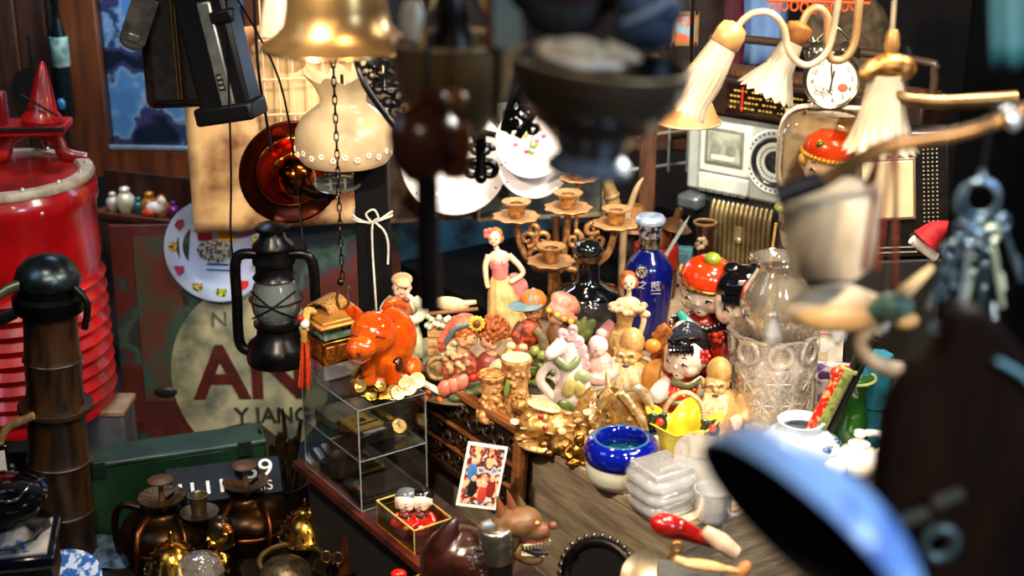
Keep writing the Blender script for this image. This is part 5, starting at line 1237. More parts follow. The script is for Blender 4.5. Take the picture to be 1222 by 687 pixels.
for k in range(30): b.ell((-10 + random.uniform(-13, 13), -18 + random.uniform(-4, 4), 54 + random.uniform(-12, 12)), random.uniform(3, 4.6), seg=8, rg=6)
b.o('fur_bear', m('#c2966a', .55, c2='#8f6240', sc=120, bump=.4), t, rm=.9)
B().ring((-32, -10, 42), 13, 3, ax='y').ell((-32, -8, 42), (12, 4, 12)).o('round_basket', m('#5a4a34', .5, c2='#9a7a4a', sc=80), t)
b = B(); b.ell((38, -16, 40), (12, 8, 17), rt=(0, 14, 0)).ell((34, -16, 28), (10, 7, 10)); b.o('cabbage_leaf', m('#b4bd94', .35, c2='#8f9a6c', sc=30, coat=.3), t, rm=.9)
for i, (x, z, mt) in enumerate(((52, 62, YEL), (57, 54, YEL), (52, 48, GREEN), (46, 52, YEL), (60, 46, GREEN), (56, 38, GREEN))): B().ell((x, -12, z), (5, 4, 5), seg=10, rg=7).o('blossom', mt, t, disp=(1, 3))
for x, z in ((-24, 20), (-14, 24), (-4, 28)): B().ell((x, -18, z), (9, 7, 11), rt=(0, 20, 0)).o('pink_cup', m('#d2806a', .35, c2='#b86450', sc=40, coat=.3), t)
for x, z in ((10, 34), (16, 36)): B().ell((x, -20, z), (5, 4, 5)).o('red_bow', m('#c0332a', .35), t)
b = B()
for x, y, z, a in ((2, -16, 8, 20), (14, -18, 12, -30), (24, -14, 6, 10), (-8, -20, 4, -10), (8, -22, 2, 60)): b.ell((x, y, z + 6), (13, 8, 5), rt=(20, a, 0))
b.o('dark_foliage', m('#2f3b26', .35, c2='#4d5c38', sc=30, coat=.3), t, rm=1)
B().box((-36, -16, 8), (32, 10, 5), M=rot(0, 30, 0, (-10, 0, -6))).o('plank_sign', m('#d8d0bc', .5), t, bev=1)
for x, z in ((-44, 16), (-30, 4), (-48, 6)): B().ell((x, -16, z), 5).o('pumpkin', ORANGE, t)
B().lathe([(52, 0), (54, 2), (46, 7), (1, 9)], 30, M=Mx.Diagonal((1, .5, 1, 1))).o('base', m('#5a4a30', .5, bump=.3), t)
# capped child and pink hatted girl
t = T('garden_children_figurine', 'figurine of child in orange cap beside girl in pink hat', 'figurine', (650, 428))
b = head(B(), (-14, 0, 62), (11, 11, 12), 10, 12); b.o('doll_head', m('#b87a52', .4), t, rm=.9); eyes(t, (-14, 0, 62), 11, yaw=10)
b = B(); b.ell((-14, 1, 75), (16, 14, 13)); b.o('cap', m('#d8843e', .4, c2='#c26a2a', sc=40), t)
B().lathe([(1, 0), (19, -1), (22, 1), (19, 3), (1, 4)], 28, M=rot(8, -4, 0, (-23, -7, 70)) @ Mx.Diagonal((.95, .66, 1, 1))).o('cap_brim', m('#7d9aa0', .4, c2='#5f7f88', sc=30), t)
for a in (-30, 20): B().tube(cr([(-14 + a * .2, -14, 70), (-14 + a * .1, -8, 84), (-14, 4, 87)], 5), 1.2, 6).o('cap_seam', m('#6d8a92', .4), t)
B().ell((-14, 1, 87), 3).o('cap_button', m('#d58a84', .4), t)
b = B(); b.ell((-18, 0, 34), (16, 12, 18)).tube(cr([(-26, -2, 46), (-34, -8, 34), (-28, -12, 22)], 5), [7, 7, 5], 10); b.o('plaid_jacket', m('#b0421c', .45, c2='#5a2a14', sc=90, lo=.46, hi=.54), t, rm=1)
b = B(); b.tube(cr([(-12, -12, 44), (-4, -14, 34), (0, -14, 20)], 5), [6, 6, 6], 10); b.o('sleeve', m('#7a6a4a', .5, c2='#5a4a34', sc=60), t, rm=.9)
b = head(B(), (14, -2, 56), (11, 11, 11), -20, 25); b.o('doll_head', m('#d8a078', .4), t, rm=.9); eyes(t, (14, -2, 56), 11, yaw=-20)
b = B(); b.ell((24, 2, 70), (20, 15, 12), rt=(0, 30, 0)).tube(cr([(4, -8, 72), (18, -14, 62), (36, -8, 52)], 5), [6, 7, 5], 10, fl=.6); b.o('sun_hat', m('#d8907a', .4, c2='#b86e5c', sc=60), t, rm=1, disp=(3, 9))
for x, z in ((4, 68), (14, 62), (22, 58), (30, 54)): B().ell((x, -16, z), 4, seg=10, rg=7).o('hat_flower', YEL if z != 62 else m('#b8c46a', .4), t, disp=(1, 3))
b = B(); b.ell((16, 0, 30), (15, 12, 20)); b.o('dress', m('#5c3a24', .5, c2='#7a5030', sc=40), t, rm=1)
b = B()
for x, z, h, a in ((36, 30, 26, 4), (44, 34, 26, 16), (50, 26, 22, 28), (30, 24, 24, -10), (42, 18, 24, 10), (54, 40, 16, 36)): b.ell((x, -6, z + h * .4), (5.5, 5, h * .5), rt=(0, a, 0))
b.o('cactus', m('#76824a', .4, c2='#556232', sc=60), t, rm=.9)
b = B()
for k in range(8): b.ell((-34 + 9 * cos(k), -14 + 4 * sin(k), 12 + 6 * sin(k * 1.7)), (8, 6, 8))
b.o('pumpkin', m('#c85a1e', .45, c2='#a03a10', sc=60, bump=.2), t, rm=.9)
for x, z in ((-40, 24), (-26, 22)): B().ell((x, -18, z), (6, 5, 5)).o('mushroom', m('#e0c8a0', .4), t)
B().lathe([(48, 0), (50, 2), (44, 6), (1, 8)], 30, M=Mx.Diagonal((1, .5, 1, 1))).o('base', m('#4a3c26', .5, bump=.3), t)
# succulents
t = T('succulent_ornament', 'dark green porcelain succulent cluster beside the white horse teapot', 'ornament', (640, 462))
b = B()
for k in range(26):
    a = k * 2.4; r = 4 + k * .75; z = 8 + (k * 7) % 34
    b.ell((r * cos(a), r * .6 * sin(a) - 2, z), (6, 5, 4.5), rt=(0, a * 40, 0), seg=10, rg=7)
b.o('leaf_rosette', GREEN, t, rm=.9)
for x, z in ((-2, 50), (6, 44), (-12, 38)): B().ell((x, -6, z), (6.5, 6, 6)).o('fruit', m('#a3ad5c', .3, c2='#7f8c42', sc=40, coat=.4), t)
B().lathe([(22, 0), (24, 2), (20, 6)], 20).o('base', m('#33281a', .5), t)
# wicker stumps
t = T('stump_vase', 'tan bumpy tree stump vase pair with leaf and pale top', 'vase', (602, 498), rz=8)
NUT = m('#c59358', .5, c2='#8a5524', sc=90, bump=.5, bsc=160)
for x, h, r in ((-15, 58, 15), (14, 76, 17)):
    b = B(); b.lathe([(r * 1.25, 0), (r, 8), (r * .82, h * .55), (r * .95, h * .85), (r * 1.12, h - 2), (r * 1.08, h)], 24, M=Mx.Translation((x, 0, 0)))
    for k in range(60):
        z = random.uniform(2, h - 4); a = random.uniform(0, 2 * PI); q = r * (1.2 - .35 * min(z / (h * .55), 1) if z < h * .55 else .85 + .25 * (z / h - .55))
        b.ell((x + q * cos(a), q * sin(a), z), random.uniform(2, 3.6), seg=8, rg=6)
    b.o('stump_trunk', NUT, t, rm=.9)
    B().lathe([(r * .98, h), (r * 1.02, h + 1.5), (1, h + 2.5)], 24, M=Mx.Translation((x, 0, 0))).o('stump_top', m('#e6d3a4', .5) if x > 0 else NUT, t)
B().ell((1, -14, 44), (3.5, 2, 11), rt=(0, 8, 0)).o('leaf', m('#6d8a34', .4), t)
b = B()
for k in range(16): b.ell((random.uniform(-34, 34), random.uniform(-16, 2), random.uniform(2, 9)), random.uniform(5, 8), seg=8, rg=6)
b.o('root_base', NUT, t, rm=1)
# white horse teapot
t = T('horse_teapot', 'white porcelain horse shaped teapot with pink mane and curled handle', 'teapot', (680, 496))
WPO = m('#eadfd2', .18, c2='#e4d0c6', sc=40, coat=.7)
b = B(); b.ell((4, 0, 28), (24, 20, 28)).tube(cr([(2, 0, 40), (0, 0, 66), (-4, 0, 84), (-8, -2, 94)], 6), [19, 15, 13, 12], 14).tube(cr([(-8, -2, 94), (-18, -8, 88), (-25, -12, 85)], 5), [12, 9, 8], 12).ell((-25, -13, 85), (7, 7, 7))
b.ell((0, 0, 6), (20, 17, 8)); b.o('pot_body', WPO, t, rm=1)
B().tube(cr([(-16, 2, 20), (-28, 0, 34), (-36, -2, 48), (-28, -2, 64), (-16, -2, 64), (-14, -4, 52), (-20, -4, 48)], 6), [5, 6, 6, 5.5, 5, 5, 4], 12).o('handle', WPO, t)
b = B()
for x, z, r in ((-10, 106, 7), (0, 104, 8), (8, 96, 8), (12, 86, 8), (14, 76, 8), (16, 66, 8), (2, 112, 6)): b.ell((x, -1, z), (r, r * .8, r)).ring((x, -6, z), r * .55, 1.6, ax='y', seg=14, k=6)
b.o('mane', m('#d9b4b4', .25, c2='#c2949a', sc=60, coat=.5), t, rm=.9)
B().ell((-14, -12, 92), (2.4, 2, 1.6)).o('eye', m('#231a16', .2), t)
B().tube(cr([(-18, -10, 78), (-4, -16, 70), (6, -14, 76), (8, -12, 82)], 5), [5, 5, 5, 3], 8, fl=.5).o('green_bridle', m('#8a9a6a', .3, coat=.5), t)
for x, z, a, r in ((-2, 44, 15, 13), (10, 42, -20, 12)): B().ell((x, -18, z), (8, 4, r), rt=(0, a, 0)).o('yellow_petal', m('#c9b870', .3, c2='#a89a54', sc=60, coat=.5), t)
for x, z, a in ((-6, 20, 40), (8, 14, -30)): B().ell((x, -19, z), (12, 4, 8), rt=(0, a, 0)).o('leaf', m('#62743c', .3, c2='#4b5c2c', sc=50, coat=.5), t)
B().ell((12, -12, 56), (12, 6, 9)).o('green_cap', m('#a3ae80', .3, coat=.5), t)
# white kneeling child on shell
t = T('porcelain_child', 'pale porcelain child in pink robe seated on a white snail shell', 'figurine', (712, 488))
head(B(), (0, 0, 82), (12, 12, 13), -40, 8).o('doll_head', WPO, t, rm=.8); face(t, (0, 0, 82), (12, 12, 13), -40, 8)
B().ell((4, 3, 96), (7, 6, 6)).o('hair_bun', m('#dcb6ae', .25, coat=.5), t)
b = B(); b.ell((4, 0, 54), (17, 14, 20)).tube(cr([(14, -2, 66), (20, -8, 52), (2, -16, 46), (-14, -16, 50)], 6), [8, 8, 7, 5], 12); b.o('robe', m('#d69c8e', .25, c2='#e2bcac', sc=34, coat=.6), t, rm=1, disp=(2.5, 10))
B().ell((-16, -16, 51), (6, 5, 5)).o('hand', WPO, t)
b = B(); b.ell((6, -2, 22), (24, 20, 22)); b.o('snail_shell', m('#e6dccb', .2, c2='#b88a74', sc=20, lo=.5, hi=.75, coat=.6), t)
B().tube([(6 + x_, -23 + abs(x_) * .3, 22 + (z_ - 0)) for x_, y_, z_ in scroll(0, 0, 17, 1, 1.4, 1, 2)], [2, 1.6, 1.2], 6).o('shell_spiral', m('#c8a890', .3), t)
B().ell((-12, -12, 8), (9, 7, 8)).o('foot', WPO, t)
# cream lady
t = T('lady_figurine', 'slender lady figurine in cream gown with red hair before blue bottle', 'figurine', (742, 466), rz=0)
b = head(B(), (5, -1, 138), (8, 8.5, 10), -10, 0, False)
b.tube([(5, 0, 128), (5, 0, 120)], [3, 3.6], 10).ell((4, 0, 112), (15, 8, 8)).tube(cr([(17, -1, 108), (23, -3, 94), (20, -4, 76), (17, -6, 62)], 5), [4, 3.8, 3.2, 2.6], 10).tube(cr([(-10, 0, 112), (-17, -4, 104)], 4), [4, 3.5], 10).ell((16, -7, 58), (3, 3, 5))
b.o('body', m('#f0dcae', .3, coat=.3), t, rm=.8); eyes(t, (5, -1, 138), 8.4, yaw=-10)
b = B(); b.ell((4, -2, 102), (13, 9, 9)).ell((-1, -8, 106), (5, 4, 5)).ell((9, -8, 106), (5, 4, 5)).tube(cr([(2, 0, 98), (0, 0, 84), (0, 0, 74)], 4), [11, 9, 12], 16)
b.tube(cr([(0, 0, 78), (0, 0, 60), (0, -1, 34), (-4, -2, 0)], 6), [13, 19, 19, 22], 20).ell((-8, -2, 12), (20, 14, 14)); b.o('gown', m('#d8bc78', .35, c2='#b8904c', sc=34, coat=.3, bump=.3, bsc=60), t, rm=1.1, disp=(2.5, 10))
b = B()
for k in range(12):
    a = PI + PI * k / 11; b.ell((4 + 19 * cos(a), -1 + 11 * sin(a), 104 + 5 * abs(cos(a)) + 2 * sin(k * 2)), (5, 4, 4), seg=8, rg=6)
b.ell((24, -3, 99), (7, 5, 5)); b.o('ruffle', m('#e2c4a0', .35, c2='#d2925c', sc=70), t, rm=.8)
b = B(); b.ell((4, 3, 143), (9.5, 8, 8)).ell((-2, 1, 136), (4, 6, 7)).ell((13, 1, 136), (3, 6, 7)); b.o('hair', m('#c86a2c', .4, c2='#a84a18', sc=90, bump=.3), t, rm=.8)
B().ring((19, 1, 149), 5.5, 1.6, ax='y').ell((19, 1, 149), (4.5, 1.5, 4.5)).o('fan_disc', m('#2a2422', .3, c2='#cbb8a0', sc=200), t)
b = B(); b.tube(cr([(-12, 6, 86), (-22, 4, 72), (-22, 2, 52), (-30, 2, 34), (-26, 2, 20)], 6), [6, 9, 8, 10, 6], 12, fl=.5); b.o('pink_shawl', m('#cc8a80', .35, c2='#b06a66', sc=30, coat=.3), t, rm=1)
B().tube(cr([(-12, -15, 60), (8, -20, 56), (10, -20, 36), (-2, -21, 12)], 6), [2, 3, 3, 2], 8).o('fold', m('#d8b870', .4), t)
B().lathe([(24, 0), (25, 2), (22, 5)], 24).o('base', m('#b8803a', .4), t)
# two longevity sages
SG = m('#d0a668', .35, c2='#b88848', sc=40, coat=.2)
BE = m('#ead8ac', .4, c2='#c8a870', sc=120)
def sage(px, py, lab, rz, left):
    t = T('sage_figurine', lab, 'figurine', (px, py), rz=rz, group='bearded old sage figurines')
    b = head(B(), (-8, -4, 70), (14, 14, 13), -12, 2); b.ell((-4, 0, 84), (15, 15, 18)); b.o('body', SG, t, rm=.9)
    for sx in (-1, 1):
        a = R(-12 + sx * 24); ex, ey = -8 + 13.6 * sin(a), -4 - 13.6 * cos(a)
        B().tube(cr([(ex - 3.4, ey, 71.5), (ex, ey - .6, 73), (ex + 3.4, ey, 71.5)], 4), .7, 6).o('eye', m('#8a5f35', .4), t)
        B().ell((ex - 1 + sx * 2, ey, 66), (4.6, 3, 4)).o('cheek', SG, t)
        B().ell((-8 + sx * 14.5, 0, 69), (3, 4.5, 7)).o('ear', SG, t)
    B().ell((-11, -19, 68.5), (3, 3, 3)).o('nose', SG, t); B().ell((-11, -18.4, 61), (4.4, 2, 2)).o('mouth', m('#6a2c1c', .4), t)
    for sx in (-1, 1): B().tube(cr([(-8 + sx * 9 - 3, -16, 74), (-8 + sx * 6 - 3, -19, 77), (-8 + sx * 2 - 3, -18, 74)], 4), 1.6, 6).o('brow', BE, t)
    b = B()
    for k in range(9):
        x = -8 + (k - 4) * 3.2; b.tube(cr([(x * .8 - 4, -15, 64), (x - 4, -20, 44), (x * .8 - 6, -20, 14 + abs(k - 4) * 3)], 6), [3, 3.4, 1], 8)
    b.o('beard', BE, t)
    b = B(); b.ell((2, 2, 30), (29, 20, 32)).tube(cr([(16, 0, 54), (30, -4, 40), (24, -14, 26)], 5), [12, 12, 9], 12).ell((0, 0, 8), (28, 19, 10)); b.o('robe', SG, t, rm=1.1, disp=(3, 14))
    b = B(); b.ell((15, -20, 28), (8, 6, 9))
    for k in range(4): b.tube([(14 + k * 1.5, -22, 34 - k * 4), (6 + k * 1.5, -26, 33 - k * 4)], 2.3, 8)
    b.o('hand', SKF, t, rm=.7)
    return t
t = sage(756, 486, 'smiling old bearded sage figurine holding a big peach', -4, 1)
PE = m('#d8984a', .35, c2='#c47a34', sc=30, coat=.3)
b = B(); b.ell((29, -10, 42), (23, 19, 25)); b.o('peach', PE, t)
B().tube(cr([(22, -29, 22), (27, -30, 44), (30, -24, 66)], 6), 1.2, 6).o('peach_seam', m('#a86428', .4), t)
b = B()
for p_ in (((22, 8, 60), (30, 4, 80), (22, 2, 96)), ((30, 4, 80), (40, 2, 92), (46, 0, 104)), ((26, 6, 72), (38, 0, 74), (46, -2, 84)), ((24, 2, 88), (30, 0, 100), (36, 0, 106)), ((32, 4, 66), (42, 0, 60), (44, -2, 50))): b.tube(cr(p_, 4), [6, 7, 5], 8)
b.o('branch_staff', m('#b8743a', .45, c2='#8f4f20', sc=60, bump=.3), t, rm=1)
B().ell((20, -6, 82), (10, 8, 9)).o('orange_fruit', m('#dc9038', .35, coat=.3), t)
t = sage(858, 520, 'smiling old bearded sage figurine with staff beside the cut glass vase', 4, 0)
b = B(); b.tube(cr([(30, 6, 30), (32, 4, 70), (26, 4, 100)], 5), [5, 5, 6], 8).ell((28, 2, 60), (7, 6, 14)).ell((30, 0, 92), (6, 6, 10)); b.o('staff', m('#9a5f2c', .45, c2='#6d3c16', sc=60, bump=.3), t, rm=1)
B().ell((24, -8, 78), (8, 7, 8)).o('gourd', m('#d8843a', .3, coat=.4), t)

# big porcelain children
REDP = m('#c02a12', .2, c2='#a81c0c', sc=40, coat=.7)
DSK = m('#f3dfcb', .16, c2='#efcfb6', sc=30, coat=.8)
def dots(t, pts, r, mat): 
    b = B()
    for p in pts: b.ell(p, r, seg=8, rg=6)
    b.o('dot_pattern', mat, t)
WD = m('#f2ece2', .3)
t = T('porcelain_doll', 'large porcelain boy doll in orange red cap with green pompom', 'doll', (835, 474), rz=0, s=gd(474, .6) / F * .8)
t.location.z += 64 * SC[t.name]
hc = (2, 0, 108); hr = (39, 36, 37)
head(B(), hc, hr, -28, 10).o('doll_head', DSK, t, rm=1.3); face(t, hc, hr, -28, 10, 1.0)
b = B()
MC_ = Mx.Translation(V(hc)) @ Euler((R(4), R(8), R(-20))).to_matrix().to_4x4()
b.lathe([(39, 12), (41, 15), (40, 24), (34, 37), (22, 46), (8, 49), (1, 49.5)], 40, M=MC_); b.o('red_cap', m('#e03c12', .14, c2='#d22a0a', sc=20, coat=.9), t)
B().ring((0, 0, 12), 39.5, 3, M=MC_, seg=48).o('cap_band', m('#b8863a', .25, .6, c2='#4a2c14', sc=140), t)
B().ell((2, -8, 52), (13, 12, 10), M=MC_).o('pompom', m('#a3ae3a', .2, c2='#7c8a26', sc=24, coat=.8), t)
for sx in (-1, 1): B().ring((sx * 41, -6, 24), 6, 2.2, M=MC_, ax='x', seg=16).o('cap_loop', m('#c08a4a', .3), t)
B().ell((-12, -38, 9), (4, 2.5, 3.5), M=MC_).o('cap_gem', m('#1f5a2a', .15, coat=.8), t)
b = B(); b.ell((4, 4, 36), (44, 30, 42)).ell((4, 4, -16), (48, 34, 46)).tube(cr([(-28, 0, 62), (-44, -8, 44), (-36, -22, 34)], 6), [15, 15, 12], 14).tube(cr([(36, 0, 60), (52, -8, 42), (36, -26, 34)], 6), [15, 16, 13], 14); b.o('coat', REDP, t, rm=1.4)
b = B()
for k in range(40):
    a = random.uniform(PI * 1.05, PI * 1.95); z = random.uniform(16, 66); q = math.sqrt(max(.1, 1 - ((z - 38) / 42) ** 2))
    b.ell((4 + 44.5 * q * cos(a), 4 + 30.5 * q * sin(a), z), 1.5, seg=6, rg=5)
b.o('dot_pattern', m('#e0a070', .3), t)
B().tube(cr([(-36, -12, 70), (-26, -24, 62), (0, -32, 58), (26, -24, 64), (36, -8, 72)], 7), 5, 10, fl=.6).o('black_collar', m('#14100f', .2, coat=.7), t)
dots(t, [(x, -15 - 19 * math.sqrt(max(0, 1 - (x / 36) ** 2)), 60 + abs(x) * .3) for x in range(-30, 31, 6)], 1.7, WD)
B().tube(cr([(-38, -12, 78), (-30, -26, 70), (-10, -34, 60)], 6), [5, 7, 4], 10, fl=.6).o('teal_scarf', m('#3d9a94', .25, coat=.6), t)
for x, z in ((-32, 60), (26, 46)):
    b = B(); b.ell((x, -34, z), (15, 12, 11), rt=(0, 20 if x < 0 else -10, 0))
    for k in range(4): b.ell((x - 8 + k * 4, -43, z - 4), (3, 5, 4))
    b.o('hand', m('#efe2cc', .2, coat=.6), t, rm=1)
    sx = -1 if x < 0 else 1
    B().ring((0, 0, 0), 12, 3, M=rot(0, 75, sx * 25, (x + sx * 13, -28, z + 2)), seg=24).o('black_cuff', m('#14100f', .2, coat=.7), t)
    b = B()
    for k in range(10): b.ell(rot(0, 75, sx * 25, (x + sx * 13, -28, z + 2)) @ V((15 * cos(k * .63), 15 * sin(k * .63), 0)), 1.4, seg=6, rg=5)
    b.o('cuff_dot_pattern', WD, t)
t = T('porcelain_doll', 'porcelain girl doll with black hair buns behind the glass vase', 'doll', (881, 486), rz=0)
t.location.z += 36 * SC[t.name]
hc = (-4, 0, 100); hr = (33, 30, 34)
head(B(), hc, hr, -16, 4).o('doll_head', DSK, t, rm=1.2); face(t, hc, hr, -16, 4, 1.0)
b = B(); b.ell((-2, 3, 116), (35, 31, 26), rt=(-4, 0, 0)).ell((-22, 2, 118), (14, 14, 12)).ell((10, 4, 122), (20, 16, 12)); b.o('hair', HAIRB, t, rm=1.2)
for x in (-14, 16): B().ell((x, 6, 136), (13, 12, 9)).o('hair_bun', HAIRB, t)
b = B()
for k in range(11): b.tube(cr([(-28 + k * 4.6, -20 - 8 * math.sqrt(max(0, 1 - ((k - 5) / 6) ** 2)), 116), (-28 + k * 4.6, -23 - 8 * math.sqrt(max(0, 1 - ((k - 5) / 6) ** 2)), 108), (-27 + k * 4.5, -22 - 8 * math.sqrt(max(0, 1 - ((k - 5) / 6) ** 2)), 102 + (k % 2) * 2)], 4), [4, 3, .8], 6)
b.o('fringe', HAIRB, t)
b = B(); b.ell((2, 2, 34), (29, 22, 38)).ell((2, 2, -4), (30, 22, 32)).tube(cr([(-18, 0, 54), (-26, -8, 38), (-18, -18, 28)], 6), [11, 11, 9], 12); b.o('coat', REDP, t, rm=1.4)
B().tube(cr([(-26, -12, 62), (0, -26, 56), (26, -12, 62)], 6), 5, 10).o('black_collar', m('#14100f', .2, coat=.7), t)
for k in range(5): B().ell((-30 + 5 * cos(k * 1.26), -16, 60 + 5 * sin(k * 1.26)), 4, seg=8, rg=6).o('red_flower', m('#d23a1c', .25, coat=.5), t)
t = T('porcelain_doll', 'small porcelain girl doll with red hair flower before the red capped doll', 'doll', (812, 500), rz=0)
hc = (2, 0, 82); hr = (26, 24, 28)
head(B(), hc, hr, -34, 4).o('doll_head', DSK, t, rm=1); face(t, hc, hr, -34, 4, 1.0)
b = B(); b.ell((7, 6, 94), (27, 23, 21), rt=(-10, 12, 0)).ell((20, 4, 80), (11, 15, 20)).ell((-4, -4, 102), (18, 16, 10)); b.o('hair', HAIRB, t, rm=1.1)
b = B(); b.tube(cr([(-16, -12, 108), (0, -14, 116), (18, -6, 110)], 5), [5, 8, 5], 10).tube(cr([(-14, -8, 114), (2, -8, 122), (18, -2, 116)], 5), [4, 7, 4], 10); b.o('hair_roll', m('#2a2e38', .1, coat=.9), t, rm=1)
b = B()
for k in range(7): b.tube(cr([(-18 + k * 4, -19, 102), (-18 + k * 4.2, -23, 96), (-18 + k * 4.2, -23, 91 + (k % 2) * 2)], 4), [3, 2.4, .6], 6)
b.o('fringe', HAIRB, t)
for k in range(6): B().ell((22 + 5 * cos(k * 1.05), -17, 88 + 5.5 * sin(k * 1.05)), 3.8, seg=8, rg=6).o('red_flower', m('#c8281a', .25, coat=.5), t)
b = B(); b.lathe([(30, 0), (32, 4), (28, 20), (24, 40), (15, 54), (10, 58)], 28).ell((0, 0, 44), (24, 18, 16)); b.o('red_dress', REDP, t, rm=1.2)
dots(t, [(-6 + 9 * (k % 4), -19 + 1.5 * abs(k % 4 - 1), 36 + 10 * (k // 4)) for k in range(8)], 2.2, m('#e0a24a', .3))
for sx in (-1, 1):
    b = B(); b.tube(cr([(sx * 16, -2, 52), (sx * 28, -10, 42), (sx * 24, -20, 40)], 5), [8, 10, 9], 12).ell((sx * 25 - 6 * (sx < 0), -21, 42), (11, 10, 11)); b.o('sleeve', m('#ecdfca', .2, coat=.6), t, rm=1)
B().tube(cr([(-14, -12, 56), (4, -20, 52), (20, -12, 58)], 5), 4.5, 10, fl=.6).o('green_collar', m('#6d7048', .25, coat=.6), t)
B().ring((-8, -20, 34), 9, 3, seg=16).o('green_cuff', m('#6d7048', .25, coat=.6), t)
# gilded things
GD_ = m('#e6bd74', .3, .65, c2='#c48a40', sc=90, bump=.1)
GDL = m('#f0dca8', .25, .5, c2='#d0a458', sc=90, bump=.2)
t = T('gold_dragon_horse', 'shiny gold winged dragon horse figurine behind the blue ashtray', 'figurine', (742, 532), rz=-10)
b = B(); b.ell((6, 4, 34), (22, 18, 20)).tube(cr([(0, 0, 44), (-10, -4, 62), (-14, -8, 74)], 5), [15, 12, 10], 12).tube(cr([(-14, -8, 74), (-22, -14, 66), (-26, -18, 56)], 5), [10, 8, 6], 12)
for x, y in ((-8, -12), (12, -10), (20, 8)): b.tube([(x, y, 28), (x + 2, y - 2, 2)], [7, 5], 10)
b.tube(cr([(24, 6, 40), (36, 4, 34), (40, 0, 18)], 5), [8, 6, 3], 10); b.o('horse_body', GD_, t, rm=1, disp=(.6, 6))
for x, a in ((-16, -14), (-8, 12)): B().lathe([(4.5, 0), (3, 10), (.6, 20)], 10, M=rot(-8, a, 0, (x, -8, 80))).o('horn', GDL, t)
b = B()
for k in range(8): b.tube(cr([(-4 + k * 3.4, -14, 74 - k * 3), (6 + k * 4, -18, 72 - k * 6), (10 + k * 4, -16, 60 - k * 7)], 4), [4, 4, 2], 8)
b.o('mane', GDL, t, rm=.9)
B().tube(cr([(2, -4, 76), (16, -6, 80), (28, -4, 66), (36, -4, 48)], 6), [4, 6, 6, 3], 10).o('wing_crest', m('#e8d8b4', .25, .5, c2='#b88a4a', sc=90), t)
for sx in (-1, 1): B().ell((-22 + sx * 3 - 2, -17, 70), (2.4, 2, 2.4)).o('eye', m('#1a1008', .15, coat=.8), t)
t = T('gold_toad', 'gold money toad figurine with red gems next to carved board', 'figurine', (652, 526), rz=-14)
b = B(); b.ell((0, 4, 22), (34, 26, 20)).ell((-8, -12, 26), (22, 18, 15))
for sx in (-1, 1): b.ell((sx * 24, -10, 10), (12, 14, 9)).ell((-8 + sx * 10, -18, 38), (6, 6, 6))
b.lathe([(36, 0), (38, 3), (34, 8)], 24); b.o('toad_body', GD_, t, rm=1.1, disp=(1.2, 6))
b = B()
for k in range(26): b.lathe([(5, 0), (5.4, .8), (5, 1.8)], 10, M=rot(random.uniform(-30, 30), random.uniform(-30, 30), 0, (random.uniform(-34, 34), random.uniform(-26, 0), random.uniform(4, 34))))
b.o('coin_pattern', GDL, t)
for x, z in ((4, 30), (-2, 42), (20, 16)): B().ell((x, -26 + abs(z - 30) * .3, z), (4, 3, 3)).o('red_gem', m('#c0141a', .1, coat=.8), t)
B().ell((-4, 0, 46), (22, 14, 5), rt=(0, 12, 0)).o('pale_back', m('#ead9b0', .3, .3, c2='#cfa868', sc=90, bump=.3), t)
t = T('gold_coin_tree', 'gold coin pile figurine with standing ingot next to the gold toad', 'figurine', (700, 520), rz=6)
b = B()
for k in range(40): b.ell((random.uniform(-28, 28), random.uniform(-16, 14), abs(random.gauss(8, 9))), random.uniform(4, 8), seg=8, rg=6)
b.tube(cr([(-4, 0, 8), (-8, -2, 34), (0, 0, 52), (6, 0, 62)], 5), [10, 8, 6, 4], 10); b.o('coin_heap', GD_, t, rm=.9, disp=(.8, 6))
b = B()
for k in range(18): b.lathe([(5, 0), (5.4, .8), (5, 1.8)], 10, M=rot(random.uniform(-60, 60), random.uniform(-30, 30), 0, (random.uniform(-26, 26), random.uniform(-20, -8), random.uniform(6, 40))))
b.o('coin_pattern', GDL, t)
t = T('silver_carp', 'pale gilt carp figurine with ridged scales behind the ashtray', 'figurine', (716, 500), rz=10)
b = B(); b.ell((0, 0, 14), (28, 12, 12), rt=(0, 12, 0)).tube(cr([(22, 0, 18), (34, 2, 28), (44, 0, 36)], 5), [9, 7, 8], 10, fl=.4).tube([(-20, -2, 12), (-32, -4, 10)], [9, 6], 10); b.o('carp_body', m('#e0d4b8', .22, .7, c2='#a88a58', sc=120, bump=.4), t, rm=.9, disp=(2, 4))
b = B()
for k in range(9): b.tube([(-16 + k * 5, -6, 24 + k * .4), (-12 + k * 5, -2, 34 + 3 * sin(k))], [2.4, 1], 6)
b.o('fin_pattern', GDL, t); B().ell((-26, -9, 16), 2.2).o('eye', m('#1a1008', .15), t)
t = T('bronze_turtle', 'small brown gilt turtle figurine at the crate edge', 'figurine', (668, 540), rz=-20)
b = B(); b.ell((0, 0, 10), (18, 14, 11)); b.o('turtle_shell', m('#a07a3e', .3, .8, c2='#5a3c18', sc=110, bump=.6, bsc=200), t, disp=(2, 5))
b = B(); b.ell((-19, -4, 9), (7, 6, 6))
for x, y in ((-10, -12), (10, -12), (-12, 10), (12, 10)): b.ell((x, y, 4), (6, 5, 4))
b.o('turtle_limbs', m('#8a642e', .3, .8), t)
t = T('gold_buddha', 'tiny gold seated laughing figure at the crate edge by ashtray', 'figurine', (690, 553))
b = B(); b.ell((0, 0, 6), (16, 12, 7)).ell((0, -1, 17), (12, 10, 11)).ell((1, -2, 32), (7.5, 7, 8))
for sx in (-1, 1): b.tube(cr([(sx * 9, 0, 24), (sx * 15, -4, 16), (sx * 9, -10, 11)], 4), [4, 4, 3.4], 8).ell((sx * 8, -8, 5), (8, 6, 4))
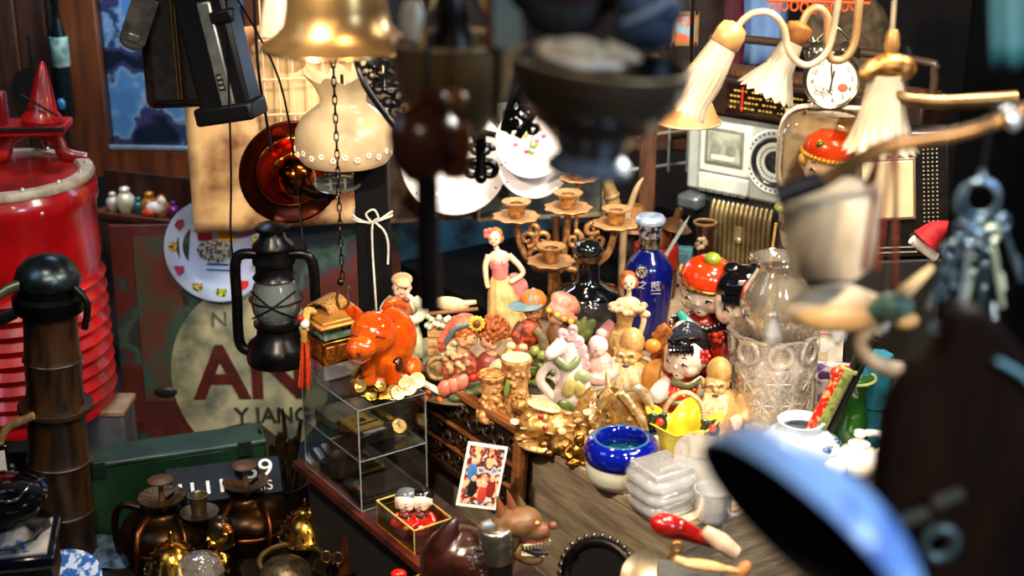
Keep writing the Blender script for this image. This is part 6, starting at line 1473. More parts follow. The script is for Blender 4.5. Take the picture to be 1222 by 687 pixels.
b.o('body', m('#b88634', .25, .9, c2='#7a4f18', sc=90), t, rm=.8); eyes(t, (1, -2, 32), 7.4)
B().ell((1, 1, 39), (6, 5, 3)).o('topknot', GD_, t)
t = T('gold_lion', 'small gold guardian lion figurine between toad and turtle', 'figurine', (628, 508), rz=-8)
b = B(); b.ell((0, 2, 14), (16, 13, 13)).ell((-6, -6, 28), (11, 10, 10)).tube([(-8, -10, 14), (-9, -12, 2)], [5, 4], 8).tube([(4, -10, 14), (4, -12, 2)], [5, 4], 8); b.o('lion_body', m('#b98b50', .4, .5, c2='#7f5526', sc=90, bump=.4), t, rm=.9, disp=(2, 5))
b = B()
for k in range(10): b.ell((-6 + 10 * cos(k * .63), -4, 29 + 10 * sin(k * .63)), 3.6, seg=8, rg=6)
b.o('mane', m('#9a6d36', .4, .5, bump=.3), t, rm=.8)
# yellow flower basket
t = T('flower_basket', 'yellow porcelain blossom basket with rope handle and red berries', 'basket', (812, 548))
YP = m('#dccb34', .22, c2='#c9b322', sc=20, coat=.6)
p = [(10, 0), (16, 3), (24, 14), (29, 30), (33, 44), (41, 53)]
B().lathe(shell(p, 2.4), 60, loop=True, fold=(5, .2, 1.2, 0, 7)).o('blossom_bowl', YP, t)
pts = cr([(-22, 0, 44), (-20, 2, 66), (-8, 4, 82), (8, 4, 84), (22, 2, 70), (26, 0, 46)], 7)
RP = m('#d8bf8f', .4, c2='#b89a62', sc=90, bump=.3)
B().tube(pts, 3.2, 8).o('rope_handle', RP, t)
b = B()
for i, q in enumerate(pts): b.ell(q, (3.4, 4.4, 3), rt=(0, 30, 0), seg=8, rg=6)
b.o('rope_twist_pattern', RP, t)
for x, z in ((-30, 50), (32, 42)):
    b = B()
    for k in range(6): b.ell((x + 7 * cos(k * 1.05), -8, z + 10 * sin(k * 1.05)), (5, 3, 9), rt=(0, k * 60, 0))
    b.o('leaf_spray', m('#17301a', .2, c2='#0d1e10', sc=40, coat=.6), t, rm=.9)
    B().ell((x + 2, -14, z + 6), (5, 5, 5)).o('red_berry', m('#c82818', .2, coat=.7), t)
t = T('wine_goblet', 'dark red glazed cup standing between basket and small doll', 'cup', (822, 524))
B().lathe(shell([(14, 0), (16, 3), (17, 34), (19, 36)], 2.5), 28, loop=True).o('cup_body', m('#5a1410', .2, coat=.7), t)
# ashtray
t = T('glass_ashtray', 'round ashtray of cobalt blue glass ring on pale onyx bowl', 'ashtray', (740, 574))
B().lathe([(28, 0), (36, 3), (41, 12), (42, 24), (40, 30), (34, 31), (1, 31)], 48).o('onyx_bowl', m('#cfcbb4', .2, c2='#b3a684', sc=12, lo=.5, hi=.75, coat=.6), t)
B().lathe([(38, 27), (43, 32), (45, 42), (43, 52), (36, 58), (30, 58), (26, 53), (25, 42), (26, 34), (31, 29)], 56, loop=True).o('blue_ring', m('#0a1a9c', .05, c2='#06107a', sc=14, tr=.35, coat=1), t)
B().lathe([(1, 33), (25, 33), (25.5, 37), (1, 36)], 40).o('glass_well', m('#0f3a44', .1, c2='#2f7a6a', sc=90, coat=.8, lo=.5, hi=.6), t)
B().ring((0, 0, 57), 32, 2, seg=56).o('rim', m('#2a5f80', .06, coat=1), t)
# crystal
CRY = cut('#ffffff', .34, .4, 40)
t = T('crystal_box', 'thick clear crystal block jar with rounded ring tiers and square lid', 'crystal jar', (788, 603), rz=32, s=gd(603, .6) / F * .9)
for z, r in ((9, 31), (27, 33), (45, 33)):
    rp = [(r * math.copysign(abs(cos(a)) ** .5, cos(a)), r * math.copysign(abs(sin(a)) ** .5, sin(a)), z) for a in [2 * PI * k / 48 for k in range(48)]]
    B().tube(rp, 9.4, 12, closed=True).o('glass_tier', CRY, t)
B().box((0, 0, 28), (50, 50, 52)).o('glass_core', cut('#ffffff', .3, .2, 60), t, bev=2)
B().box((0, 0, 58), (62, 62, 10)).o('square_lid', CRY, t, bev=2.5)
B().lathe([(24, 63), (22, 66), (2, 66.5)], 4, M=rot(0, 0, 45)).o('lid_facet', CRY, t, sm=False)
t = T('crystal_tumbler', 'square clear glass candle holder behind the tiered crystal jar', 'candle holder', (838, 590), rz=24)
B().lathe(shell([(26, 0), (30, 3), (31, 30), (34, 58), (34, 62)], 7), 40, loop=True, sq=.6).o('glass_wall', CRY, t)
B().lathe([(1, 0), (26, 0), (24, 14), (1, 14)], 32, sq=.6).o('glass_base', CRY, t)
t = T('glass_creamer', 'small clear glass cup with handle next to square glass holder', 'cup', (850, 618), rz=-20)
B().lathe(shell([(18, 0), (22, 6), (22, 34), (24, 40)], 3), 32, loop=True).o('cup_body', CRY, t); B().ring((24, 0, 20), 11, 3, ax='y').o('handle', CRY, t)
B().lathe([(1, 0), (18, 0), (18, 5), (1, 5)], 24).o('cup_base', CRY, t)
t = T('cut_glass_vase', 'large cut crystal vase with star facets and flared scalloped neck', 'vase', (916, 512))
p = [(37, 0), (41, 4), (43, 18), (46, 52), (51, 82), (52, 96), (46, 104), (44, 111), (48, 122), (54, 130)]
B().lathe(shell(p, 7), 64, loop=True, fold=(12, .035, .4)).o('vase_wall', cut('#fff8ee', .27, 1, 90), t)
B().lathe([(1, 0), (36, 0), (34, 8), (1, 8)], 40).o('vase_base', CRY, t)
b = B()
for row in range(3):
    for k in range(8):
        a = 2 * PI * k / 8 + row * .39; z = 22 + row * 29; r = 43 + row * 4
        for j in range(8):
            q = j * PI / 4; dz = 14 * sin(q); da = 14 * cos(q) / r
            b.tube([(r * cos(a), r * sin(a), z), ((r + .5) * cos(a + da), (r + .5) * sin(a + da), z + dz)], [2, .5], 5)
b.o('star_cut_pattern', cut('#fbf6ec', .4, .2, 200), t)
b = B()
for k in range(8):
    a = 2 * PI * k / 8; b.ring((0, 0, 0), 13, 3, M=rot(0, 0, math.degrees(a) + 90, (49 * cos(a), 49 * sin(a), 113)), ax='y', seg=20, k=6)
b.o('loop_cut_pattern', cut('#fbf6ec', .3, .2, 200), t)
t = T('hurricane_glass', 'clear bulbous glass lamp chimney standing in the cut vase neck', 'lamp chimney', ('w', G(916, 512) + V((0, 0, 112 * gd(512, .6) / F))), s=gd(512, .6) / F)
p = [(26, 0), (28, 10), (40, 34), (43, 52), (38, 70), (27, 86), (24, 92), (28, 100), (34, 104)]
B().lathe(shell(p, 1.8), 48, loop=True).o('glass_wall', cut('#efe6d6', .12, .05, 40), t)  # haze of the chimney is painted in by the diffuse share
B().ring((0, 0, 104), 33.5, 1.4, seg=48).o('rim', thin('#ffffff', .05, .6), t)
# ================================================================ right side of the crate
BW = m('#c3cbd6', .18, c2='#b2bccb', sc=16, coat=.7)
t = T('porcelain_pot', 'round grey blue porcelain jar holding scroll sticks', 'jar', (952, 560))
B().lathe(shell([(30, 0), (36, 3), (48, 22), (46, 40), (32, 52), (25, 55), (25, 62), (28, 65)], 4), 48, loop=True).o('jar_body', BW, t)
B().lathe([(1, 0), (30, 0), (32, 5), (1, 5)], 32).o('jar_base', BW, t)
for a in (3.6, 4.4, 5.3, 6.0): B().ell((42 * cos(a), 42 * sin(a), 42), (7, 4, 4), seg=10, rg=6).o('blue_motif', m('#2d3f6e', .25, coat=.5), t)
q = bpy.data.objects['porcelain_pot'].location; sp = SC['porcelain_pot']
for nm, lab, x, ln, r, c, c2, tilt, rz in (('scroll_stick', 'red lacquered carved stick with red tip in the porcelain jar', -9, 132, 6.5, '#b01c10', '#d8a060', 21, 0), ('scroll_stick', 'green carved stick in the porcelain jar', 6, 128, 9, '#7d8246', '#4f5c2a', 21, 0), ('scroll_stick', 'pale plain stick in the porcelain jar', 16, 98, 4, '#c9c0b0', '#a89c8a', 22, 0), ('scroll_stick', 'thin black stick pair in the porcelain jar', 18, 176, 5, '#15110f', '#241c18', 20, 0)):
    t = T(nm, lab, 'stick', ('w', q + V((x * .55 * sp, 0.004 * (x % 3), .012))), rt=(0, tilt, 0), group='carved sticks in the porcelain jar', s=sp)
    B().tube([(0, 0, 0), (0, 0, ln)], r, 12).o('shaft', m(c, .3, c2=c2, sc=110, lo=.5, hi=.62, bump=.2, coat=.4), t)
    if '#b01c10' == c: B().ell((-4, 0, ln - 8), 7).ell((6, 0, ln), (7, 6, 5)).o('red_tip', m('#d02414', .25, coat=.4), t)
    elif r == 9: B().box((0, 0, ln + 2), (20, 12, 5)).o('cap', m('#8f9458', .4), t, bev=1)
    elif r == 5: B().tube([(9, 0, 0), (9, 0, ln - 4)], r * .8, 10).o('second_shaft', m('#15110f', .35), t)
t = T('green_vase', 'slim dark green glazed vase with flared rim and cream edge', 'vase', (1010, 545))
B().lathe(shell([(20, 0), (24, 4), (23, 40), (18, 74), (17, 84), (22, 98), (27, 104)], 3), 40, loop=True).o('vase_body', m('#1f4a14', .14, c2='#0f2c0a', sc=10, coat=.9), t)
B().ring((0, 0, 104), 25.5, 2, seg=40).o('rim', m('#a3a86a', .2, coat=.7), t); B().lathe([(1, 0), (20, 0), (20, 4), (1, 4)], 24).o('vase_base', m('#1f4a14', .2), t)
t = T('floral_card_box', 'violet and green floral printed box behind the green vase', 'box', (990, 505), rz=-8)
B().box((0, 8, 34), (40, 14, 80)).o('box_body', m('#d8d2cc', .5, c2='#6a3f7a', sc=40, lo=.5, hi=.58), t, bev=1)
for k in range(9): B().ell((random.uniform(-16, 16), .6, random.uniform(6, 66)), (6, 1.2, 5), rt=(0, k * 40, 0)).o('flower_print', m(('#4f2f6a', '#2f6a34', '#8a5a9a')[k % 3], .5), t)
t = T('teal_cloth_roll', 'teal cloth roll standing behind the green vase', 'cloth roll', (1038, 535))
B().lathe([(18, 0), (20, 20), (19, 110), (16, 122)], 20, fold=(7, .08, .3)).o('roll', m('#1f7f96', .6, c2='#155a70', sc=30), t); B().ring((0, 0, 60), 20, 2).o('tie', m('#125066', .6), t)
for px, py, k, lab in ((985, 572, 1, 'small white porcelain teapot in front of the green vase'), (1022, 566, 1.1, 'white porcelain handled pitcher with amber side beside the green vase')):
    t = T('white_teapot', lab, 'teapot', (px, py), s=gd(py, .6) / F * k)
    B().lathe([(12, 0), (20, 4), (24, 18), (19, 30), (11, 34), (11, 37)], 32).o('pot_body', m('#e6ddd0', .2, c2='#d8b078', sc=12, lo=.5, hi=.75, coat=.7), t)
    B().lathe([(11, 36), (12, 38), (6, 42), (4, 44), (7, 48), (6, 52), (1, 53)], 20).o('lid', m('#e6ddd0', .2, coat=.7), t)
    B().tube(cr([(18, 0, 26), (28, 0, 34), (22, 0, 48), (6, 0, 50)] if k > 1 else [(-18, 0, 22), (-30, 0, 26), (-30, 0, 10), (-20, 0, 8)], 5), 4, 10).o('handle', m('#e6ddd0', .2, coat=.7), t)
    B().tube(cr([(18, 0, 14), (28, 0, 20), (34, 0, 30)] if k == 1 else [(-20, -4, 16), (-28, -8, 24), (-32, -8, 30)], 5), [6, 4, 3], 10).o('spout', m('#e6ddd0', .2, coat=.7), t)
t = T('bead_figure', 'tiny green glass bead beside the white teapots', 'bead', (1012, 560), s=.0015)
B().ell((0, -14, 12), (8, 7, 8)).o('bead_body', m('#17603a', .06, coat=1), t); B().ell((0, -14, 20), 3).o('cap', GOLD, t)
# stuff behind: capsule with doll face, pot, black radio, book, clock
t = T('plastic_capsule', 'clear rounded plastic case holding a doll head with red hat', 'case', ('d', 975, 246, 3.02), rz=-16)
B().box((2, 36, 54), (100, 6, 108)).o('back_plate', m('#b9a88c', .5, c2='#a08f74', sc=20), t, bev=3)
pr_ = [(52 * (1 if abs(cos(a)) < 1e-9 else math.copysign(abs(cos(a)) ** .55, cos(a))), 58 * (math.copysign(abs(sin(a)) ** .55, sin(a)))) for a in [2 * PI * k / 40 for k in range(40)]]
b = B(); co = []; fs = []
for j, (y, k) in enumerate(((34, 1), (6, 1), (-10, .95), (-20, .8), (-24, .55))):
    co += [(x * k, y, 56 + z * k) for x, z in pr_]
for j in range(4): fs += [(j * 40 + k, j * 40 + (k + 1) % 40, (j + 1) * 40 + (k + 1) % 40, (j + 1) * 40 + k) for k in range(40)]
fs.append(tuple(160 + k for k in range(40)))
b._new(co, fs).o('clear_shell', thin('#ebe4d6', .05, .2), t)
b = B(); b.tube([(x, 32, 56 + z) for x, z in pr_], 3.4, 8, closed=True); b.o('shell_rim', m('#d8d0c0', .2, coat=.6), t)
B().tube(cr([(-20, -2, 113), (0, -4, 112), (24, 0, 110)], 4), 2.4, 6).o('slot_bar', m('#6a5a46', .4), t)
B().box((0, 14, -30), (90, 40, 56)).o('case_base', m('#1a1512', .5), t, bev=3)
B().box((0, 14, -108), (84, 40, 98)).o('case_stand', m('#0f0d0c', .6), t, bev=3)
cp = t
t = T('doll_bust', 'boy doll bust in orange hat inside the clear plastic case', 'doll', ('w', D(982, 232, 3.02)), s=3.02 / F)
head(B(), (2, 2, 36), (29, 22, 28), -24, 6).o('doll_head', DSK, t, rm=1.2); face(t, (2, 2, 36), (29, 22, 28), -24, 6)
MH = Mx.Translation((4, 4, 40)) @ Euler((R(6), R(8), R(-20))).to_matrix().to_4x4()
B().lathe([(31, 8), (33, 12), (30, 26), (18, 36), (1, 39)], 36, M=MH @ Mx.Diagonal((1, .78, 1, 1))).o('hat', m('#d8481a', .25, c2='#c03410', sc=20, coat=.6), t)
b = B()
for k in range(20): b.ell(MH @ V((33 * cos(PI + k * PI / 19), 26 * sin(PI + k * PI / 19), 9)), 3.4, seg=8, rg=6)
b.o('gold_trim_pattern', m('#d8a040', .3, .4), t)
B().ell(MH @ V((-10, -20, 26)), (6, 3, 3.4)).o('green_gem', m('#2f6a1e', .15, coat=.7), t)
B().ell((-12, -19, 54), (1.8, 1, 1.8)).o('forehead_dot', m('#c02a1a', .3), t)
B().lathe([(24, -4), (22, 4), (10, 12)], 24).o('collar', REDP, t)
for sx in (-1, 1): B().ell((sx * 30 + 4, 0, 44), (7, 5, 8)).o('earflap', m('#dcae5a', .4), t)
t = T('alarm_clock', 'chrome twin bell alarm clock with cream face on clear plastic case', 'clock', ('d', 990, 130, 3.0), rt=(-8, 0, -8))
CHR = m('#a9a08e', .18, .95, c2='#857a66', sc=20)
FC = rot(90, 0, 0, (0, 0, 34))
B().lathe([(30, -20), (33, -18), (33.5, 8), (32, 11), (29.5, 10), (29, 7)], 48, M=FC).o('clock_case', CHR, t)
dial = B().lathe([(29.5, 6), (29.5, 7.5)], 48, M=FC).o('dial', m('#e9dcc0', .5), t)
INK = m('#2a221c', .5)
for h in range(1, 13):
    a = R(90 - h * 30 + 6); txt('numeral', str(h), 8, INK, dial, rot(90, 0, 0, (23 * cos(a), -8, 34 + 23 * sin(a))), .2)
for a, l, w_ in ((96, 20, 1.6), (262, 14, 2.2), (80, 12, 2)): B().box((0, 0, l / 2), (w_, .8, l)).o('hand', INK, dial, M=rot(0, 90 - a, 0, (0, -9, 34)))
B().box((-9, -8, 22), (22, .6, 10)).o('printed_panel', m('#5d6470', .5, c2='#c8c0b0', sc=300), dial)
B().ell((13, -8, 26), (6, .5, 5)).o('printed_apple', m('#c8503a', .5), dial)
for sx in (-1, 1):
    B().lathe([(15, 0), (15, 3), (10, 11), (3, 14), (2, 20)], 28, M=rot(0, sx * 26, 0, (sx * 17, 0, 66))).o('bell', CHR, t)
    B().tube([(sx * 20, 4, 6), (sx * 28, 4, -5)], 2.5, 8).o('foot', CHR, t)
B().tube(cr([(-22, 0, 78), (0, 0, 96), (22, 0, 78)], 6), 2.4, 8).o('handle', CHR, t); B().box((0, 0, 74), (3, 3, 14)).o('hammer', CHR, t)
t = T('painted_cup', 'small cup with red green square border beside the wooden stick', 'cup', ('d', 946, 296, 2.95))
B().lathe(shell([(10, 0), (14, 6), (18, 26), (19, 42), (24, 50)], 2.5), 32, loop=True).o('cup_body', m('#cdbf9c', .25, coat=.6), t)
B().ring((0, 0, 50), 23, 2.2, seg=36).o('rim', m('#8a8a3a', .25, coat=.5), t)
for k in range(9):
    a = PI + k * PI / 8; B().box((0, 0, 0), (6, 1.4, 10)).o('border_square', m('#7a2018' if k % 2 else '#2a5a34', .3), t, M=rot(0, 0, math.degrees(a) + 90, (18.4 * cos(a), 18.4 * sin(a), 30)))
B().lathe([(12, -8), (13, 0), (10, 2)], 20).o('foot_ring', m('#1a1410', .4), t)
B().box((0, 0, -64), (26, 26, 112)).o('stand', m('#0f0c0b', .6), t)
t = T('bamboo_skewer', 'thin bamboo stick standing before the black case', 'stick', ('d', 917, 330, 2.95), rt=(0, 4, 0))
B().tube([(0, 0, -40), (0, 0, 66)], 1.8, 8).o('shaft', m('#c08f4a', .5), t); B().ell((0, 0, 66), 2).o('tip', m('#a87a3a', .5), t)
t = T('black_radio', 'black set with cream screen and dotted speaker grille', 'radio', ('d', 1032, 300, 2.84), rt=(-6, -6, -12))
B().box((50, 30, 66), (98, 60, 150)).o('radio_body', m('#0c0b0b', .3, c2='#141211', sc=40, coat=.2), t, bev=4)
B().box((28, -2, 74), (64, 6, 74)).o('screen_bezel', m('#6a5a44', .4), t, bev=2); B().box((28, -4.5, 74), (58, 3, 68)).o('screen', m('#cfbf9a', .3, c2='#bfae88', sc=8, coat=.4), t, bev=2)
b = B()
for i in range(4):
    for j in range(18): b.ell((69 + i * 5, -1, 34 + j * 5), 1.1, seg=6, rg=4)
b.o('dot_pattern', m('#a89f8c', .4), t)
for x, z in ((8, 18), (20, 20), (36, 14), (56, 16)): B().lathe([(5, 0), (5, 4), (1, 5)], 16, M=rot(90, 0, 0, (x, 0, z))).o('dial_knob', m('#2a2624', .3, .4), t)
for z in (4, -2): B().box((36, -1, z), (48, 1, 1.2)).o('printed_line', m('#a89f8c', .4), t)
B().box((30, 30, -77), (120, 56, 130)).o('radio_stand', m('#0a0908', .6), t, bev=3)
t = T('santa_cap', 'small red felt cap with white brim by the black radio', 'cap', ('d', 1108, 290, 2.7), rt=(0, 30, 0))
b = B(); b.tube(cr([(-4, 0, 0), (0, 0, 18), (12, 0, 36)], 5), [19, 13, 2], 16); b.o('felt_cone', m('#b8141c', .7, c2='#8f0d14', sc=60), t)
B().tube([(-20, 0, -6), (18, 0, -10)], 6, 12).o('white_brim', m('#d8cfc4', .8, bump=.3), t); B().ell((13, 0, 38), 5).o('pompom', m('#d8cfc4', .8), t)
t = T('picture_book', 'white card with a green colour print behind the cut glass vase', 'card', ('d', 975, 418, 2.85), rt=(-20, 0, -10))
B().box((0, 0, 10), (60, 2, 56)).o('card_sheet', m('#ddd6c8', .5), t); B().box((-4, -1.6, 4), (34, 1, 30)).o('print_area', m('#8aa04a', .5, c2='#d8b8a0', sc=30), t)
B().ell((6, -2.4, 6), (9, .6, 9)).o('print_patch', m('#e4ddd6', .5), t); B().box((4, -1.8, 20), (50, .6, 1.5)).o('red_line', m('#b83a2a', .5), t)
B().box((0, 2, -26), (40, 8, 16)).o('card_stand', m('#2a211a', .6), t)
# dark curtain at the right
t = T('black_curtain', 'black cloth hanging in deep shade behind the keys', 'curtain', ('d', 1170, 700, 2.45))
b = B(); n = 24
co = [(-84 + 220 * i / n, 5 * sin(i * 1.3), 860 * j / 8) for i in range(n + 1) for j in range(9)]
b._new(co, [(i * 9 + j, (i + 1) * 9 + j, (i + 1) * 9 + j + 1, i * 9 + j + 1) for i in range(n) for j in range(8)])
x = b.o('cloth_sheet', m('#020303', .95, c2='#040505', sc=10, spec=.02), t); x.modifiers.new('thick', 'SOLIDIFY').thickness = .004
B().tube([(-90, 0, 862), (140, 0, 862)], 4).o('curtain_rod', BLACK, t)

# ================================================================ hanging lamps
PLS = m('#a8967c', .35, c2='#8f7c60', sc=20)
def gshade(t, M, L_, r0, r1, name='glass_shade', a=.3):
    p = [(r0, 0), (r0 * 1.15, L_ * .2), (r0 * 1.35, L_ * .5), (r1 * .8, L_ * .8), (r1, L_)]
    B().lathe(shell(p, 1.6), 72, M=M, loop=True, fold=(18, .07, .8, 0, 2.5)).o(name, milk('#c9b89e', a, .25), t)
t = T('branch_lamp', 'pale curved arm lamp with ribbed flower glass shade over the boombox', 'lamp', ('d', 870, 42, 2.3))
MT = m('#b08a5c', .4, .35, c2='#8f6c42', sc=20)
B().tube(cr([(8, 0, 4), (14, 0, 16), (28, 0, 26), (48, 0, 26), (64, 0, 10), (72, 0, -18), (84, 0, -32), (98, 0, -36), (114, 0, -26), (122, 0, -8), (126, 0, 30), (128, 0, 80)], 6), 4.2, 12).o('curved_arm', PLS, t)
ang = 208
Md = rot(0, ang, 0, (2, 0, 2))
B().lathe([(6, -14), (15, -10), (18, 0), (18, 14), (16, 16)], 32, M=Md).o('socket_cup', m('#c89a62', .4, .2, c2='#a87a48', sc=20), t)
gshade(t, rot(0, ang, 0, (-6, 0, -12)), 90, 17, 26)
B().ell((-20, -4, -40), (9, 9, 14)).o('bulb', m('#f2e6d2', .3), t)
t = T('branch_lamp', 'tan curved arm lamp with pleated glass shade before the clock', 'lamp', ('d', 952, 42, 2.4))
B().tube(cr([(3, 0, 10), (10, 0, 26), (22, 0, 32), (34, 0, 20), (36, 0, -10), (42, 0, -28), (58, 0, -28), (68, 0, -10), (70, 0, 34), (70, 0, 90)], 6), 5, 12).o('curved_arm', MT, t)
Md = rot(0, 200, 0, (0, 0, 4))
B().lathe([(6, -12), (15, -8), (17, 0), (14, 10), (11, 13)], 32, M=Md).o('socket_cup', m('#a86c34', .35, .4), t)
gshade(t, rot(0, 205, 0, (-5, 0, -8)), 68, 13, 36)
t = T('branch_lamp', 'gilt lion headed lamp arm with white scalloped glass shade', 'lamp', ('d', 1062, 80, 1.95))
b = B(); b.ell((0, 0, 2), (24, 18, 15)).tube(cr([(-18, -4, 2), (-30, -8, -6), (-38, -10, -10)], 5), [12, 9, 5], 12).ell((14, -2, -2), (18, 14, 16)).tube(cr([(0, 0, 10), (0, 0, 26)], 4), [9, 8], 12)
b.o('cast_head', m('#a8763a', .35, .7, c2='#6a4418', sc=50, bump=.3), t, rm=1.2)
B().lathe([(8, 20), (9, 26), (7, 40), (5, 44)], 20).o('turned_collar', m('#b8864a', .35, .6), t); B().tube([(-1, 0, 40), (-3, 0, 120)], 2.6).o('hanging_rod', PLS, t)
gshade(t, rot(0, 180, 0, (-3, 0, -8)), 92, 20, 44)
B().tube(cr([(6, -8, -12), (4, -12, -28), (20, -14, -36), (70, -14, -40), (150, -14, -36)], 6), [9, 10, 8, 9, 11], 12).o('gilt_arm', m('#7a5a30', .35, .7, c2='#5a3c1c', sc=30), t)
t = T('chandelier_arm', 'long brown chandelier arm with a dark blue tip', 'lamp arm', ('d', 1075, 172, 1.25))
B().tube(cr([(-96, 0, -50), (-60, 0, -26), (-20, 0, -4), (30, 0, 6), (80, 0, 16), (150, 0, 44)], 6), [10, 10, 10, 9, 8, 9], 12).o('arm_tube', m('#4a3018', .4, .5, c2='#7a5a34', sc=20), t)
B().tube([(-144, 0, -64), (-92, 0, -44)], [13, 13], 14).o('dark_tip', m('#10151f', .35, .3), t)
B().lathe([(10, 0), (16, 4), (14, 14), (8, 18)], 20, M=rot(0, 60, 0, (120, 0, 28))).o('ferrule', m('#aeb6bc', .3, .6), t)
for x in (-30, -14): B().tube([(x * .8, 0, 0), (x * 1.0, 4, -160)], 3.2, 8).o('hanging_cord', m('#6a2818', .5), t)
t = T('square_shade', 'large cream square lampshade hanging close above the glass vase', 'lampshade', ('d', 994, 320, 1.42), rt=(0, -6, 0))
SQ = milk('#e6d8c0', .3)
B().lathe(shell([(42, 0), (46, 3), (49, 50), (53, 96), (51, 99)], 3), 40, loop=True, sq=.55, M=rot(0, 0, 12)).o('shade_body', SQ, t)
B().lathe([(1, 94), (46, 96), (46, 98), (1, 99)], 40, sq=.55, M=rot(0, 0, 12)).o('top_plate', SQ, t)
B().tube([(42, 0, 97), (56, 0, 130)], 4).o('hook', BRASSD, t)
t = T('petal_lamp', 'tan carved petal shaped lamp base with greenish centre', 'lamp base', ('d', 1030, 362, 1.45), rt=(0, -6, 0))
TP = m('#c8a06a', .45, c2='#a8804c', sc=20)
b = B(); b.tube(cr([(30, 0, -8), (-20, -4, 8), (-60, -4, 10), (-92, 0, -2)], 6), [8, 20, 18, 6], 14, fl=.6); b.o('petal', m('#e2cfae', .4, c2='#c9a878', sc=14), t)
b = B(); b.tube(cr([(30, 0, -16), (-16, -10, -14), (-56, -12, -10), (-84, -6, -4)], 6), [8, 17, 15, 5], 14, fl=.6); b.o('petal', TP, t)
b = B(); b.tube(cr([(24, 0, -12), (50, -4, 12), (82, -4, 40)], 6), [8, 10, 4], 12, fl=.6); b.o('petal', m('#d0b68a', .4), t)
b = B(); b.ell((30, -6, -6), (30, 16, 18)); b.o('centre_knot', m('#3f4a34', .45, c2='#5a7a66', sc=30), t, disp=(6, 14))
B().ell((48, -10, -24), (16, 10, 10)).o('bud', TP, t)
B().tube(cr([(20, 0, -20), (-4, 0, -46), (0, 0, -66), (20, 0, -84), (44, 0, -92)], 6), [9, 9, 9, 10, 10], 12).o('curved_stem', m('#a89478', .4, c2='#7a6448', sc=20), t)
B().tube([(38, 0, 10), (44, 10, 200)], 3).o('hanging_cord', m('#6a2818', .5), t)
for px, py, d, lab in ((922, 400, 1.75, 'faceted crystal drop hanging before the cut glass vase'), (1000, 398, 1.7, 'faceted crystal drop hanging beside the black stick pair'), (1052, 386, 1.6, 'faceted crystal drop hanging under the petal lamp')):
    t = T('crystal_drop', lab, 'crystal drop', ('d', px, py, d), group='crystal drops of the chandelier')
    B().lathe([(1, -16), (10, -6), (12, 2), (6, 16), (2, 22)], 8).o('prism', cut('#ffffff', .3, .1, 60), t, sm=False)
    B().tube([(0, 0, 22), (2, 0, 46), (2, 4, 330)], .5).ell((0, 0, 26), 4).o('link', m('#c8c0b4', .2, .8), t)

# ================================================================ foreground at the right
t = T('key_ring', 'big steel ring holding a bunch of bluish hanging keys', 'key ring', ('d', 1166, 240, 1.25))
KM = m('#86a4bc', .28, .85, c2='#3a5062', sc=20)
B().ring((0, 0, 0), 25, 3.2, ax='y', seg=36).o('ring', KM, t); B().ring((6, 4, 4), 21, 2.6, ax='y', seg=36).o('ring', KM, t)
B().ring((2, 0, 30), 8, 2.2, ax='x', seg=18).o('link', KM, t); B().tube([(2, 0, 36), (6, 0, 120)], 2).o('chain_cord', m('#20282e', .4, .6), t)
def key(i, px, py, tilt, ln, lab, d=1.27):
    t = T('steel_key', lab, 'key', ('d', px, py, d + .012 * i), rt=(0, tilt, 12 * (i % 5) - 24), group='keys on the steel ring')
    km = (KM, m('#a9c2d6', .25, .8), m('#4a6270', .3, .9), m('#b9ccb8', .3, .7))[i % 4]
    B().ring((0, 0, -8), 9, 4, ax='y', seg=20).o('bow', km, t); B().box((0, 0, -16 - ln / 2), (7, 3, ln)).o('blade', km, t, bev=1)
    b = B()
    for k in range(4): b.box((5, 0, -20 - ln * .5 - k * 6), (4, 2.6, 3.4))
    b.o('teeth_pattern', km, t)
for i, (px, py, tl, ln) in enumerate(((1150, 268, 8, 80), (1160, 274, 2, 96), (1170, 276, -6, 104), (1182, 272, -16, 92), (1194, 260, -28, 84), (1138, 292, 14, 72), (1176, 300, -10, 98), (1164, 310, 6, 88))):
    key(i, px, py, tl, ln, 'bluish steel key hanging in the bunch from the big ring')
t = T('chain_tangle', 'dark bluish tangle of small hanging padlocks under the keys', 'padlock bunch', ('d', 1128, 430, 1.22))
for k in range(9): B().ring((0, 0, 0), 9, 2.6, M=rot(20 * k, 40 * k, 0, (-14 + 8 * (k % 4), 0, 100 - k * 15)) @ Mx.Diagonal((.8, 1, 1.4, 1)), ax='y', seg=18).o('link', m('#22343e', .3, .9, c2='#3f5c6a', sc=30), t)
t = T('carved_lute', 'big dark brown wooden lute body hanging close to the viewer', 'lute', ('d', 1140, 720, 1.12), rt=(0, 0, 6))
pts = [(-104, 240), (-104, 120), (-80, 60), (-60, -20), (130, -20), (160, 60), (150, 190), (100, 268), (60, 300), (30, 340), (-10, 372), (-40, 362), (-50, 322), (-76, 300), (-96, 272)]
pts = [(p.x, p.z) for p in cr([(x, 0, z) for x, z in pts] + [(-104, 0, 240)], 4)][:-1]
B().prism(pts, 40).o('lute_body', m('#2a1509', .6, c2='#170b05', sc=8, st=(4, 4, .6), spec=.12), t, bev=5)
B().tube(cr([(10, -4, 316), (50, -4, 290), (84, -4, 240), (100, -4, 200)], 6), 4.5, 10).o('edge_binding', m('#7fa6a6', .4, .2), t)
for x, z, r in ((-62, 128, 9), (-24, 150, 9)): B().tube([(x - 22, -10, z - 8), (x + 10, -12, z + 6)], [r, r * .9], 14).o('tuning_peg', m('#2f5458', .3, .3, c2='#6a5a48', sc=20), t)
B().box((0, 20, -510), (160, 60, 976)).o('stand', m('#0c0b0b', .8), t)
B().ring((-36, -14, 92), 19, 7, M=None, ax='y', seg=28).o('peg_ring', m('#5f6a68', .35, .4), t)
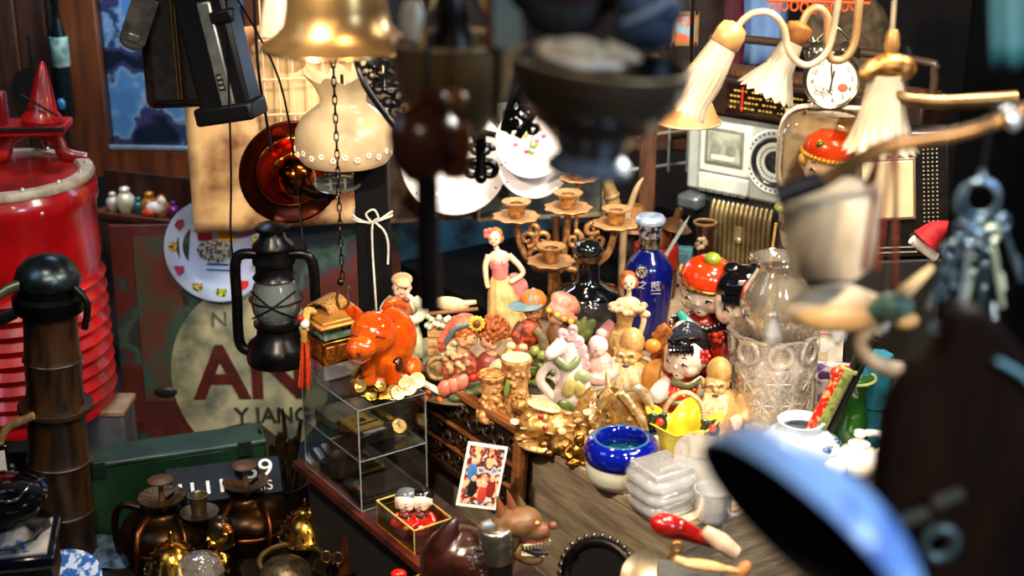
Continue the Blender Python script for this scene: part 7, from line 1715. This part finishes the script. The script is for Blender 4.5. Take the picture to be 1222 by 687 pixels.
t = T('teal_banner', 'teal cloth strip hanging at the upper edge over the keys', 'banner', ('d', 1208, 78, 1.05), rt=(0, -8, 0))
b = B(); n = 8
co = [(-26 + 46 * i / n, 3 * sin(i * 1.3), 4 * sin(i) + 130 * j / 5) for i in range(n + 1) for j in range(6)]
b._new(co, [(i * 6 + j, (i + 1) * 6 + j, (i + 1) * 6 + j + 1, i * 6 + j + 1) for i in range(n) for j in range(5)])
x = b.o('cloth_strip', m('#073c48', .6, c2='#052c36', sc=10), t); x.modifiers.new('thick', 'SOLIDIFY').thickness = .002
B().tube([(-30, 0, 130), (26, 0, 130)], 3).o('rod', BLACK, t)
# blue bowl close to the lens
t = T('blue_bowl', 'pale blue glazed bowl with dark inside tipped very close to the viewer', 'bowl', ('d', 956, 640, .82), s=.82 / F)
BA = V((.68, .44, .54)).to_track_quat('Z', 'Y').to_matrix().to_4x4()
po = [(160, 0), (157, 20), (143, 44), (112, 63), (60, 73), (1, 76)]
B().lathe(po + [(1, 71), (58, 68), (107, 58), (138, 40), (151, 18), (154, 0)], 72, M=BA, loop=True).o('bowl_wall', m('#9cc2f6', .4, c2='#2a55b8', sc=16, lo=.5, hi=.66, coat=.3), t)
B().lathe([(153, -1), (150, 18), (137, 39), (106, 57), (58, 67), (1, 70)], 72, M=BA, cap=False).o('shaded_inside', m('#17151a', .6, c2='#2a241c', sc=12), t)  # near-black colour stands in for shade under the tipped bowl
B().lathe([(46, 71), (48, 84), (42, 84), (40, 72)], 40, M=BA, loop=True).o('foot_ring', m('#5b8fe0', .3, coat=.4), t)
B().box((0, 0, -1440), (150, 150, 2530)).o('stand', m('#0c0b0b', .8), t)
# ================================================================ hanging pans in front
PANM = m('#5c4a34', .35, .3, c2='#7a6240', sc=8)
t = T('hanging_pan', 'dark bronze hanging lamp pan with straight rim and rounded bottom', 'lamp pan', ('d', 540, 50, 1.35))
p = [(20, -112), (38, -110), (48, -92), (62, -66), (70, -40), (71, 0), (75, 2)]
B().lathe(shell(p, 3), 48, loop=True).o('pan_body', PANM, t)
B().lathe([(1, -112), (22, -112), (22, -106), (1, -106)], 28).o('pan_base', PANM, t)
B().ring((0, 0, 2), 73, 3, seg=56).o('rim', m('#b3946a', .35, .3), t)
BRS = m('#9a7644', .35, .8, c2='#6f5028', sc=20)
for a, x2 in ((2.2, -14), (4.2, -4), (5.6, 8)): B().tube([(68 * cos(a), 68 * sin(a), 2), (x2, 0, 140)], [5, 4], 8, fl=.5).o('hanger_strap', BRS, t)
B().lathe([(26, -106), (28, 4), (20, 20), (24, 30), (16, 60)], 24).o('lamp_burner', m('#1a1512', .35, .6), t)
B().lathe([(10, 4), (14, 14), (15, 34), (9, 50)], 20, M=Mx.Translation((-46, -10, 0))).o('white_chimney', m('#d8cbb8', .3), t)
t = T('steel_strap', 'pale blue steel strap hanging between the two dark pans', 'strap', ('d', 606, 60, 1.22))
B().box((0, 0, 60), (34, 4, 120)).o('steel_plate', m('#a8c6dc', .4, .1, c2='#7fa4c0', sc=12), t, bev=2); B().tube([(-12, 0, 4), (-14, 0, -92)], 5, 8).o('rod', m('#1f1712', .4, .5), t)
B().box((-22, 2, 40), (10, 4, 90)).o('brown_edge', m('#6a4426', .5), t)
t = T('hanging_pan', 'wide dark hanging pan heaped with shells and blue cloth', 'lamp pan', ('d', 718, 74, 1.15), rt=(0, 6, 0))
p = [(34, -116), (40, -112), (46, -100), (70, -76), (74, -76), (92, -50), (96, -49), (101, -34), (105, -30), (108, -8), (110, 0)]
B().lathe(shell(p, 3), 64, loop=True).o('pan_body', m('#34383e', .25, .5, c2='#5a4a38', sc=6), t)
B().lathe([(1, -100), (46, -100), (46, -94), (1, -94)], 28).o('pan_base', PANM, t)
B().ring((0, 0, 0), 107, 3, seg=64).o('rim', m('#a88a62', .35, .3), t)
B().lathe(shell([(52, -134), (54, -128), (36, -110)], 4), 40, loop=True).o('foot_ring', m('#7f8794', .3, .6), t)
P0 = bpy.data.objects['hanging_pan.001'].location; s1 = 1.15 / F
t = T('shell_heap', 'cream conch shell lying in the wide dark pan', 'shell', ('w', P0 + V((-.012, -.01, 0))), s=s1)
b = B(); b.ell((-10, -10, 14), (40, 26, 20), rt=(0, 8, 0)).tube(cr([(20, -10, 16), (44, -12, 12), (62, -10, 8)], 5), [17, 10, 4], 12).ell((-44, -6, 18), (18, 16, 14)); b.o('shell_body', m('#d2bfa2', .4, c2='#a8906e', sc=24), t, rm=1.6)
B().tube(cr([(-50, -20, 14), (-10, -36, 6), (40, -24, 4)], 5), [3, 6, 3], 8).o('shell_lip', m('#e6d8c2', .35), t)
t = T('denim_bundle', 'folded blue denim bundle in the wide dark pan', 'cloth', ('w', P0 + V((.036, .012, .012))), s=s1)
b = B(); b.ell((0, 0, 22), (38, 26, 30)).ell((18, -4, 40), (26, 20, 22)).ell((-14, -8, 46), (22, 16, 22)); b.o('folded_cloth', m('#2c3c56', .6, c2='#14202e', sc=14), t, rm=2, disp=(6, 20))
B().tube(cr([(-30, -26, 30), (0, -30, 44), (30, -20, 60)], 5), [4, 6, 4], 8).o('pale_fold', m('#7f8894', .6), t)
t = T('dark_cloth_bag', 'black cloth bundle with red trim rising from the dark pan', 'bag', ('w', P0 + V((-.03, .03, .01))), s=s1)
b = B(); b.ell((0, 0, 40), (52, 30, 36)).ell((-30, 0, 70), (40, 28, 40)).ell((40, 10, 70), (40, 26, 40)); b.o('bag_body', m('#0c0a0b', .8, c2='#1a1414', sc=16), t, rm=2.4)
B().ell((14, -28, 66), (34, 8, 14)).o('red_trim', m('#4a140e', .6), t)
for a in (.5, 2.6): 
    t2 = bpy.data.objects['hanging_pan.001']; B().tube([(104 * cos(a), 104 * sin(a), 0), (30 * cos(a), 30 * sin(a), 210)], 3, 8).o('hanger_rod', BLACK, t2)
t = T('turned_handle', 'dark turned wooden finial with long rod hanging before the boy figurine', 'umbrella handle', ('d', 510, 150, 1.25))
TW = m('#4a2010', .3, c2='#4a2414', sc=10, coat=.3)
b = B(); b.lathe([(10, -70), (22, -62), (34, -48), (44, -20), (42, 4), (30, 16), (18, 24), (22, 34), (14, 44), (4, 48)], 36, M=rot(0, 14, 0)); b.o('turned_knob', TW, t)
B().lathe([(14, -58), (18, -50), (22, -10), (18, 6), (4, 10)], 24, M=Mx.Translation((32, 6, -6))).o('lit_knob_side', m('#7a3f1c', .35, c2='#5a2a10', sc=14, coat=.3), t)  # lighter wood colour stands in for the lit side of the knob
B().tube([(-2, 0, -60), (-2, 0, -234)], [14, 14], 16).o('rod', m('#140a08', .35, coat=.3), t)
B().ell((30, 6, 30), (18, 14, 14)).o('light_cap', m('#8a5430', .35, coat=.3), t); B().tube([(0, 0, 40), (10, 0, 260)], 4).o('hanging_cord', m('#1a120c', .6), t)
# ================================================================ camera, light
cd = bpy.data.cameras.new('camera'); cam = bpy.data.objects.new('camera', cd); C.objects.link(cam)
cam.location = (0, 0, H); cam.rotation_euler = (R(90) - PT, 0, 0)
cd.sensor_width = 36; cd.lens = 36 * F / 1222; cd.clip_start = .05
cd.dof.use_dof = True; cd.dof.focus_distance = 2.72; cd.dof.aperture_fstop = 50.08 / 17.5
bpy.context.scene.camera = cam
def light(name, kind, loc, e, col, size=.1, to=None, **k):
    d = bpy.data.lights.new(name, kind); d.energy = e; d.color = col
    if kind == 'AREA': d.size = size
    elif kind == 'SPOT': d.shadow_soft_size = size; d.spot_size = R(k.get('cone', 70)); d.spot_blend = .6
    else: d.shadow_soft_size = size
    o = bpy.data.objects.new(name, d); C.objects.link(o); o.location = loc
    if to: o.rotation_euler = (V(to) - V(loc)).to_track_quat('-Z', 'Y').to_euler()
    return o
WARM = (1, .72, .42); NEUT = (1, .88, .72); COOL = (.55, .75, 1)
KEY = (1, .82, .6)
light('stall_bulb', 'SPOT', (.8, 1.9, 2.05), 95, KEY, .05, (.35, 2.75, .6), cone=80)
light('front_bulb', 'SPOT', (-.5, 1.3, 1.9), 150, KEY, .05, (.2, 2.6, .55), cone=76)
light('crystal_fill', 'SPOT', (.32, 1.75, 1.85), 38, KEY, .04, (.38, 2.35, .6), cone=60)  # extra spot added to brighten the crystal on the table
light('facet_fill', 'AREA', (.75, 2.0, 1.95), 13, (1, .95, .88), .35, (.4, 2.4, .6))  # soft panel added for the crystal facets to reflect
light('rear_bulb', 'POINT', (.05, 2.75, 1.75), 11, WARM, .04)
light('paper_fill', 'SPOT', (-.1, 2.7, 1.9), 75, WARM, .04, (-.42, 3.3, 1.25), cone=60)  # second warm spot added to brighten the paper
light('plate_bulb', 'SPOT', (.1, 2.5, 2.0), 55, NEUT, .04, (.06, 3.3, 1.05), cone=60)
light('radio_bulb', 'POINT', (.72, 2.45, 1.75), 26, (1, .95, .86), .04)
light('window_light', 'AREA', (-1.7, 1.6, 2.3), 8, COOL, .8, (-1.0, 3.2, .5))
light('cool_fill', 'AREA', (1.5, .1, 2.1), 32, COOL, .5, (.15, 1.0, 1.4))  # cool panel added to give the near pans a blue gleam
light('bowl_fill', 'SPOT', (.75, .35, 2.2), 15, COOL, .1, (.25, .72, 1.36), cone=40)  # cool spot added to brighten the outside of the blue bowl
light('shade_fill', 'SPOT', (.55, .6, 1.95), 95, KEY, .05, (.37, 1.4, 1.36), cone=36)  # spot added to brighten the square shade and petal lamp
light('near_fill', 'POINT', (-.25, .45, 2.05), 9, KEY, .06)  # fill added to lift the near pans and turned handle
light('print_fill', 'AREA', (-.95, 3.75, 1.95), 30, COOL, .35, (-.95, 4.2, 1.4))  # cool panel added in front of the window to brighten its print
light('tarp_fill', 'POINT', (-.18, 3.35, 1.2), 3, COOL, .1)  # hidden cool point added to tint the blue sheet
light('drum_bulb', 'SPOT', (-.7, 1.9, 2.3), 60, (1, .85, .7), .06, (-1.15, 3.25, .7), cone=40)
light('brass_bulb', 'SPOT', (-.1, 1.5, 1.9), 26, WARM, .05, (-.55, 2.75, .25), cone=50)
w = bpy.data.worlds.new('world'); bpy.context.scene.world = w; w.use_nodes = True
bg = w.node_tree.nodes['Background']; bg.inputs[0].default_value = (.25, .4, .5, 1); bg.inputs[1].default_value = .06
sc = bpy.context.scene
sc.view_settings.view_transform = 'Standard'; sc.view_settings.look = 'None'; sc.view_settings.gamma = 1; sc.view_settings.exposure = 0
sc.view_settings.use_curve_mapping = False
sc.cycles.use_denoising = True; sc.cycles.max_bounces = 14; sc.cycles.transparent_max_bounces = 24; sc.cycles.transmission_bounces = 10
sc.cycles.sample_clamp_indirect = 6; sc.cycles.caustics_refractive = False; sc.cycles.caustics_reflective = False
